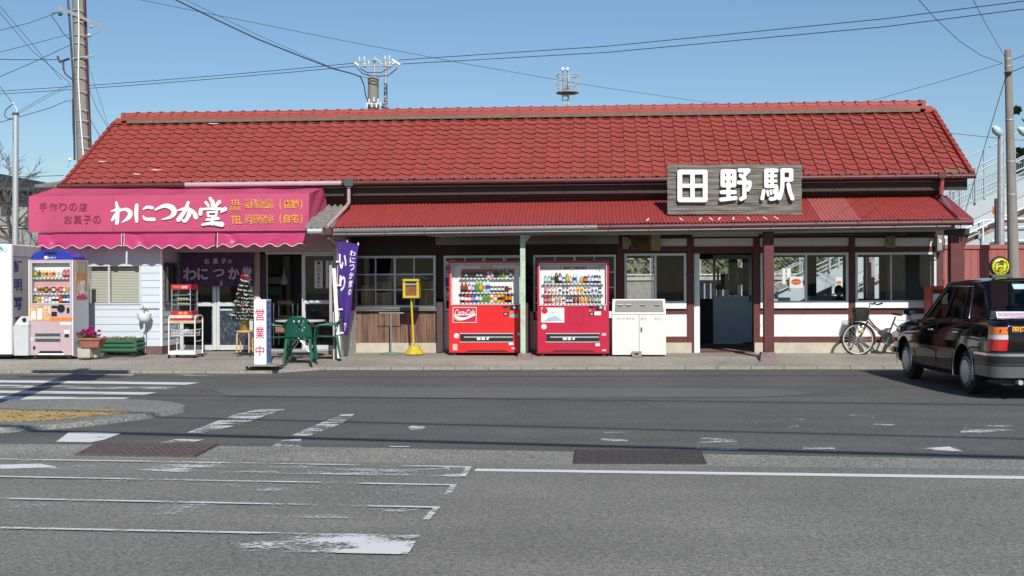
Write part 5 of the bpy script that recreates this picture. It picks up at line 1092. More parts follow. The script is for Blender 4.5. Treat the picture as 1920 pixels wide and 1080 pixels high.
part(fw, 'lettering', M['gold'], lambda b: [b.ptext('できたて', 323.5,535.5,340,540,y0-.003,bold=.03)], smooth=0); part(fw, 'lettering', M['paper'], lambda b: [b.ptext('ほかほか', 341,535.5,352,541,y0-.003,bold=.03)], smooth=0)
part(fw, 'picture', M['gold'], lambda b: [b.ball(at(u,587.5,y0), (.045,.006,.03), 10, 6) for u in (338,347.5)], smooth=50)
part(fw, 'post', M['alu'], lambda b: [b.box(x, x+.014, y, y+.014, zz(583), zz(543)) for x in (x0, x1-.014) for y in (y0, y1-.014)], smooth=0)
part(fw, 'glass_panel', M['glass'], lambda b: [b.quad((x0,y0+.006,zz(583)),(x1,y0+.006,zz(583)),(x1,y0+.006,zz(543)),(x0,y0+.006,zz(543))), b.quad((x1-.006,y0,zz(583)),(x1-.006,y1,zz(583)),(x1-.006,y1,zz(543)),(x1-.006,y0,zz(543)))], smooth=0)
part(fw, 'back_panel', M['dgrey'], lambda b: b.box(x0+.014, x1-.014, y1-.01, y1-.004, zz(583), zz(543)), smooth=0)
for v in (553.5,563,572): part(fw, 'rack', M['steel'], lambda b: [b.box(x0+.01, x1-.01, y0+.02, y1-.02, zz(v), zz(v-.8))] + [b.box(at(352.5,v,y0).x, at(356,v,y0).x, y0+.008, y0+.012, zz(v-.5), zz(v-3))], smooth=0)
for v in (562,571):
    for k in range(4): part(fw, 'bun', mat('bun', (.62,.52,.30), .6) if 'bun' not in bpy.data.materials else bpy.data.materials['bun'], lambda b: b.ball((at(331+k*5.2,v,y0).x, y0+.12, zz(v-2)), (.03,.04,.026), 10, 6), smooth=60)
# ------------------------------------------------------------------ noren curtain, posters, inside of the shop
nr = thing('door_curtain', 'plum coloured split door curtain with pale characters over the shop door', 'curtain', at(406,477,22.68))
def nor(u0, u1):
    def fn(s, t):
        u = u0+(u1-u0)*s; return at(u, 474+62.5*t+.6*math.sin(s*6+u0), 22.68) + Vector((0, (.018*math.sin(s*7+u0)+.01*math.sin(s*13))*t, 0))
    return fn
for k in range(4): part(nr, 'panel', M['noren'], lambda b: b.grid(nor(338+34.3*k, 338+34.3*(k+1)-.4), 14, 8), smooth=60)
m_nl = mat('faded_letter', (.44,.40,.43), .9, var=0)
def norl(b):
    for ch, u0, v0, u1, v1 in (('お',383,485,393.5,495),('菓',399,484,409,495),('子',414.5,484,424.5,494.5),('の',427,486.5,435,494),('わ',343,501,369,526),('に',370,502,390,525),('つ',399,504,421,519),('か',428,501,449,524),('堂',455,500,472,526)):
        b.ptext(ch, u0,v0,u1,v1, 22.645, bold=.035)
part(nr, 'lettering', m_nl, norl, smooth=0)
part(nr, 'rod', M['dgrey'], lambda b: b.tube([at(337,475,22.7), at(476,475,22.7)], .012, 6), smooth=50)
for lab, u0, u1, s in (('narrow paper poster with brushed vertical writing on the glass shop door', 590,605,'栗入りかるかん'), ('second narrow paper poster half hidden behind the downspout', 611,625,'よもぎかるかん')):
    p = thing('door_poster', lab, 'poster', at((u0+u1)/2,540,22.83), group='paper posters on the shop door'); part(p, 'sheet', M['paper'], lambda b: b.pbox(u0,489,u1,540.5,22.835,.003), smooth=0)
    part(p, 'lettering', M['ink'], lambda b: [b.ptext(ch, u0+3.5,490.5+7.0*i,u1-3.5,496.6+7.0*i,22.832,bold=.02) for i, ch in enumerate(s)], smooth=0)
ws = thing('wire_shelf', 'chrome wire shelf with bread trays inside the open shop door', 'shelf', at(531,640,23.4))
WS = lambda u, v, d=0: at(u, v, 23.4) + Vector((0, d, 0))
part(ws, 'frame', M['chrome'], lambda b: [b.tube([WS(u,648,d), WS(u,568,d)], .012, 6) for u in (513,549) for d in (0,.4)] + [b.tube([WS(513,v,d), WS(549,v,d)], .008, 5) for v in (571.5,598,624) for d in (0,.4)] + [b.tube([WS(513+3*k,v,0), WS(513+3*k,v,.4)], .004, 4) for k in range(13) for v in (571.5,598,624)], smooth=0)
for k, (u0, u1, v0, v1, m) in enumerate(((520,548,564,570.5,'cardboard'),(525,549,592,597,'terra'),(516,541,612,623,'terra'))):
    t = thing('bread_tray', ['brown tray of pastries on the top of the wire shelf','orange tray on the middle of the wire shelf','round wicker tray on the lowest wire shelf'][k], 'tray', WS((u0+u1)/2,v1,.2)); part(t, 'tray', M[m], lambda b: b.pbox(u0,v0+2,u1,v1,23.43,.32), smooth=0, bevel=.01); part(t, 'pastries', M['birch'], lambda b: [b.ball(at(u0+4+i*(u1-u0-8)/3, v0+1.5, 23.55), (.05,.06,.03), 8, 6) for i in range(4)], smooth=60)
cb = thing('display_cabinet', 'dark glass fronted cabinet with green crates inside the shop', 'cabinet', at(516,640,24.2)); part(cb, 'carcass', M['dgrey'], lambda b: [b.pbox(500,512,528,514,24.2,.4), b.pbox(500,514,502,640,24.2,.4), b.pbox(526,514,528,640,24.2,.4), b.pbox(502,514,526,640,24.55,.05)], smooth=0)
part(cb, 'crate', mat('green_crate', (.03,.16,.06), .6), lambda b: b.pbox(502.5,537,525.5,553,24.25,.25), smooth=0); part(cb, 'crate', M['cardboard'], lambda b: b.pbox(502.5,519,525.5,532,24.25,.25), smooth=0)
fr_ = thing('refrigerator', 'pale upright refrigerator standing deep inside the shop', 'refrigerator', at(537,640,24.7)); part(fr_, 'body', mat('fridge_grey', (.30,.31,.29), .5), lambda b: b.pbox(530,480,543,650,24.7,.4), smooth=0, bevel=.02); part(fr_, 'door_seam', M['dgrey'], lambda b: b.pbox(530,560,543,561,24.69,.02), smooth=0)
pb = thing('plastic_bag', 'white plastic bag hanging inside the open shop door', 'bag', at(533,505,23.6)); part(pb, 'bag', mat('bag_white', (.42,.42,.40), .5), lambda b: b.lathe([(.01,.36),(.015,.26),(.05,.16),(.09,.06),(.08,.0),(.02,-.03)], at(533,532,23.6), 10), smooth=60)
dk = thing('shop_counter', 'dark counter along the back of the shop', 'counter', at(590,640,24.4)); part(dk, 'top', M['cardboard'], lambda b: b.pbox(560,600,640,604,24.3,.7), smooth=0); part(dk, 'front', M['darkwood'], lambda b: b.pbox(562,604,640,652,24.4,.5), smooth=0)
# ------------------------------------------------------------------ Christmas tree on a stool, standing sign
CT = at(459,603,21.3)
st = thing('wooden_stool', 'pale birch stool with bent legs under the Christmas tree', 'stool', at(459,660,21.3))
zs = Z(620,21.3,459); zf = Z(659.5,21.3,459)
part(st, 'seat', M['birch'], lambda b: b.lathe([(.165,0),(.17,.006),(.17,.028),(.165,.034)], (CT.x,21.3,zs-.03), 24), smooth=40)
for a in (.8, 2.4, 3.9, 5.5):
    dx, dy = math.cos(a), math.sin(a); part(st, 'leg', M['birch'], lambda b: b.tube([(CT.x+dx*.10,21.3+dy*.10,zs-.035),(CT.x+dx*.15,21.3+dy*.15,zs-.045),(CT.x+dx*.165,21.3+dy*.165,zs-.08),(CT.x+dx*.17,21.3+dy*.17,zf-.01)], .016, 8), smooth=50)
xt = thing('christmas_tree', 'small decorated Christmas tree with white garland on a birch stool', 'christmas tree', (CT.x,21.3,zs))
z_top, z_bot = Z(517,21.3,458), Z(601,21.3,459)
def pine(b):
    for _ in range(4600):
        t = random.random()**.6; z = z_top-(z_top-z_bot)*t; R_ = (.03+.235*t)*(1+.14*math.sin(t*34)); a = random.uniform(0,2*pi); r = R_*random.uniform(.25,1)**.6
        p = Vector((CT.x+r*math.cos(a), 21.3+r*math.sin(a), z)); d = Vector((math.cos(a), math.sin(a), random.uniform(-.7,.3))).normalized()
        q = Vector((random.gauss(0,1),random.gauss(0,1),random.gauss(0,1))).normalized(); s = random.uniform(.03,.055); w = d.cross(q).normalized()*.006
        b.add([p-w, p+w, p+d*s+w*.3, p+d*s-w*.3], [(0,1,2,3)])
part(xt, 'crown', M['leafd'], pine, smooth=0)
part(xt, 'trunk', M['bark'], lambda b: b.cyl((CT.x,21.3,zs+.05),(CT.x,21.3,z_top-.05),.018,.006,8), smooth=50)
part(xt, 'pot', mat('gold_foil', (.50,.32,.08), .35, .6, var=.3, scale=25), lambda b: b.lathe([(.075,0),(.09,.06),(.085,.12),(.06,.14),(.10,.2)], (CT.x,21.3,zs+.004), 14), smooth=20)
def garl(b):
    for k in range(560):
        t = (k/560)**.8; a = k*.085*1.5; R_ = (.05+.245*t)*random.uniform(.85,1.05); z = z_top-(z_top-z_bot)*t
        if math.sin(a*1.3)+math.sin(t*23) < -.55: continue
        p = Vector((CT.x+R_*math.cos(a), 21.3+R_*math.sin(a), z+random.uniform(-.01,.01)))
        for _ in range(3):
            d = Vector((random.gauss(0,1),random.gauss(0,1),random.gauss(0,1))).normalized()*.024; q = d.cross(Vector((0,0,1))).normalized()*.011; b.add([p-q,p+d,p+q,p-d*.6],[(0,1,2,3)])
part(xt, 'garland', M['white'], garl, smooth=0)
part(xt, 'topper', M['crimson'], lambda b: leafblob(b, at(457,519,21.25), (.05,.05,.05), 60, .03), smooth=0)
for u, v in ((447,550),(466,527),(470,585),(452,575)): part(xt, 'bauble', M['red'], lambda b: b.ball(at(u,v,21.12), .02, 10, 8), smooth=60)
NY = 19.62
ns = thing('standing_sign', 'tall white box sign with three red characters and a blue side on the kerb', 'sign', at(493,688,NY))
nx0, nx1 = X(476,NY,620), X(499,NY,620); nz0, nz1 = Z(684,NY,488), Z(561.5,NY,488)
part(ns, 'body', M['white'], lambda b: b.box(nx0, nx1, NY, NY+.32, nz0, nz1), smooth=0, bevel=.008)
part(ns, 'side_panel', mat('faded_blue', (.12,.22,.46), .5, var=.1), lambda b: b.box(nx1, nx1+.004, NY+.03, NY+.29, nz0+.03, nz1-.03), smooth=0)
part(ns, 'lettering', M['crim'], lambda b: [b.ptext(ch,479,v0,495.5,v1,NY-.002,bold=.012) for ch, v0, v1 in (('営',579,601.5),('業',612.5,635),('中',648,667))], smooth=0)
part(ns, 'lettering', mat('pale_blue_letter', (.40,.52,.70), .6), lambda b: [b.text(ch, (nx1+.006, NY+.07, Z(v1,NY+.15,504)), (0,1,0), (0,0,1), .17, Z(v0,NY+.15,504)-Z(v1,NY+.15,504), bold=.02) for ch, v0, v1 in (('は',568,587),('つ',597,610),('ほ',616,636),('餅',640,658))], smooth=0)
part(ns, 'base_plate', M['greyc'], lambda b: [b.box(X(461,NY,685), X(524,NY,685), NY-.2, NY+.4, Z(689.5,NY-.2,490)+.02, nz0-.003)], smooth=0, bevel=.008)
part(ns, 'castor', M['black'], lambda b: [b.ball((x, y, Z(689.5,NY-.2,490)), .025, 8, 6) for x in (X(464,NY,685)+.04, X(524,NY,685)-.06) for y in (NY-.15, NY+.35)], smooth=50)
part(ns, 'top_lamp', M['cream'], lambda b: b.ball(at(484,560.5,NY+.15), (.05,.05,.03), 12, 8), smooth=60)
# ------------------------------------------------------------------ green plastic chairs and the white table
def make_chair(label, loc, rz):
    t = thing('plastic_chair', label, 'chair', loc, rz, 'green plastic chairs round the white table')
    m = M['green']; L = dict(local=True)
    def P(name, fn, **k): b = MB(); fn(b); return b.build(name, m, t, local=True, **k)
    P('seat', lambda b: b.grid(lambda s, q: ((s-.5)*(.46-.06*q), .22-.44*q, .42-.02*math.sin(pi*s)*math.sin(pi*q)-.015*q - .03*max(0,(.12-q)/.12)), 12, 10), smooth=60, solid=.012)
    def back(s, q):
        w = .50-.08*q**2; x = (s-.5)*w; return (x, -.22-.10*q + .12*abs(s-.5)**2*2, .44+.40*q - .11*abs(2*(s-.5))**3*q)
    P('backrest', lambda b: b.grid(back, 30, 22, skip=lambda i, j: 7 < i < 23 and 5 < j < 19 and (i % 3 != 0) and (j % 3 != 0) and (i//3 + j//3) % 2 == 0), smooth=60, solid=.014)
    for sx in (-1, 1):
        for y0, y1 in ((.20,.25),(-.20,-.27)):
            def leg(b):
                a = .045; b.hexa([(sx*.255-.022,y1-.022,0),(sx*.255+.022,y1-.022,0),(sx*.255+.022,y1+.022,0),(sx*.255-.022,y1+.022,0)], [(sx*.215-a*.6,y0-.03,.42),(sx*.215+a*.6,y0-.03,.42),(sx*.215+a*.6,y0+.03,.42),(sx*.215-a*.6,y0+.03,.42)])
            P('leg', leg, smooth=0, bevel=.008)
        P('armrest', lambda b: [b.tube([(sx*.20,-.30,.74),(sx*.26,-.20,.66),(sx*.285,-.05,.635),(sx*.285,.12,.63),(sx*.275,.2,.60)], [.018,.022,.026,.026,.02], 8), b.tube([(sx*.275,.19,.60),(sx*.25,.21,.42)], .022, 8)], smooth=60)
    return t
zc = lambda y: .17 + .02*(y-20.5) if y > 20.5 else .045 + .125*(y-19.55)/.95
c1 = at(563.5, 640, 20.42); ch0 = make_chair('green plastic chair with its pierced back to the road, in front of the white table', (c1.x, 20.42, zc(20.42)), .06)
c2 = at(517, 640, 20.85); ch2 = dup(ch0, (c2.x, 20.85, zc(20.85)), -pi/2+.2, 'green plastic chair facing sideways half hidden behind the standing sign', 'green plastic chairs round the white table')
c3 = at(611, 640, 21.15); ch3 = dup(ch0, (c3.x, 21.15, zc(21.15)), pi/2+.25, 'green plastic chair beside the leaning white post under the banner', 'green plastic chairs round the white table')
tb = thing('round_table', 'round white table with folding metal legs behind the green chairs', 'table', (at(563,600,21.25).x, 21.25, zc(21.25)))
tc = at(563,601.5,21.25)
part(tb, 'tabletop', mat('pale_pink_top', (.62,.55,.58), .4, var=.04), lambda b: b.lathe([(.47,-.02),(.48,-.01),(.48,.008),(.47,.016)], tc, 32), smooth=40)
for s in (-1, 1):
    part(tb, 'leg', M['chrome'], lambda b: b.tube([(tc.x-.30*s,21.25-.18,.19),(tc.x+.24*s,21.25-.12,tc.z-.02)], .014, 8), smooth=50); part(tb, 'leg', M['chrome'], lambda b: b.tube([(tc.x-.30*s,21.25+.18,.19),(tc.x+.24*s,21.25+.14,tc.z-.02)], .014, 8), smooth=50)
part(tb, 'foot_bar', M['chrome'], lambda b: [b.tube([(tc.x-.31,21.25+d,.20),(tc.x+.31,21.25+d,.20)], .014, 8) for d in (-.18,.18)], smooth=50)
# ------------------------------------------------------------------ banner, leaning post and board
FY = 21.1
fl = thing('banner_flag', 'purple vertical banner with white brush characters hanging by the shop downspout', 'banner', at(645,628,FY))
FL = [(632.5,449),(633.5,500),(635,560),(639,600),(644.5,628.5)]; FR = [(672.5,459),(668,500),(660.5,550),(656,600),(651,629)]
def lerpP(T, t):
    k = t*(len(T)-1); i = min(int(k), len(T)-2); f = k-i; return (T[i][0]*(1-f)+T[i+1][0]*f, T[i][1]*(1-f)+T[i+1][1]*f)
def flag(s, t, o=0.0):
    a, c = lerpP(FL, t), lerpP(FR, t); u, v = a[0]*(1-s)+c[0]*s, a[1]*(1-s)+c[1]*s
    return at(u, v, FY) + Vector((0, .10*math.sin(s*5.5+t*2.2)*(.25+.75*t)*.5 - o, 0))
part(fl, 'cloth', M['purple'], lambda b: b.grid(flag, 20, 40), smooth=60)
def on(b, ch, s0, t0, s1, t1, bold):
    vs, fs = text_mesh(ch, bold); x0 = min(p[0] for p in vs); x1 = max(p[0] for p in vs); y0 = min(p[1] for p in vs); y1 = max(p[1] for p in vs)
    b.add([flag(s0+(s1-s0)*(p[0]-x0)/(x1-x0), t1+(t0-t1)*(p[1]-y0)/(y1-y0), .012) for p in vs], fs)
def flt(b):
    for ch, t0, t1 in (('い',.13,.27),('り',.32,.45)): on(b, ch, .06, t0, .47, t1, .04)
    on(b, '子', .32, .80, .72, .92, .03)
    for i, ch in enumerate('わにつか堂の'): on(b, ch, .62+.02*i, .075+.075*i, .92, .135+.075*i, .02)
part(fl, 'lettering', M['white'], flt, smooth=0)
part(fl, 'pole', M['steel'], lambda b: b.tube([at(634,446,FY+.06), at(632.5,560,FY+.06), at(634.5,668,FY+.06)], .012, 8), smooth=50)
part(fl, 'clip', M['white'], lambda b: [b.pbox(u,v-1.5,u+8,v+1.5,FY-.02,.03) for u, v in ((630,490.5),(632,535),(634.5,580),(636,624))] + [b.pbox(u,v,u+2.2,v+5,FY-.01,.02) for u, v in ((650,449),(670.5,455))], smooth=0)
lp_ = thing('leaning_post', 'white square post leaning in front of the purple banner', 'post', at(636,673,21.0)); part(lp_, 'post', M['white'], lambda b: b.hexa([at(632.5,672,20.95),at(639.5,672,20.95),at(639.5,672,20.95)+Vector((0,.06,0)),at(632.5,672,20.95)+Vector((0,.06,0))],[at(622.5,503,21.12),at(629,503,21.12),at(629,503,21.12)+Vector((0,.06,0)),at(622.5,503,21.12)+Vector((0,.06,0))]), smooth=0, bevel=.005)
part(lp_, 'band', M['dgrey'], lambda b: b.pbox(629.5,627.5,637.8,629,20.985,.09), smooth=0)
lb = thing('leaning_board', 'narrow weathered board propped upright between the glass door and the leaning post', 'board', at(621,611,21.6)); part(lb, 'board', mat('weathered_pink_board', (.42,.36,.33), .8, var=.15), lambda b: b.pbox(617.5,497,622.5,611.5,21.55,.03), smooth=0)
# ------------------------------------------------------------------ T stand and yellow ashtray in front of the plank wall
ts = thing('display_stand', 'bare T shaped teal stand in front of the plank wall', 'stand', at(733,662,22.45)); m_ts = mat('teal_steel', (.16,.27,.25), .5)
part(ts, 'base', m_ts, lambda b: b.lathe([(.21,0),(.21,.015),(.03,.03)], at(733,663,22.45), 24), smooth=30); part(ts, 'pole', m_ts, lambda b: b.cyl(at(733,661.5,22.45), at(733,588,22.45), .015, None, 10)); part(ts, 'crossbar', M['steel'], lambda b: b.tube([at(710.5,587,22.45), at(757,587,22.45)], .008, 8))
ay = thing('ashtray_stand', 'yellow box ashtray on a leaning yellow pole with flared base', 'ashtray', at(777,662,22.2)); AYY = 22.2
part(ay, 'base', M['yellow'], lambda b: b.lathe([(.215,0),(.205,.02),(.13,.10),(.11,.165),(.02,.172)], at(777,663.5,AYY), 10), smooth=20)
part(ay, 'pole', M['yellow'], lambda b: b.tube([at(775.5,650,AYY), at(771,558,AYY)], .022, 10))
def abox(b):
    b.pbox(754.5,523,786,527.5,AYY-.14,.30); b.pbox(755,527.5,760,559,AYY-.12,.26); b.pbox(780.5,527.5,785.5,559,AYY-.12,.26); b.pbox(760,554.5,780.5,559,AYY-.12,.26); b.pbox(760,527.5,780.5,554.5,AYY+.1,.04)
part(ay, 'box', M['yellow'], abox, smooth=0, bevel=.006); part(ay, 'tray', mat('rust_brown', (.22,.075,.025), .6, var=.25), lambda b: [b.pbox(760.2,534,780.3,554.3,AYY-.06,.05), b.lathe([(.02,0),(.02,.01)], at(771,543,AYY-.07), 10, 0, 'Y')], smooth=0); part(ay, 'label', M['greyc'], lambda b: b.pbox(761,531,780,535,AYY-.09,.01), smooth=0)
# boxes seen through the office window
for k, (u0, v0, u1, v1, Yk, rot, lab) in enumerate(((672,546,702,578,22.97,0,'brown box low on the left behind the office window'),(704,548,736,578,22.96,.1,'brown box with tape in the middle behind the office window'),(704,528,735,545.5,23.02,0,'wide brown box on the shelf behind the office window'),(786,545,812,578,22.96,0,'brown box in the right corner behind the office window'),(768,527,812,543,23.02,0,'long brown box below the white slope behind the office window'),(671,535,703,545.5,23.02,0,'flat brown box on the left of the shelf behind the office window'))):
    t = thing('cardboard_box', lab, 'cardboard box', at((u0+u1)/2, v1, Yk), group='cardboard boxes behind the office window'); part(t, 'box', M['cardboard'], lambda b: b.pbox(u0,v0,u1,v1,Yk,.35), smooth=0, bevel=.006); part(t, 'tape', M['birch'], lambda b: b.pbox((u0+u1)/2-1.5,v0+.5,(u0+u1)/2+1.5,v1-.5,Yk-.003,.004), smooth=0)
wsh = thing('white_screen', 'pale sloping panel leaning behind the boxes of the office window', 'panel', at(740,545,23.45)); part(wsh, 'panel', M['soffit'], lambda b: b.add([at(673,541,23.45),at(812,530,23.45),at(800,520,23.45),at(775,512,23.45),at(673,513,23.45)] + [p + Vector((0,.03,0)) for p in (at(673,541,23.45),at(812,530,23.45),at(800,520,23.45),at(775,512,23.45),at(673,513,23.45))], [(0,1,2,3,4),(9,8,7,6,5),(0,1,6,5),(1,2,7,6),(2,3,8,7),(3,4,9,8),(4,0,5,9)]), smooth=0)
op_ = thing('office_shelf', 'dark shelf carrying the boxes behind the office window', 'shelf', at(740,580,23.4)); part(op_, 'board', M['darkwood'], lambda b: [b.pbox(668,578.5,815,582,22.96,.9), b.pbox(668,545.6,815,547,23.01,.6)], smooth=0)
for lab, u0, u1, v0, v1, c in (('blue and grey poster left of the bright red machine', 832,843,512,540,'blue'), ('grey patterned poster above the blue one left of the bright red machine', 833,842.5,490,511,'greyc'), ('yellowish poster low left of the bright red machine', 833,842.5,548,563,'gold')):
    p = thing('wall_poster', lab, 'poster', at((u0+u1)/2,v1,22.8)); part(p, 'sheet', M['paper'], lambda b: b.pbox(u0,v0,u1,v1,22.80,.004), smooth=0); part(p, 'picture', M[c], lambda b: b.pbox(u0+3,v0+8,u1-.5,v1-3,22.797,.003), smooth=0)
# ------------------------------------------------------------------ meter board, small wall fittings
mb = thing('meter_board', 'plywood board with loops of black cable under the canopy between two cardboard covers', 'meter board', at(1201,455,22.72))
part(mb, 'board', wood('ply_board', '8a6a3c', '4d3a20', 'X'), lambda b: b.pbox(1183,440,1219.5,469,22.70,.03), smooth=0)
part(mb, 'cover', M['cardboard'], lambda b: b.pbox(1166.5,444,1178.5,467,22.66,.08), smooth=0, bevel=.005); part(mb, 'cover', M['cardboard'], lambda b: b.pbox(1221,439.5,1238.5,469.5,22.66,.10), smooth=0, bevel=.005)
part(mb, 'cable', M['cable'], lambda b: [b.tube([at(1190,443,22.68),at(1185.5,450,22.67),at(1187,459,22.67),at(1193,465,22.67),at(1206,467,22.68)], .014, 6), b.tube([at(1194,452,22.67),at(1200,450,22.66),at(1199,458,22.66),at(1193,458,22.67)], .014, 6), b.tube([at(1206,446,22.67),at(1207,458,22.67)], .02, 6), b.tube([at(1214,446,22.67),at(1212,460,22.67),at(1217,463,22.67)], .012, 6), b.tube([at(1196,442,22.67),at(1199,446,22.66)], .012, 6)])
part(mb, 'meter', M['black'], lambda b: [b.pbox(1192,451,1199,458,22.64,.06), b.pbox(1204,447,1211,457,22.65,.05)], smooth=0)
bl = thing('wall_bell', 'small white box on a mottled ochre plate above the right window', 'bell box', at(1669,452,22.78)); part(bl, 'plate', mat('mottled_ochre', (.32,.25,.12), .8, var=.5, scale=30), lambda b: b.pbox(1660.5,442,1678,464,22.78,.03), smooth=0, bevel=.004); part(bl, 'box', M['greyc'], lambda b: [b.pbox(1664,443,1675.5,455,22.70,.08), b.pbox(1668.5,446,1674,451,22.69,.01)], smooth=0, bevel=.004)
em = thing('electric_meter', 'grey electricity meter with a looped cable at the right end of the wall', 'meter', at(1764,460,22.7)); part(em, 'case', M['greyc'], lambda b: [b.pbox(1757.5,441,1769,470,22.66,.14)], smooth=0, bevel=.01); part(em, 'window', M['paper'], lambda b: b.pbox(1760.5,448,1766.5,455,22.652,.01), smooth=0); part(em, 'cable', M['cable'], lambda b: b.tube([at(1768,442,22.6),at(1771.5,450,22.6),at(1771,466,22.6),at(1764,472,22.62),at(1756,471,22.66)], .012, 6))
# ------------------------------------------------------------------ person seated inside
def skin_body(name, joints, edges, root, m, parent, sub=2):
    me = bpy.data.meshes.new(name); names = list(joints); me.from_pydata([joints[k][:3] for k in names], [(names.index(a), names.index(c)) for a, c in edges], [])
    o = bpy.data.objects.new(name, me); COL.objects.link(o); o.parent = parent; me.materials.append(m)
    md = o.modifiers.new('skin', 'SKIN'); md.use_smooth_shade = True
    lay = me.skin_vertices[0].data if me.skin_vertices else None
    if lay is None:
        bpy.context.view_layer.objects.active = o; lay = me.skin_vertices[0].data
    for i, k in enumerate(names): r = joints[k][3]; lay[i].radius = (r, r); lay[i].use_root = (k == root)
    s = o.modifiers.new('sub', 'SUBSURF'); s.levels = sub; s.render_levels = sub
    return o
pc = at(1574, 550, 23.45)
ps = thing('person', 'seated person with short black hair and dark jacket seen from behind through the window', 'person', (pc.x, 23.45, .62))
J = dict(pel=(0,0,.10,.15), wai=(0,0,.28,.14), che=(0,.02,.48,.165), nk=(0,.03,.62,.06), nk2=(0,.05,.68,.055),
         sl=(-.19,.01,.56,.065), sr=(.19,.01,.56,.065), el=(-.24,.08,.30,.048), er=(.24,.08,.30,.048), wl=(-.15,.32,.22,.034), wr=(.15,.32,.22,.034),
         hl=(-.10,.02,.06,.09), hr=(.10,.02,.06,.09), kl=(-.13,.44,.06,.065), kr=(.13,.44,.06,.065), al=(-.13,.47,-.36,.042), ar=(.13,.47,-.36,.042), fl=(-.13,.60,-.39,.035), fr=(.13,.60,-.39,.035))
E_ = [('pel','wai'),('wai','che'),('che','nk'),('nk','nk2'),('che','sl'),('che','sr'),('sl','el'),('sr','er'),('el','wl'),('er','wr'),('pel','hl'),('pel','hr'),('hl','kl'),('hr','kr'),('kl','al'),('kr','ar'),('al','fl'),('ar','fr')]
skin_body('body', J, E_, 'pel', mat('dark_jacket', (.015,.016,.022), .8, var=.15), ps)
HD = MB()
def headfn(s, t):
    a = 2*pi*s; p = pi*t; rx, ry, rz = .076, .095, .115
    x, y, z = rx*math.sin(p)*math.cos(a), ry*math.sin(p)*math.sin(a), rz*math.cos(p)
    if y > .06 and -.02 < z < .01 and abs(x) < .02: y += .02
    if z < -.05: x *= .86; y *= .93
    return (x, .075+y, .79+z)
HD.grid(headfn, 24, 18); hd = HD.build('head', M['skin'], ps, smooth=60, local=True)
for sx in (-1, 1): e_ = MB(); e_.ball((sx*.078,.07,.785), (.012,.022,.032), 8, 6); e_.build('ear', M['skin'], hd, smooth=60, local=True)
e_ = MB(); [e_.ball((sx*.03,.162,.80), (.012,.008,.007), 8, 6) for sx in (-1,1)]; e_.build('eyes', M['black'], hd, smooth=60, local=True)
e_ = MB(); e_.ball((0,.160,.735), (.022,.006,.006), 8, 6); e_.build('mouth', M['dred'], hd, smooth=60, local=True)
HR = MB(); HR.grid(lambda s, t: (lambda a, p: (.088*math.sin(p)*math.cos(a), .068+.106*math.sin(p)*math.sin(a)*(1 if math.sin(a) < 0 else .93), .805+.115*math.cos(p)))(2*pi*s, pi*.62*t*(1 if math.sin(2*pi*s) < .25 else .62)), 26, 10); HR.build('hair', M['hair'], ps, smooth=60, local=True)
for sx in (-1, 1):
    hj = {'w': (sx*.15,.32,.22,.028), 'p': (sx*.13,.39,.19,.03)}; he = [('w','p')]
    for k in range(4):
        o_ = (k-1.5)*.02; hj['a%d'%k] = (sx*.13+o_,.425,.185,.011); hj['b%d'%k] = (sx*.13+o_*1.15,.455-.004*abs(k-1),.172,.009); hj['c%d'%k] = (sx*.13+o_*1.2,.475-.006*abs(k-1),.155,.008); he += [('p','a%d'%k),('a%d'%k,'b%d'%k),('b%d'%k,'c%d'%k)]
    hj['t1'] = (sx*.13-sx*.04,.37,.185,.012); hj['t2'] = (sx*.13-sx*.055,.40,.178,.009); he += [('w','t1'),('t1','t2')]
    skin_body('hand', hj, he, 'w', M['skin'], ps, 1)
# ------------------------------------------------------------------ bicycle
CY_ = 22.35
bi = thing('bicycle', 'dark red city bicycle with front basket leaning at the white wall behind the black taxi', 'bicycle', at(1640,665,CY_))
K = lambda u, v, d=0.0: at(u, v, CY_) + Vector((0, d, 0))
m_fr = mat('bike_maroon', (.075,.018,.03), .35, var=.05)
def wheel(cu, cv):
    c = K(cu, cv); r = .305; w = part(bi, 'wheel', M['rubber'], lambda b: b.tube([c+Vector((r*math.cos(a),0,r*math.sin(a))) for a in [2*pi*k/40 for k in range(40)]], .017, 8, closed=True), smooth=60)
    part(w, 'rim', M['alul'], lambda b: b.tube([c+Vector(((r-.026)*math.cos(a),0,(r-.024)*math.sin(a))) for a in [2*pi*k/40 for k in range(40)]], .014, 6, closed=True), smooth=60)
    part(w, 'spokes', M['alul'], lambda b: [b.tube([c+Vector((.02*math.cos(a+.9*(1 if k%2 else -1)),.02*(1 if k%2 else -1),.02*math.sin(a+.9))), c+Vector(((r-.03)*math.cos(a),0,(r-.03)*math.sin(a)))], .0022, 4) for k, a in enumerate([2*pi*k/24 for k in range(24)])], smooth=0)
    part(w, 'hub', M['chrome'], lambda b: b.lathe([(.018,-.05),(.022,-.04),(.014,0),(.022,.04),(.018,.05)], c, 10, 0, 'Y'))
    return c
fwc = wheel(1608.5, 636.5); rwc = wheel(1709, 636)
def frm(b):
    T = lambda pts, r: b.tube(pts, r, 8)
    T([K(1627,598), K(1629.5,580)], .019); T([K(1628,597), K(1640,612), K(1652,621), K(1661,624)], .015); T([K(1626,602), K(1641,617), K(1657,629), K(1664,632)], .014)
    T([K(1664,632), K(1672,612), K(1679,594)], .016); 
    for d in (-.05, .05): T([K(1664,632,d*.5), rwc+Vector((0,d,0))], .009); T([K(1675,606,d*.4), rwc+Vector((0,d,0))], .008)
    for d in (-.045, .045): T([K(1626.5,603,d*.6), K(1621,615,d), K(1616,626,d), fwc+Vector((0,d,0))], .011)
part(bi, 'frame', m_fr, frm, smooth=60)
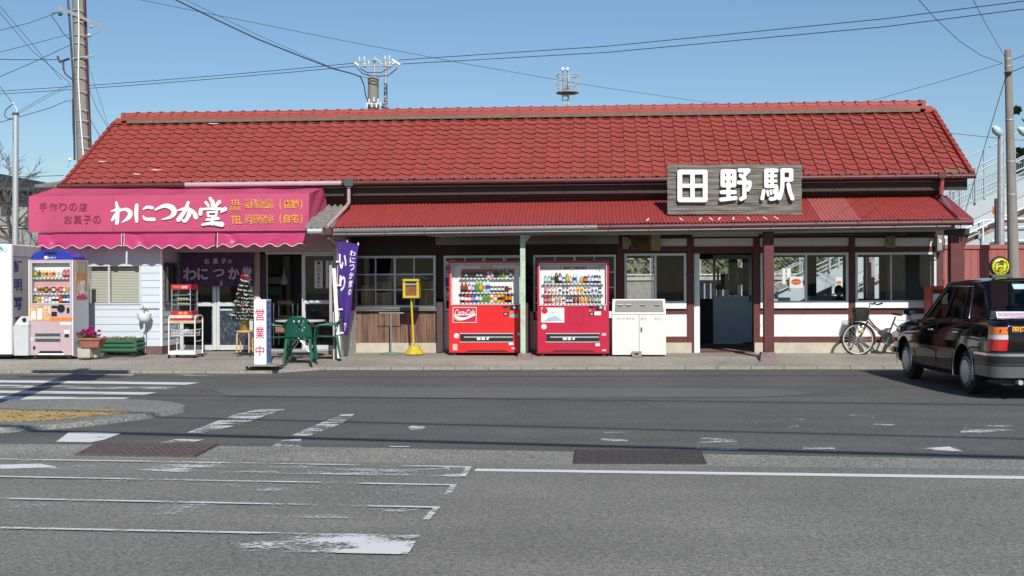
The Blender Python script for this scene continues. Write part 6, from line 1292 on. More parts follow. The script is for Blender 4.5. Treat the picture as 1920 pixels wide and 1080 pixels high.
part(bi, 'handlebar', M['chrome'], lambda b: [b.tube([K(1629.5,580), K(1631,569)], .012, 8), b.tube([K(1640,571.5,-.22), K(1637,570,-.15), K(1631,569,-.04), K(1631,569,.04), K(1637,570,.15), K(1640,571.5,.22)], .011, 8), b.tube([K(1627,600), K(1629,583)], .014, 8)], smooth=60)
for d in (-.27, .27): part(bi, 'grip', M['black'], lambda b: b.tube([K(1639.5,571.2,d*.8), K(1648,568,d)], .016, 8), smooth=60)
part(bi, 'saddle', M['black'], lambda b: b.add([K(1671,586,-.02),K(1671,586,.02),K(1684,587.5,.09),K(1690,586,.09),K(1690,586,-.09),K(1684,587.5,-.09), K(1672,590,-.02),K(1672,590,.02),K(1684,592.5,.08),K(1690,592,.08),K(1690,592,-.08),K(1684,592.5,-.08)], [(0,1,2,3,4,5),(11,10,9,8,7,6)]+[(i,(i+1)%6,6+(i+1)%6,6+i) for i in range(6)]), smooth=60, bevel=.012)
for c, s0, s1 in ((fwc,-.10,.62),(rwc,.15,1.05)): part(bi, 'mudguard', M['dgrey'], lambda b: b.tube([c+Vector((.335*math.cos(a),0,.335*math.sin(a))) for a in [pi*(s0+(s1-s0)*k/14) for k in range(15)]], .014, 6), smooth=60)
part(bi, 'chain_guard', M['black'], lambda b: [b.lathe([(.10,-.01),(.10,.01)], K(1664,632,-.05), 20, 0, 'Y'), b.hexa([K(1664,624,-.06),K(1702,631,-.06),K(1702,641,-.06),K(1664,641,-.06)],[K(1664,624,-.04),K(1702,631,-.04),K(1702,641,-.04),K(1664,641,-.04)])])
for ca_, cb_ in ((K(1664,632,-.08), K(1660,646,-.09)), (K(1664,632,.08), K(1668,618,.09))): part(bi, 'crank', M['chrome'], lambda b: b.tube([ca_, cb_], .010, 6))
for u, v, d in ((1660,647,-.13),(1668,617,.13)): part(bi, 'pedal', M['black'], lambda b: b.box(K(u,v,d).x-.045, K(u,v,d).x+.045, CY_+d-.04, CY_+d+.04, K(u,v,d).z-.012, K(u,v,d).z+.012), smooth=0)
def bask(b):
    x0, x1 = K(1600.5,577).x, K(1625,577).x; zt_, zb_ = K(0,577).z if False else Z(577,CY_,1612), Z(602,CY_,1612)
    for k in range(9):
        f = k/8; X_ = x0+(x1-x0)*f; xb = x0+.03+(x1-x0-.05)*f
        for y in (-.16,.16): b.tube([(X_,CY_+y,zt_),(xb,CY_+y*.8,zb_)], .0045, 4)
        yy = -.16+.32*f
        for X2, xb2 in ((x0,x0+.03),(x1,x1-.02)): b.tube([(X2,CY_+yy,zt_),(xb2,CY_+yy*.8,zb_)], .0045, 4)
        b.tube([(xb,CY_-.128,zb_),(xb,CY_+.128,zb_)], .0045, 4)
    for j in range(7):
        q = j/6; z = zt_+(zb_-zt_)*q; k2 = 1-.2*q; b.tube([(x0+.03*q,CY_-.16*k2,z),(x1-.02*q,CY_-.16*k2,z),(x1-.02*q,CY_+.16*k2,z),(x0+.03*q,CY_+.16*k2,z)], .0045, 4, closed=True)
part(bi, 'basket', mat('dark_wire', (.035,.035,.03), .6), bask, smooth=0)
part(bi, 'basket_lining', mat('dark_mesh_cloth', (.04,.042,.036), .9, var=.4, scale=40), lambda b: b.pbox(1603.5,580,1622,601,CY_-.1,.2), smooth=0)
part(bi, 'lamp', M['chrome'], lambda b: b.lathe([(.01,-.05),(.03,-.03),(.035,.0),(.035,.005)], K(1616,612,-.05), 12, 0, 'X')); part(bi, 'reflector', M['yellow'], lambda b: b.pbox(1614.5,618,1619,624,CY_-.06,.01), smooth=0)
part(bi, 'carrier', M['chrome'], lambda b: [b.tube([K(1684,600,d), K(1712,602,d)], .006, 6) for d in (-.06,0,.06)])
part(bi, 'stand', M['steel'], lambda b: [b.tube([rwc+Vector((0,d,0)), rwc+Vector((-.12,d*1.6,-.30))], .009, 6) for d in (-.07,.07)])
# ------------------------------------------------------------------ post box
PY = 22.15
po = thing('post_box', 'red post box with white collection panel between the wall and the board fence', 'post box', at(1762,660,PY))
px0, px1 = X(1744.5,PY,590), X(1792,PY,590); pz = lambda v: Z(v, PY, 1760); m_po = mat('post_red', (.55,.075,.03), .45, var=.08)
part(po, 'body', m_po, lambda b: [b.box(px0, px1, PY+.02, PY+.42, pz(622), pz(538))], smooth=0, bevel=.012)
part(po, 'hood', m_po, lambda b: [b.box(px0-.01, px1+.01, PY-.06, PY+.43, pz(542.5), pz(536)), b.box(px0, px0+.04, PY-.02, PY+.02, pz(622), pz(543)), b.box(px1-.04, px1, PY-.02, PY+.02, pz(622), pz(543))], smooth=0, bevel=.006)
part(po, 'slot', M['black'], lambda b: b.box(px0+.06, px1-.06, PY-.0, PY+.02, pz(549), pz(545)), smooth=0)
part(po, 'notice', mat('pale_green_notice', (.62,.70,.62), .5), lambda b: b.box(px0+.05, px1-.05, PY+.008, PY+.02, pz(570), pz(551)), smooth=0)
part(po, 'keyhole', M['gold'], lambda b: b.lathe([(.022,0),(.022,.01)], (px0+.10, PY+.01, pz(582)), 12, 0, 'Y'))
part(po, 'side_plate', M['greyc'], lambda b: b.box(px0-.005, px0, PY+.14, PY+.26, pz(584), pz(572)), smooth=0)
part(po, 'leg', m_po, lambda b: b.box(px0+.08, px1-.08, PY+.10, PY+.34, .17, pz(622)), smooth=0, bevel=.01)
# ------------------------------------------------------------------ board fence, poles and lamps on the right
m_fence = mat('faded_red_boards', (.36,.115,.10), .8, var=.12, scale=5, stretch=(3,3,.6), dirt=(.27,.095,.08), dscale=2, damt=.5)
FYY = 23.5
fe = thing('board_fence', 'faded red board fence with a cap rail between the station and the right edge', 'fence', (at(1850,660,FYY).x, FYY, 0))
def fboards(b):
    u = 1771
    while u < 2060: b.pbox(u, 466.5, u+12.1, 672, FYY+random.uniform(0,.006), .02); u += 12.5
part(fe, 'boards', m_fence, fboards, smooth=0, bevel=.003)
part(fe, 'cap_rail', m_fence, lambda b: b.pbox(1768,458.5,2060,466,FYY-.03,.09), smooth=0); part(fe, 'backing', M['maroon'], lambda b: b.pbox(1771,467,2060,672,FYY+.03,.02), smooth=0)
def pole(name, label, cat, uv0, uv1, Yp, r0, r1, m, group=None):
    a, c = at(*uv0, Yp), at(*uv1, Yp); t = thing(name, label, cat, a, group=group); part(t, 'shaft', m, lambda b: b.tube([a, c], [r0, r1], 16), smooth=40); return t, a, c
rp, ra, rb = pole('utility_pole', 'bare concrete utility pole in front of the red board fence at the right edge', 'utility pole', (1905,664), (1889.5,94.5), 22.6, .125, .062, M['pole'])
for u, v, r_ in ((1890.2,111,.072),(1890.4,124.5,.074),(1890.6,135.5,.074),(1892.9,225,.086),(1895.0,303,.094),(1896.7,365,.100)): part(rp, 'band', M['steel'], lambda b: b.lathe([(r_,-.010),(r_,.010)], at(u,v,22.6), 14), smooth=40)
part(rp, 'clamp', M['dgrey'], lambda b: [b.ball(at(1891.5,136,22.5), (.07,.06,.03), 10, 6), b.tube([at(1883,124,22.6), at(1899,124,22.6)], .012, 6), b.tube([at(1882,137,22.6), at(1900,133,22.6)], .014, 6)], smooth=50)
part(rp, 'cap', M['pole'], lambda b: b.ball(at(1889.5,95,22.6), (.062,.062,.03), 14, 6), smooth=60)
m_lamp = mat('lamp_bowl', (.55,.68,.66), .3, var=.05)
def lamp(label, u, v0, v1, Yp, du):
    t, a, c = pole('street_lamp', label, 'street lamp', (u,v1), (u,v0), Yp, .075, .065, mat('lamp_post_steel', (.42,.41,.42), .5, .3, var=.25, scale=12), group='street lamps by the footbridge')
    part(t, 'arm', M['steel'], lambda b: b.tube([at(u,v0+2,Yp), at(u-2,v0-4,Yp)], .05, 8)); part(t, 'lamp_head', m_lamp, lambda b: b.tube([at(u,v0+3,Yp-.1), at(u-du*.25,v0-1,Yp-.15), at(u-du*.65,v0-7,Yp-.2), at(u-du,v0-13,Yp-.25)], [.03,.085,.09,.03], 12), smooth=60); return t
l1 = lamp('grey street lamp post with a pale leaf shaped head behind the red fence', 1876.5, 250, 462, 25.0, 15)
part(l1, 'box', M['dgrey'], lambda b: [b.pbox(1868,372,1873,455,25.0,.12)], smooth=0); lamp('second street lamp cut by the right edge of the picture', 1932, 252, 462, 25.5, 24)
# ------------------------------------------------------------------ footbridge stairs behind the station
m_fb = mat('pale_blue_grey_steel', (.42,.47,.49), .55, .1, var=.06, scale=3); m_rail = mat('railing_grey', (.44,.48,.50), .5, .3, var=.1); m_wr = mat('white_rail', (.74,.75,.76), .4, .1, var=.03)
fbr = thing('footbridge', 'grey steel footbridge staircase with railings rising to the right behind the station', 'footbridge', at(1823,470,31))
def lineP(u, off, Yp, v0=382, u0=1823, k=.47): return at(u, v0-k*(u-u0)+off, Yp)
def stringer(b, us, ue, o0, o1, Yp, th=.1, **kw): 
    d = Vector((0,th,0)); q = [lineP(us,o1,Yp,**kw), lineP(ue,o1,Yp,**kw), lineP(ue,o0,Yp,**kw), lineP(us,o0,Yp,**kw)]; b.hexa([q[0],q[1],q[1]+d,q[0]+d],[q[3],q[2],q[2]+d,q[3]+d])
part(fbr, 'stringer', m_fb, lambda b: [stringer(b,1390,2150,0,30,31)], smooth=0)
part(fbr, 'side_panel', mat('pale_panel', (.47,.52,.54), .6, var=.05), lambda b: stringer(b,1560,2150,30.2,190,31.03,.07), smooth=0)
def rails(b, us, ue, Yp, offs, post, ph, r=.028, **kw):
    for o in offs: b.tube([lineP(us,o,Yp,**kw), lineP(ue,o,Yp,**kw)], r, 8)
    u = us
    while u <= ue: p = lineP(u,2,Yp,**kw); q = lineP(u,ph,Yp,**kw); q.x = p.x; b.tube([p, q], r*1.5, 8); u += post
part(fbr, 'railing', m_rail, lambda b: rails(b,1390,2100,31.0,(-6,-22,-40),45.6,-42,.022), smooth=50)
part(fbr, 'guard_frame', m_rail, lambda b: rails(b,1510,1870,30.95,(-56,-66),45.6,-66,.022), smooth=50); part(fbr, 'railing', m_rail, lambda b: rails(b,1390,2100,33.3,(-14,-44,-92),57,-92,.02), smooth=50)
def mesh(b):
    u = 1640
    while u < 2100: p = lineP(u,-2,31.05); q = lineP(u,-38,31.05); q.x = p.x; b.tube([p,q], .006, 4); u += 3.4
part(fbr, 'balusters', m_rail, mesh, smooth=0)
f2 = dict(v0=452, u0=1824, k=.46)
lo = thing('lower_stair', 'lower flight of pale steel stairs with white handrails in front of the footbridge', 'staircase', at(1824,520,30.3))
part(lo, 'stringer', m_fb, lambda b: stringer(b,1440,2050,0,46,30.3,.1,**f2), smooth=0); part(lo, 'railing', m_rail, lambda b: rails(b,1440,1840,30.3,(-10,-20),36,-28,.02,**f2), smooth=50)
part(lo, 'handrail', m_wr, lambda b: [b.tube([at(1700,482,30.2), at(1843,413,30.2), at(1960,408,30.2)], .028, 8), b.tube([at(1700,493,30.2), at(1872,410.5,30.2), at(1960,372,30.2)], .028, 8), b.tube([at(1843,413,30.2), at(1843,452,30.2)], .026, 8), b.tube([at(1860,451,30.2), at(1960,451,30.2)], .026, 8), b.tube([at(1873,427,30.2), at(1960,424,30.2)], .02, 8)], smooth=50)
part(lo, 'steps', mat('brown_step', (.36,.25,.19), .8, var=.15), lambda b: [b.hexa(*(lambda p: ([p, p+Vector((.3,0,0)), p+Vector((.3,1.6,0)), p+Vector((0,1.6,0))], [p+Vector((0,0,.16)), p+Vector((.3,0,.16)), p+Vector((.3,1.6,.16)), p+Vector((0,1.6,.16))]))(lineP(u,-3,30.45,**f2))) for u in range(1450,1960,19)], smooth=0)
os_ = thing('orange_notice', 'small orange notice hanging on the footbridge stairs beside the lamp post', 'notice', at(1866,402,28.4)); part(os_, 'plate', mat('orange_plate', (.72,.16,.04), .6, var=.05), lambda b: b.pbox(1860.5,386.5,1873,402,28.4,.01), smooth=0); part(os_, 'lettering', M['ink'], lambda b: [b.ptext('ごみ',1863,388.5,1871.5,393,28.395), b.ptext('持ち帰り',1862,395,1872,399.5,28.395)], smooth=0)
m_flame = mat('flame_red', (.65,.03,.03), .6, var=0)
def notice(label, u0, v0, u1, v1, k):
    t = thing('flame_notice', label, 'notice', at((u0+u1)/2,v1,30.24)); part(t, 'sheet', M['paper'], lambda b: b.pbox(u0,v0,u1,v1,30.24,.01), smooth=0)
    def fl_(b):
        c = at((u0+u1)/2,(v0+v1)/2-1,30.232); w = (at(u1,v0,30.232)-at(u0,v0,30.232)).x*.44; b.add([c+Vector((math.cos(2*pi*i/22)*w*(1 if i%2 else .75), 0, math.sin(2*pi*i/22)*w*(.62 if i%2 else .45))) for i in range(22)], [tuple(range(22))])
    part(t, 'flame', m_flame, fl_, smooth=0); part(t, 'lettering', M['yellow'], lambda b: b.ptext('火の用心' if k else '火', u0+(u1-u0)*.2, v0+(v1-v0)*.36, u1-(u1-u0)*.2, v0+(v1-v0)*.60, 30.228, bold=.03), smooth=0)
notice('white notice with red flame and yellow letters seen through the left waiting room window', 1481,518.5,1505,540,1); notice('white notice with a red flame beside the seated head', 1567,520,1579,541,0)
wsn = thing('white_notice', 'tall blank white notice on the stairs seen through the left waiting room window', 'notice', at(1475,545,30.22)); part(wsn, 'sheet', M['paper'], lambda b: [b.pbox(1467,503,1473,533,30.22,.01), b.pbox(1475,503,1482.5,520,30.22,.01)], smooth=0)
# ------------------------------------------------------------------ yard behind the station: wall, mesh fence, hedge and trees
rwl = thing('retaining_wall', 'grey block retaining wall with a pale coping behind the railway', 'wall', (0,32,0)); part(rwl, 'wall', M['greyc'], lambda b: b.box(-14,9.2,32,32.5,-.1,1.70), smooth=0); part(rwl, 'coping', M['concrete'], lambda b: b.box(-14,9.2,31.95,32.5,1.703,1.80), smooth=0)
ml = thing('mesh_fence', 'galvanised chain link fence on the retaining wall seen through the windows', 'fence', (2,32.2,1.8))
def link(b):
    x = -1.2
    while x < 8.0:
        for s in (1,-1): b.tube([(x,32.2+.004*s,1.81),(x+s*1.2,32.2+.004*s,3.01)], .0025, 3, caps=False)
        x += .14
part(ml, 'mesh', M['steel'], link, smooth=0)
for x in (-1.2,.2,1.6,3.0,4.4,5.8,7.2): part(ml, 'post', M['steel'], lambda b: b.cyl((x,32.25,1.8),(x,32.25,3.1),.03,None,8))
part(ml, 'rail', M['steel'], lambda b: [b.tube([(-1.6,32.22,z),(8,32.22,z)], .022, 6) for z in (1.86,3.05)])
wf = thing('white_fence', 'white slatted fence beyond the entrance door', 'fence', (2.6,29.5,0)); part(wf, 'slats', M['white'], lambda b: [b.box(1.6+k*.16,1.72+k*.16,29.5,29.53,.2,1.62) for k in range(16)] + [b.box(1.55,4.2,29.47,29.5,z,z+.07) for z in (.5,1.1,1.6)], smooth=0)
rb_ = thing('red_barrier', 'low red barrier board behind the entrance door glass', 'barrier', at(1352,545,29)); part(rb_, 'board', mat('barrier_red', (.42,.09,.06), .6), lambda b: b.pbox(1339,533,1366,543,29.0,.04), smooth=0); part(rb_, 'leg', M['steel'], lambda b: [b.pbox(u,543,u+2,600,29,.04) for u in (1341,1362)], smooth=0)
og = thing('orange_post', 'orange marker post standing beyond the entrance door', 'post', at(1346,560,29.3)); part(og, 'post', mat('orange_yellow', (.72,.36,.03), .5), lambda b: b.pbox(1344.5,502,1348.5,560,29.3,.08), smooth=0); part(og, 'cap', M['white'], lambda b: b.pbox(1344,499.5,1349,502,29.29,.1), smooth=0)
hg = MB()
for k in range(9000):
    x = random.uniform(-13,10); y = random.uniform(36,39); h_ = 3.4+.7*math.sin(x*.9)+.5*math.sin(x*2.3+1); z = random.random()**.7*h_; leafblob(hg, (x,y,z), (.1,.1,.1), 1, .16)
m_hedge = mat('hillside_leaves', (.13,.15,.045), .7, var=.6, scale=1.5)
struct(hg.build('hillside_vegetation', m_hedge, smooth=0), 'stuff')
sb = MB(); sb.grid(lambda s, t: Vector((-16+28*s, 36.5+8*t, -.05+3.0*t+.35*math.sin(s*17)*t)), 30, 6); struct(sb.build('hill', mat('dry_bank', (.16,.14,.075), .95, var=.4, scale=2)))
def broadleaf(label, u, vb, vt, Yp, rad, n, m, name='tree'):
    a, c = at(u,vb,Yp), at(u,vt,Yp); t = thing(name, label, 'tree', a); h_ = c.z-a.z
    part(t, 'trunk', M['bark'], lambda b: [b.tube([a, a+Vector((.1,0,h_*.4)), a+Vector((0,0,h_*.8))], [.22,.15,.05], 8)] + [b.tube([a+Vector((.05,0,h_*(.3+.1*k))), a+Vector((rad*.7*math.cos(k*2.1),rad*.7*math.sin(k*2.1),h_*(.55+.08*k)))], [.07,.02], 6) for k in range(5)])
    def crown(b):
        for k in range(26): w = 2*pi*random.random(); q = random.random(); p = a+Vector((rad*.75*math.cos(w)*random.random()**.5, rad*.75*math.sin(w)*random.random()**.5, h_*(.35+.6*q))); r = rad*random.uniform(.22,.42)*(1.1-.5*q); leafblob(b, p, (r,r,r*.8), n//26, .14)
    part(t, 'crown', m, crown, smooth=0)
broadleaf('dark evergreen tree cut by the right edge behind the footbridge', 1950, 480, 178, 42, 1.05, 2200, M['leafd'])
# ------------------------------------------------------------------ left background: houses, bare tree, poles
m_hroof = mat('dark_grey_roof', (.022,.024,.03), .85, var=.15); m_hwall = mat('grey_render', (.33,.33,.33), .85, var=.08)
hs = thing('grey_house', 'grey two storey house with a dark roof behind the photo booth', 'house', at(10,520,38)); HQ = lambda u, v, d=0: at(u,v,38)+Vector((0,d,0))
part(hs, 'wall', m_hwall, lambda b: b.box(HQ(-190,400).x, HQ(51,400).x, 38, 44, -.1, HQ(0,352).z), smooth=0)
part(hs, 'roof', m_hroof, lambda b: [b.add([HQ(-150,300,-.3), HQ(-40,318,-.4), HQ(73,357,-.6), HQ(-200,352,-.6), HQ(-150,300,6), HQ(-40,318,6.5), HQ(73,357,6.9), HQ(-200,352,6.9)], [(0,1,2,3),(7,6,5,4),(0,4,5,1),(1,5,6,2),(2,6,7,3),(3,7,4,0)])], smooth=0)
for u0, u1, v0, v1 in ((1,20,372,405),(-40,-10,372,405)):
    w_ = part(hs, 'window', M['dgrey'], lambda b: b.pbox(u0,v0,u1,v1,37.93,.06), smooth=0); part(w_, 'pane', mat('teal_pane', (.03,.09,.08), .15) if 'teal_pane' not in bpy.data.materials else bpy.data.materials['teal_pane'], lambda b: b.pbox(u0+9,v0+1,u1-1,v1-1,37.92,.01), smooth=0)
part(hs, 'balcony', M['greyc'], lambda b: b.pbox(-60,406,46,423,37.2,.7), smooth=0); part(hs, 'gutter', M['dgrey'], lambda b: b.tube([HQ(-100,356,-.62), HQ(73,359,-.62)], .07, 8))
gw = thing('garden_wall', 'low grey garden wall in front of the grey house', 'wall', at(20,470,34)); part(gw, 'wall', M['greyc'], lambda b: b.box(-24,-15.2,34,34.2,-.1,at(20,428,34).z), smooth=0); part(gw, 'coping', M['concrete'], lambda b: b.box(-24,-15.2,33.95,34.25,at(20,428,34).z+.002,at(20,425,34).z), smooth=0)
h2 = thing('tiled_house', 'house with a weathered grey tiled roof just behind the left gable', 'house', at(130,480,29)); H2 = lambda u, v, d=0: at(u,v,29)+Vector((0,d,0))
part(h2, 'wall', mat('olive_render', (.30,.29,.25), .85), lambda b: b.box(H2(104,400).x, H2(230,400).x, 29.3, 33, -.1, H2(0,357).z), smooth=0)
part(h2, 'roof', mat('weathered_grey_tile', (.20,.19,.17), .9, var=.35, scale=10), lambda b: b.add([H2(75,348,-.3), H2(260,349,-.3), H2(240,290,3), H2(112,322,3), H2(75,353,-.3), H2(260,354,-.3), H2(240,296,3), H2(112,328,3)], [(0,1,2,3),(7,6,5,4),(0,4,5,1),(1,5,6,2),(2,6,7,3),(3,7,4,0)]), smooth=0)
h3 = thing('red_roof_house', 'small distant house with a red roof between photo booth and awning', 'house', at(58,480,55)); part(h3, 'wall', M['plaster'], lambda b: b.pbox(50,464,76,500,55.3,3), smooth=0); part(h3, 'roof', m_fence, lambda b: b.hexa([at(46,465,55),at(64,465,55),at(64,465,55)+Vector((0,3,0)),at(46,465,55)+Vector((0,3,0))],[at(48,452,55.8),at(56,454,55.8),at(56,454,55.8)+Vector((0,1,0)),at(48,452,55.8)+Vector((0,1,0))]), smooth=0)
bt = thing('bare_tree', 'leafless grey tree in front of the grey house at the left edge', 'tree', at(28,500,31)); rngt = random.Random(5)
def branch(b, p, d, l, r, dep):
    q = p + d*l; mid = p + d*l*.5 + Vector((rngt.uniform(-.1,.1),rngt.uniform(-.1,.1),0))*l*.4; b.tube([p, mid, q], [r, r*.85, r*.65], 5, caps=False)
    if dep == 0: return
    for _ in range(3 if dep > 1 else 4):
        nd = (d + Vector((rngt.gauss(0,.55), rngt.gauss(0,.55), rngt.gauss(.12,.35)))).normalized(); branch(b, p+d*l*rngt.uniform(.5,1), nd, l*rngt.uniform(.55,.8), max(r*.55,.006), dep-1)
bp = at(28,500,31)
part(bt, 'trunk', M['bark'], lambda b: b.tube([bp-Vector((0,0,.5)), bp+Vector((-.1,0,.9))], [.11,.085], 8))
def crownb(b):
    for dx, dz, l in ((-.8,.75,1.05),(-.25,1,1.25),(.35,.6,.75),(-1.0,.35,.9),(.1,.45,.7)): branch(b, bp+Vector((-.1,0,.75)), Vector((dx,rngt.uniform(-.3,.3),dz)).normalized(), l, .05, 4)
part(bt, 'crown', M['bark'], crownb)
gpole, _, gt = pole('metal_pole', 'slim galvanised metal pole with a dark cap behind the photo booth', 'pole', (28.5,560), (29.5,214), 24.0, .066, .062, M['steel'])
part(gpole, 'cap', M['dgrey'], lambda b: b.cyl(at(29.5,216,24.0), at(29.5,211.5,24.0), .072, None, 14)); part(gpole, 'bracket', M['white'], lambda b: [b.ball(at(24,194,24), (.04,.04,.035), 8, 6), b.tube([at(24,195,24), at(31,203,24), at(32,212,24)], .01, 5)])
up, ua, ub = pole('utility_pole', 'tall leaning concrete utility pole with a cross arm behind the left gable', 'utility pole', (166,520), (147,-40), 25.6, .185, .155, M['pole'])
UP = lambda u, v, d=-.18: at(u, v, 25.6+d)
part(up, 'cross_arm', mat('dull_steel', (.30,.30,.30), .6, .2, var=.15), lambda b: b.hexa([UP(107,15),UP(200,57),UP(200,57,-.10),UP(107,15,-.10)],[UP(109,9.5),UP(202,52),UP(202,52,-.10),UP(109,9.5,-.10)]), smooth=0)
part(up, 'conduit', M['white'], lambda b: b.tube([UP(146.5,-40,-.19), UP(148,60,-.2), UP(147,150,-.21), UP(151,220,-.21), UP(157,300,-.22)], .018, 6))
part(up, 'conduit', mat('rust_red_conduit', (.10,.03,.03), .6), lambda b: b.tube([UP(156.5,-40,-.05), UP(158.5,80,-.05), UP(164,190,-.06), UP(167,230,-.06), UP(170,300,-.06)], .04, 8))
part(up, 'cable_run', M['cable'], lambda b: [b.tube([UP(125,-30,-.1), UP(129,20,-.1), UP(133,80,-.1), UP(137,140,-.1), UP(140,300,-.1)], .024, 6), b.tube([UP(136,185,-.16), UP(137,240,-.16), UP(141,300,-.16)], .015, 6)])
part(up, 'drop_loop', M['cable'], lambda b: [b.tube([UP(108,106), UP(112,116), UP(130,110)], .03, 6), b.tube([UP(119,115), UP(119,130), UP(124,140), UP(135,148)], .02, 6), b.tube([UP(111,23), UP(98,25), UP(97,31), UP(108,45), UP(118,62), UP(131,74)], .012, 6), b.tube([UP(117,118), UP(122,138), UP(136,150)], .016, 6)])
part(up, 'insulator', M['dgrey'], lambda b: b.ball(UP(113,26), (.06,.05,.05), 8, 6))
part(up, 'step_band', M['steel'], lambda b: [b.tube([UP(140+(v*.045)-4,v), UP(140+(v*.045)+16,v+1)], .012, 5) for v in (18,40,65,80,124,146,172,206,226,256,278)])
part(up, 'bracket', M['steel'], lambda b: [b.tube([UP(136,110), UP(176,104)], .018, 6), b.tube([UP(160,108), UP(175,109), UP(176,104)], .018, 6), b.tube([UP(160,68), UP(172,65), UP(186,58)], .014, 6), b.ball(UP(167,66), (.06,.05,.05), 8, 6), b.ball(UP(171,50), (.05,.04,.03), 8, 6)], smooth=50)
an = thing('aerial', 'small white aerial box on a thin stay beside the left gable', 'aerial', at(131,299,23.5)); part(an, 'box', M['white'], lambda b: b.ball(at(131,299,23.5), (.045,.03,.03), 8, 6)); part(an, 'mast', M['steel'], lambda b: b.tube([at(131,300,23.5), at(127,315,23.5), at(134,322,23.5)], .008, 5))
tpole, _, _ = pole('utility_pole', 'squat grey utility pole with white insulators showing above the ridge', 'utility pole', (701,420), (700,142.5), 31, .165, .155, M['pole'])
TP = lambda u, v, d=-.1: at(u, v, 31+d)
part(tpole, 'cap', M['steel'], lambda b: b.lathe([(.162,-.04),(.166,0),(.15,.05)], at(700,146,31), 16)); part(tpole, 'mast', M['steel'], lambda b: b.tube([TP(702,143,0), TP(702,106,0)], .03, 8))
part(tpole, 'cross_arm', M['steel'], lambda b: [b.tube([TP(664,118), TP(702,112), TP(748,121)], .018, 6), b.tube([TP(669,124,-.5), TP(748,124,-.5)], .016, 6), b.tube([TP(702,108), TP(724,127)], .02, 6)])
m_ins = mat('white_porcelain', (.75,.76,.76), .25, var=.02)
def insul(parent, pts):
    for u, v in pts: part(parent, 'insulator', m_ins, lambda b: b.lathe([(.012,-.10),(.02,-.07),(.055,-.05),(.02,-.03),(.055,-.01),(.02,.01),(.05,.03),(.015,.06),(.01,.1)], TP(u,v,-.3), 10))
insul(tpole, ((674,113),(683,112),(684,122),(692,120))); part(tpole, 'insulator', m_ins, lambda b: [b.tube([TP(665,118,-.3), TP(672,123,-.3)], .035, 8)])
part(tpole, 'fitting', M['white'], lambda b: [b.lathe([(.015,-.07),(.035,-.03),(.02,0),(.035,.03),(.012,.07)], TP(u,v,-.25), 8) for u, v in ((688,198),(692,190),(701,187),(709,190),(714,196),(706,198),(697,197))] + [b.tube([TP(686,195,-.25), TP(714,195,-.25)], .015, 6)]); part(tpole, 'cable_run', M['cable'], lambda b: [b.tube([TP(713,193), TP(718,200), TP(728,206)], .05, 8), b.tube([TP(668,126,-.3), TP(680,138,-.3), TP(700,143,-.4), TP(728,142,-.3), TP(745,128,-.3)], .015, 6), b.tube([TP(675,128,-.3), TP(688,136,-.4), TP(715,136,-.4), TP(738,122,-.3)], .015, 6)])
tp2, _, _ = pole('insulator_mast', 'thin steel mast with white insulators right of the squat utility pole', 'mast', (724,420), (723,124), 31.6, .06, .05, mat('blotched_steel', (.38,.39,.40), .5, .2, var=.35, scale=2))
insul(tp2, ((722,111),(730,110),(723,121),(731,120))); part(tp2, 'insulator', m_ins, lambda b: [b.tube([TP(735,112,-.3), TP(750,122,-.3)], .035, 8), b.tube([TP(736,120,-.3), TP(742,117,-.3)], .03, 8)]); part(tp2, 'cross_arm', M['steel'], lambda b: b.tube([TP(718,124,-.25), TP(736,124,-.25)], .02, 6))
tw = thing('antenna_tower', 'distant phone mast with a ring of antennas above the ridge', 'mast', at(1065,300,85)); AT = lambda u, v, d=0: at(u,v,85)+Vector((0,d,0))
part(tw, 'column', M['steel'], lambda b: [b.tube([AT(1065.5,320), AT(1065.5,140)], .07, 10), b.tube([AT(1055,320), AT(1055,178)], .04, 8)] + [b.tube([AT(1055,v), AT(1066,v)], .04, 6) for v in (180,188,195)])
ring = lambda v, r: [at(1064,v,85)+Vector((r*math.cos(a),r*math.sin(a),0)) for a in [2*pi*k/20 for k in range(20)]]
part(tw, 'ring', M['steel'], lambda b: [b.tube(ring(142,.85), .035, 6, closed=True), b.tube(ring(174,.85), .045, 6, closed=True), b.tube(ring(158,.88), .02, 6, closed=True)]); part(tw, 'platform', M['dgrey'], lambda b: b.lathe([(.75,-.05),(.75,.05)], at(1064,173,85), 16))
for k in range(8): part(tw, 'antenna', M['steel'], lambda b: b.tube([at(1064,175,85)+Vector((.9*math.cos(k*pi/4+.2),.9*math.sin(k*pi/4+.2),0)), at(1064,138,85)+Vector((.9*math.cos(k*pi/4+.2),.9*math.sin(k*pi/4+.2),0))], .038, 6))
for u in (1055.5,1064): part(tw, 'dish', M['alul'], lambda b: b.lathe([(.02,0),(.10,-.03),(.16,-.06),(.13,.0),(.02,.05)], AT(u,132,-.5), 12, 0, 'Y'))
part(tw, 'equipment', M['greyc'], lambda b: [b.pbox(1057,160,1070,171,84.7,.5), b.tube([AT(1055.5,178,-.3), AT(1055.5,133,-.3)], .04, 6), b.tube([AT(1064,178,-.3), AT(1064,133,-.3)], .04, 6)])
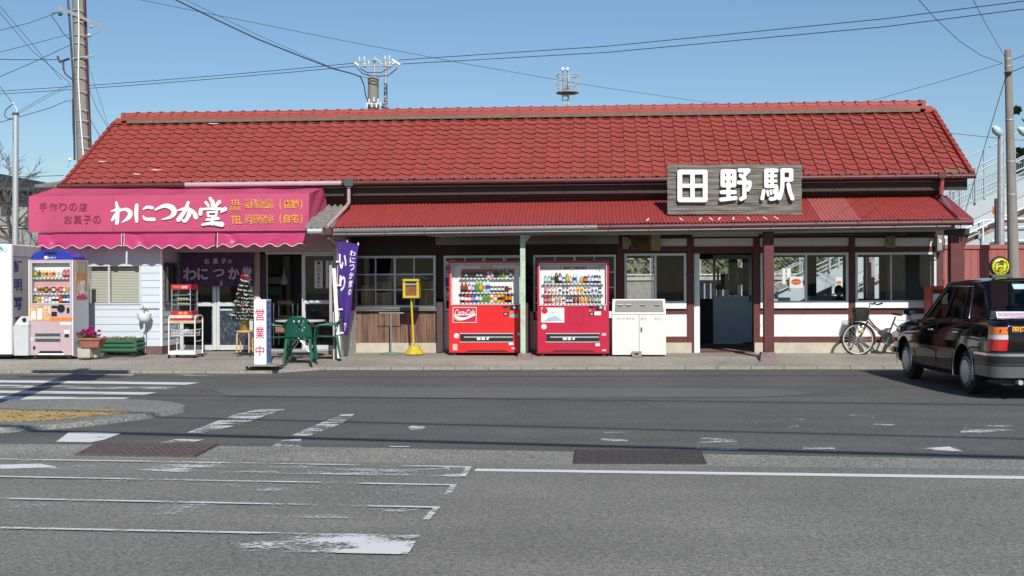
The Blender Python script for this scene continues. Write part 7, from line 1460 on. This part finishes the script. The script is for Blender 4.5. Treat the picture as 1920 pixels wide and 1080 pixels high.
# ------------------------------------------------------------------ overhead cables
def cable(label, pts, r=.008, grp='overhead cables'):
    P_ = [at(u, v, y) for u, v, y in pts]; o = MB()
    if len(P_) == 2:
        a, c = P_; P_ = [a*(1-t)+c*t - Vector((0,0,.004*(a-c).length*4*t*(1-t))) for t in [k/12 for k in range(13)]]
    o.tube(P_, r*.78, 6); ob = o.build('cable', M['cable']); tag(ob, label, 'cable', grp); return ob
cable('upper of the two long power lines, left stretch to the white insulators', [(-40,173,36),(664,118.5,30.7)], .013); cable('lower of the two long power lines, left stretch to the white insulators', [(-40,178.5,36),(672,123.5,30.7)], .013)
cable('upper of the two long power lines rising to the top right', [(748,112.5,30.7),(1140,86.5,28.3),(1660,35,24.9),(1990,-7,23)], .013); cable('lower of the two long power lines rising to the top right', [(753,120,30.7),(1140,98,28.3),(1660,50,24.9),(1990,8,23)], .013)
cable('thick twisted cable sagging from the top edge to the squat pole', [(318,-6,26.6),(400,34,27.3),(480,72,28),(560,104,28.8),(625,129,29.6),(660,138,30.1),(676,144,30.5),(682,158,30.7),(686,180,30.7),(690,190,30.8)], .022); cable('thin wire running just above the thick twisted cable', [(336,-6,26.6),(480,64,28),(620,126,29.6),(690,147,30.8)], .007)
cable('long thin wire slanting from the upper left behind the ridge', [(235,-6,27),(640,75.5,30),(880,121,33.5),(1110,161,38),(1345,195,44)], .009)
cable('wire from the top edge down to the right pole, left one', [(1718,-6,14),(1752,33,16.5),(1800,78,19.5),(1840,104,21.5),(1880,118.5,22.5)], .007); cable('wire from the top edge down to the right pole, steeper one', [(1822,-6,14),(1850,48,18),(1886,110,22.5)], .006); cable('wire from the right pole slanting down behind the roof', [(1880,118.5,22.5),(1760,154,26),(1630,190,31)], .007)
cable('steep stay wire from the right pole down to the fence', [(1887,140,22.55),(1850,262,23.2),(1800,430,23.9)], .010); cable('upper short wire leaving the right edge at the right pole', [(1899,112,22.6),(1960,88,22)], .008); cable('lower short wire leaving the right edge at the right pole', [(1899,134,22.6),(1960,108,22)], .010); cable('level wire behind the right gable and lamp post', [(1775,249,33),(1990,269,33)], .011)
for lab, pts, r in (('upper of two steep parallel wires at the left edge', [(-10,0,22),(60,82,23.5),(115,150,25)], .007), ('lower of two steep parallel wires at the left edge', [(-10,12,22),(60,95,23.5),(133,157,25.3)], .007), ('wire from the left edge to the cross arm', [(-20,62,24),(55,43,25),(111,22.5,25.4)], .010), ('wire from the left edge to the upper pole side', [(-20,103,24),(70,80,25),(132,63.5,25.4)], .010), ('wire climbing from the left edge to the pole shaft', [(-20,152,23),(60,118,24),(134,83,25.4)], .010),
                    ('level double wire from the left edge to the small bracket', [(-20,111,24),(108,111.5,25.4)], .011), ('wire from the left edge down to the metal pole', [(-10,148,22.5),(24,194,24)], .008), ('curved drop wire looped at the metal pole', [(24,195,24),(11,206,24),(8,216,24),(14,223,24),(24,222,24)], .014), ('thick wire from the left edge through the metal pole to the tall pole', [(-20,235,23.5),(30,221,24),(95,202,25),(122,190,25.3),(134,189,25.4)], .011),
                    ('upper fine wire from metal pole to tall pole', [(33,210,24),(90,177,24.8),(133,157,25.4)], .006), ('lower fine wire from metal pole to tall pole', [(33,214,24),(90,182,24.8),(133,160,25.4)], .006), ('wire crossing behind the metal pole above the roofs', [(-20,332,30),(120,329,30)], .013), ('wire below it crossing to the tiled roof', [(-20,342,31),(110,346,31)], .008), ('dark drop line sagging to the awning corner', [(30,353,26),(70,360,24),(105,359,22.6)], .014), ('left stay wire right of the tall pole', [(163,112,25.5),(180,165,25),(205,242,24)], .006), ('middle stay wire right of the tall pole', [(164,160,25.5),(182,205,25),(205,243,24)], .008), ('short dark wire from tall pole to the gable', [(168,222,25.5),(190,259,24.5)], .010)):
    cable(lab, pts, r)
# street cables over the road and the pole at the left whose shadows fall across the asphalt
def over(label, sh0, sh1, h_, r):
    P_ = []
    for u, v in (sh0, sh1):
        g_ = gnd(u, v, 0); P_.append(g_ - SUN_DIR*(h_/-SUN_DIR.z))
    d = P_[1]-P_[0]; o = MB(); o.tube([P_[0]-d*.6, P_[0], P_[1], P_[1]+d*.6], r, 8); ob = o.build('street_cable', M['cable']); tag(ob, label, 'cable', 'cables over the street')
over('street cable overhead casting the lowest shadow line along the gutter strip', (0,806), (1900,857), 6.2, .055); over('street cable overhead casting the middle shadow line', (330,783), (1900,822), 6.8, .030); over('street cable overhead casting the upper shadow line', (300,741), (1900,759), 7.2, .026); over('street cable overhead casting the faint shadow line near the kerb', (500,708), (1900,702), 7.4, .02)
sp0 = gnd(-120, 800, 0); spp = thing('utility_pole', 'concrete utility pole outside the left edge that throws a shadow over the crosswalk', 'utility pole', sp0)
tipg = gnd(178, 697, 0); hp = (tipg-sp0).length*math.tan(SUN_EL); part(spp, 'shaft', M['pole'], lambda b: b.tube([sp0, sp0+Vector((0,0,hp))], [.17,.13], 14)); part(spp, 'cross_arm', M['steel'], lambda b: [b.box(sp0.x-.9,sp0.x+.9,sp0.y-.05,sp0.y+.05,z,z+.1) for z in (hp-.9,hp-.25)], smooth=0); part(spp, 'transformer', M['greyc'], lambda b: b.cyl(sp0+Vector((.32,0,hp-1.3)), sp0+Vector((.32,0,hp-.5)), .24, None, 16))
# ------------------------------------------------------------------ black taxi
CAR_LOC, CAR_RZ = Vector((5.97, 16.10, 0)), math.radians(92.6)
car = thing('taxi', 'black taxi sedan with a round yellow roof lamp parked facing the fence', 'taxi', CAR_LOC, CAR_RZ)
def CP(name, m, fn, parent=car, **k): b = MB(); fn(b); return b.build(name, m, parent, local=True, **k)
m_blk = mat('black_car_paint', (.003,.003,.005), .06, var=0, spec=.42);
m_bump = mat('bumper_grey', (.028,.028,.029), .35, var=.05); m_bmid = mat('bumper_black', (.012,.012,.013), .4, var=.05); m_blow = mat('bumper_light', (.13,.13,.135), .3, .3, var=.04)
m_tint = glass('car_glass', (.30,.35,.33), .03)
def cub(xs, ys, x):
    if x <= xs[0]: return ys[0]
    if x >= xs[-1]: return ys[-1]
    i = max(k for k in range(len(xs)-1) if xs[k] <= x); h_ = xs[i+1]-xs[i]; t = (x-xs[i])/h_
    sl_ = lambda k: (ys[min(k+1,len(ys)-1)]-ys[max(k-1,0)])/((xs[min(k+1,len(xs)-1)]-xs[max(k-1,0)]) or 1)
    a, d = sl_(i)*h_, sl_(i+1)*h_; return (2*t**3-3*t*t+1)*ys[i]+(t**3-2*t*t+t)*a+(-2*t**3+3*t*t)*ys[i+1]+(t**3-t*t)*d
SX_ = [-1.02,-1.0,-.95,-.6,0,1,2,2.55,3.0,3.25,3.38,3.42]
HW = [.70,.76,.80,.83,.845,.85,.85,.845,.825,.79,.73,.66]; ZT = [.96,1.0,1.032,1.055,1.05,1.035,.99,.955,.90,.855,.80,.74]; ZB = [.34,.30,.27,.24,.22,.21,.21,.22,.25,.27,.30,.34]
hw = lambda x: cub(SX_, HW, x); zt = lambda x: cub(SX_, ZT, x); zbm = lambda x: cub(SX_, ZB, x)
def ring_(x):
    h, t, bo_ = hw(x), zt(x), zbm(x)
    half = [(h-.16,bo_),(h-.06,bo_+.02),(h-.015,bo_+.09),(h+.0,.46),(h+.008,.60),(h+.004,.74),(h-.012,t-.17),(h-.03,t-.085),(h-.06,t-.03),(h-.115,t),(h*.62,t+.022),(h*.3,t+.03)]
    return [(x,y,z) for y, z in half] + [(x,0,t+.032)] + [(x,-y,z) for y, z in reversed(half)]
xs = [-1.02,-1.012,-1.0,-.98,-.95,-.9,-.8] + [-.7+.1*k for k in range(39)] + [3.16,3.22,3.28,3.33,3.38,3.405,3.42]
bd = MB(); rs = [ring_(x) for x in xs]; n_ = len(rs[0])
bd.add([p for r in rs for p in r], [(i*n_+j, (i+1)*n_+j, (i+1)*n_+(j+1)%n_, i*n_+(j+1)%n_) for i in range(len(xs)-1) for j in range(n_)] + [tuple(range(n_)), tuple(reversed(range((len(xs)-1)*n_, len(xs)*n_)))])
body = bd.build('body', [m_blk, M['black']], car, local=True, smooth=50)
WB = 2.55; cut = MB()
for x in (0, WB):
    for s in (-1, 1):
        cut.lathe([(.375,-.20),(.375,.20)], (x, s*.80, .325), 40, 0, 'Y')
cutter = cut.build('cutter', M['black'], car, local=True, smooth=0)
bm_ = body.modifiers.new('arches', 'BOOLEAN'); bm_.operation = 'DIFFERENCE'; bm_.object = cutter; bm_.solver = 'EXACT'
dg_ = bpy.context.evaluated_depsgraph_get(); nm = bpy.data.meshes.new_from_object(body.evaluated_get(dg_)); body.modifiers.clear(); body.data = nm
nm.polygons.foreach_set('use_smooth', [True]*len(nm.polygons)); nm.set_sharp_from_angle(angle=math.radians(40)); bpy.data.objects.remove(cutter)
side = lambda x, z, o=.004: (x, hw(x)+o - (.012 if z > .82 else 0) - max(0,(z-.9))*.25, z)
for x in (0, WB):
    for s in (-1, 1):
        CP('arch_trim', M['chrome'], lambda b: b.tube([(x+.378*math.cos(a), s*(hw(x)+.004), .325+.378*math.sin(a)) for a in [pi*(-.08+1.16*k/24) for k in range(25)]], .007, 6), smooth=60)
        w = CP('wheel', M['rubber'], lambda b: b.lathe([(.20,-.09),(.27,-.095),(.305,-.075),(.312,0),(.305,.075),(.27,.095),(.20,.09)], (x, s*.70, .312), 40, 0, 'Y'), smooth=50)
        hb = CP('hubcap', mat('hubcap_silver', (.50,.51,.52), .35, .4, var=.08) if 'hubcap_silver' not in bpy.data.materials else bpy.data.materials['hubcap_silver'], lambda b: b.lathe([(.205,0),(.20,.018),(.15,.028),(.06,.034),(.02,.036)][:5] if s < 0 else [(.205,0),(.20,-.018),(.15,-.028),(.06,-.034),(.02,-.036)], (x, s*.795, .312), 36, 0, 'Y'), w, smooth=40)
        CP('slot', M['black'], lambda b: [b.hexa(*(lambda a: ([(x+r*math.cos(a+da), s*(.818), .312+r*math.sin(a+da)) for r, da in ((.165,-.05),(.192,-.055),(.192,.055),(.165,.05))], [(x+r*math.cos(a+da), s*(.826), .312+r*math.sin(a+da)) for r, da in ((.165,-.05),(.192,-.055),(.192,.055),(.165,.05))]))(2*pi*k/24)) for k in range(24)], w, smooth=0)
# greenhouse
gy = lambda z: .735 - (z-1.0)*.30
def pil(b, pts, s, th=.03):
    if 1:
        q = [(x, s*gy(z), z) for x, z in pts]; i = [(x, s*(gy(z)-th), z) for x, z in pts]; n = len(q); b.add(q+i, [tuple(range(n)), tuple(reversed(range(n,2*n)))] + [(k,(k+1)%n,n+(k+1)%n,n+k) for k in range(n)])
def roofg(s, t):
    x = .0+1.32*s; y = (t-.5)*2; e = abs(y); f = 1-(2*s-1)**2; return (x, y*.575, 1.545 + .055*(1-e**2.6) + .022*f*(1-e**3) - .012*(1-s)*0)
CP('roof', m_blk, lambda b: b.grid(roofg, 24, 24), smooth=60, solid=.02)
for s in (1, -1):
  CP('pillar', m_blk, lambda b: pil(b, [(-.50,1.045),(.10,1.045),(.27,1.50),(.24,1.555),(-.02,1.562)], s), smooth=0, bevel=.01); CP('pillar', m_blk, lambda b: pil(b, [(1.86,1.0),(2.02,.985),(1.33,1.555),(1.24,1.50)], s), smooth=0, bevel=.008); CP('pillar', M['black'], lambda b: pil(b, [(1.02,1.03),(1.10,1.03),(.99,1.51),(.93,1.51)], s), smooth=0)
for s in (1, -1):
  CP('roof_rail', m_blk, lambda b: pil(b, [(.24,1.505),(1.27,1.505),(1.33,1.558),(0,1.562)], s), smooth=0, bevel=.006); CP('window_divider', M['black'], lambda b: pil(b, [(.36,1.045),(.40,1.045),(.47,1.505),(.44,1.505)], s), smooth=0)
for s in (-1, 1): CP('window_trim', M['chrome'], lambda b: b.tube([(x, s*(gy(z)+.004), z) for x, z in ((.09,1.045),(.265,1.50),(1.25,1.508),(1.87,1.005),(.09,1.045))], .006, 6), smooth=60)
for s in (-1, 1): CP('side_glass', m_tint, lambda b: b.add([(x, s*(gy(z)-.012), z) for x, z in ((.10,1.045),(1.88,1.0),(1.25,1.51),(.27,1.51))], [(0,1,2,3)]), smooth=0)
CP('rear_window', m_tint, lambda b: b.grid(lambda s, t: (-.52+.535*t-.03*(1-(2*s-1)**2)*(1-t), (2*s-1)*(.68-.13*t), 1.06+.50*t), 10, 6), smooth=60)
CP('rear_window_seal', M['black'], lambda b: b.tube([(-.525,-.685,1.06),(-.555,0,1.062),(-.525,.685,1.06),(-.25,.62,1.31),(.015,.55,1.558),(.0,0,1.575),(.015,-.55,1.558),(-.25,-.62,1.31)], .016, 6, closed=True), smooth=60)
CP('windscreen', m_tint, lambda b: b.grid(lambda s, t: (2.0-.70*t+.05*(1-(2*s-1)**2)*(1-t), (2*s-1)*(.70-.15*t), 1.0+.555*t), 10, 6), smooth=60)
# inside
CP('interior', M['black'], lambda b: b.box(-.4,1.9,-.70,.70,.5,.96), smooth=0)
m_seat = mat('dark_seat', (.05,.05,.055), .8); m_cov = mat('pale_seat_cover', (.50,.60,.62), .7)
for s in (-.38, .38):
    st_ = CP('front_seat', m_seat, lambda b: [b.box(.85,.98,s-.24,s+.24,.9,1.22), b.box(.87,.96,s-.12,s+.12,1.24,1.40)], smooth=0, bevel=.02); CP('seat_cover', m_cov, lambda b: b.box(.835,.848,s-.2,s+.2,1.0,1.2), st_, smooth=0)
rs_ = CP('rear_seat', m_seat, lambda b: b.box(-.28,-.12,-.62,.62,.9,1.12), smooth=0, bevel=.03); CP('seat_cover', m_cov, lambda b: [b.box(-.30,-.283,y-.21,y+.21,1.0,1.16) for y in (-.33,.37)], rs_, smooth=0, bevel=.01)
CP('rear_mirror', M['dgrey'], lambda b: b.box(1.36,1.39,-.02,.16,1.40,1.46), smooth=0, bevel=.01); CP('parcel_shelf', M['dgrey'], lambda b: b.box(-.50,-.2,-.62,.62,1.02,1.05), smooth=0)
# rear: lamps, bumper, boot lid seams, lettering
def wrap(b, z0, z1, y_in, s, slope=0.0, o=.012):
    if 1:
        pth = [(-.80,.828),(-.90,.818),(-.955,.802),(-.99,.775),(-1.010,.735),(-1.022,.70),(-1.026,y_in)]
        vs = [(x-o*.7+max(0,z-.8)*.12, s*(y+o*.6 - slope*(z-.655)*(1 if y > .6 else .3)), z) for z in (z0, z1) for x, y in pth]; n = len(pth); b.add(vs + [(v[0]+.03, v[1]-s*.03, v[2]) for v in vs], [(i,i+1,n+i+1,n+i) for i in range(n-1)] + [(2*n+i,2*n+i+1,3*n+i+1,3*n+i) for i in range(n-1)] + [(i,i+1,2*n+i+1,2*n+i) for i in range(n-1)] + [(n+i,n+i+1,3*n+i+1,3*n+i) for i in range(n-1)] + [(n-1,2*n-1,4*n-1,3*n-1),(0,n,3*n,2*n)])
lensr = mat('red_lens', (.50,.006,.010), .15, var=.05, coat=.5); lenso = mat('amber_lens', (.70,.17,.015), .15, var=.05, coat=.5); lensw = mat('clear_lens', (.55,.55,.53), .15, var=.05, coat=.5)
for s in (1, -1):
    CP('tail_lamp', lensr, lambda b: wrap(b, .655, .80, .655, s, .10), smooth=40); CP('tail_lamp', lensw, lambda b: wrap(b, .803, .862, .655, s, .10), smooth=40); CP('tail_lamp', lenso, lambda b: wrap(b, .865, .965, .66, s, .10), smooth=40)
def bump(b, z0, z1, o):
    pth = [(-.42,.835),(-.80,.835),(-.92,.825),(-.99,.79),(-1.035,.73),(-1.06,.62),(-1.075,.3),(-1.08,0)]; pth = pth + [(x,-y) for x, y in reversed(pth[:-1])]
    n = len(pth); nv = []
    for i, (x, y) in enumerate(pth):
        a = pth[max(i-1,0)]; c = pth[min(i+1,n-1)]; dx, dy = c[0]-a[0], c[1]-a[1]; l = math.hypot(dx,dy); nv.append((dy/l, -dx/l))
    out = [(x+nx*o, y+ny*o) for (x, y), (nx, ny) in zip(pth, nv)]
    vs = [(x,y,z0) for x, y in out] + [(x,y,z1) for x, y in out] + [(x+.08,y*.9,z0) for x, y in out] + [(x+.08,y*.9,z1) for x, y in out]
    b.add(vs, [(i,i+1,n+i+1,n+i) for i in range(n-1)] + [(n+i,n+i+1,3*n+i+1,3*n+i) for i in range(n-1)] + [(i,i+1,2*n+i+1,2*n+i) for i in range(n-1)])
sgn = 1
CP('bumper', m_bump, lambda b: bump(b, .455, .635, .012*sgn), smooth=40, bevel=.0); CP('bumper_strip', M['chrome'], lambda b: bump(b, .585, .618, .022*sgn), smooth=40); CP('bumper_strip', m_bmid, lambda b: bump(b, .50, .58, .018*sgn), smooth=40); CP('bumper', m_blow, lambda b: bump(b, .305, .45, .010*sgn), smooth=40)
seam = M['black']
CP('boot_seam', seam, lambda b: [b.tube([(-1.03,s*.615,.64),(-1.025,s*.62,.96),(-.97,s*.63,1.045),(-.58,s*.68,1.085)], .005, 5) for s in (-1,1)])
CP('lettering', M['gold'], lambda b: b.text('国際', (-1.030,.585,.90), (0,-1,0), (.12,0,1), .19, .075, bold=.03), smooth=0)
CP('number_plate', M['pgreen'], lambda b: b.box(-1.045,-1.03,-.17,.17,.70,.84), smooth=0); CP('plate_lettering', M['white'], lambda b: b.text('12-34', (-1.047,.13,.72), (0,-1,0), (0,0,1), .26, .07), smooth=0) if False else None
rwp = lambda s, t: Vector((-.52+.535*t-.03*(1-(2*s-1)**2)*(1-t)-.012, (2*s-1)*(.68-.13*t), 1.06+.50*t))
stp = CP('window_sticker', M['paper'], lambda b: b.grid(lambda s, t: rwp(.93-.32*s, .03+.16*t), 6, 2), smooth=0)
CP('sticker_print', mat('sticker_print', (.50,.34,.48), .6, var=.6, scale=60), lambda b: [b.grid(lambda s, t: rwp(.915-.29*s, .06+.10*t)+Vector((-.004,0,.002)), 6, 2)], stp, smooth=0)
CP('window_sticker', mat('pale_blue_sticker', (.45,.60,.75), .6, var=.2, scale=40), lambda b: b.grid(lambda s, t: rwp(.66-.25*s, .80+.14*t), 4, 2), smooth=0)
CP('exhaust', M['steel'], lambda b: b.tube([(-.8,.50,.25),(-1.08,.50,.245)], .032, 12)); CP('underbody', M['black'], lambda b: b.box(-.95,3.2,-.68,.68,.20,.30), smooth=0)
# sides: seams, moulding, handles, mirrors, front lamp
for s in (1, -1):
    m_ = lambda P_: [(x, s*y, z) for x, y, z in P_]
    for sm_ in ([side(1.07,z) for z in (.26,.45,.6,.8,.95,1.01)], [side(2.02,z) for z in (.26,.45,.6,.8,.93)], [side(.44,.30),side(.40,.5),side(.30,.66),side(.14,.78),side(.10,.95),side(.10,1.0)]): CP('door_seam', seam, lambda b: b.tube(m_(sm_), .004, 5))
    CP('side_moulding', M['chrome'], lambda b: b.tube(m_([side(x,.60,.009) for x in [.42+.2*k for k in range(9)]]), .006, 6)); CP('door_handle', M['chrome'], lambda b: [b.box(x,x+.16,s*(hw(x)+.0)-.012,s*(hw(x)+.0)+.012,.84,.865) for x in (.22,1.22)], smooth=0, bevel=.005)
    fm = CP('fender_mirror', m_blk, lambda b: b.tube([(2.80,s*.70,1.09),(2.76,s*.70,1.09),(2.72,s*.70,1.09)], [.03,.055,.058], 14), smooth=50)
    fm.data.transform(Matrix.Translation((0,s*.70,0)) @ Matrix.Diagonal((1,1.75,1,1)) @ Matrix.Translation((0,-s*.70,0)))
    CP('mirror_glass', mat('mirror_glass', (.75,.8,.85), .03, 1, var=0) if 'mirror_glass' not in bpy.data.materials else bpy.data.materials['mirror_glass'], lambda b: b.box(2.715,2.719,s*.70-.085,s*.70+.085,1.05,1.13), fm, smooth=0); CP('mirror_stalk', M['black'], lambda b: b.tube([(2.76,s*.70,1.04),(2.70,s*.68,.95)], .014, 8), fm)
    CP('side_lamp', lensr if False else lenso, lambda b: b.box(3.18,3.36,s*(hw(3.27))-.01,s*(hw(3.27))+.004,.62,.74), smooth=0, bevel=.005); CP('front_bumper', m_bump, lambda b: b.tube(m_([side(x,.45,.01) for x in (2.98,3.1,3.2,3.3,3.38)]+[(3.45,.5,.45),(3.47,.0,.45)]), .045, 8), smooth=60)
CP('door_mark', M['gold'], lambda b: [b.text('国際', (1.78,hw(1.6)+.006,.88), (-1,0,0), (0,0,1), .16, .06, bold=.03)], smooth=0)
# roof lamp
rl = CP('roof_lamp', mat('lamp_yellow', (.72,.66,.03), .3, var=.05), lambda b: b.lathe([(.02,-.055),(.10,-.05),(.122,-.035),(.122,.035),(.10,.05),(.02,.055)], (.75,.03,1.785), 28, 0, 'X'), smooth=40)
CP('rim', M['black'], lambda b: b.tube([(.75+dx, .03+.124*math.cos(a), 1.785+.124*math.sin(a)) for dx in (.0,) for a in [2*pi*k/28 for k in range(28)]], .03, 8, closed=True), rl, smooth=60); CP('base', M['dgrey'], lambda b: b.box(.68,.82,-.11,.17,1.615,1.67), rl, smooth=0, bevel=.012)
CP('lettering', M['ink'], lambda b: [b.text('国', (.694,.03+.045,1.795), (0,-1,0), (0,0,1), .085, .07, bold=.03), b.text('際', (.694,.03+.045,1.71), (0,-1,0), (0,0,1), .085, .07, bold=.03)], rl, smooth=0)
CP('wreath', mat('wreath_green', (.10,.30,.03), .6), lambda b: [leafblob(b, (.693, .03+.088*math.cos(a), 1.785+.088*math.sin(a)), (.001,.012,.012), 5, .014) for a in [pi*(-.42+.95*k/12) for k in range(13)] + [pi*(.47+.95*k/12) for k in range(13)]], rl, smooth=0)
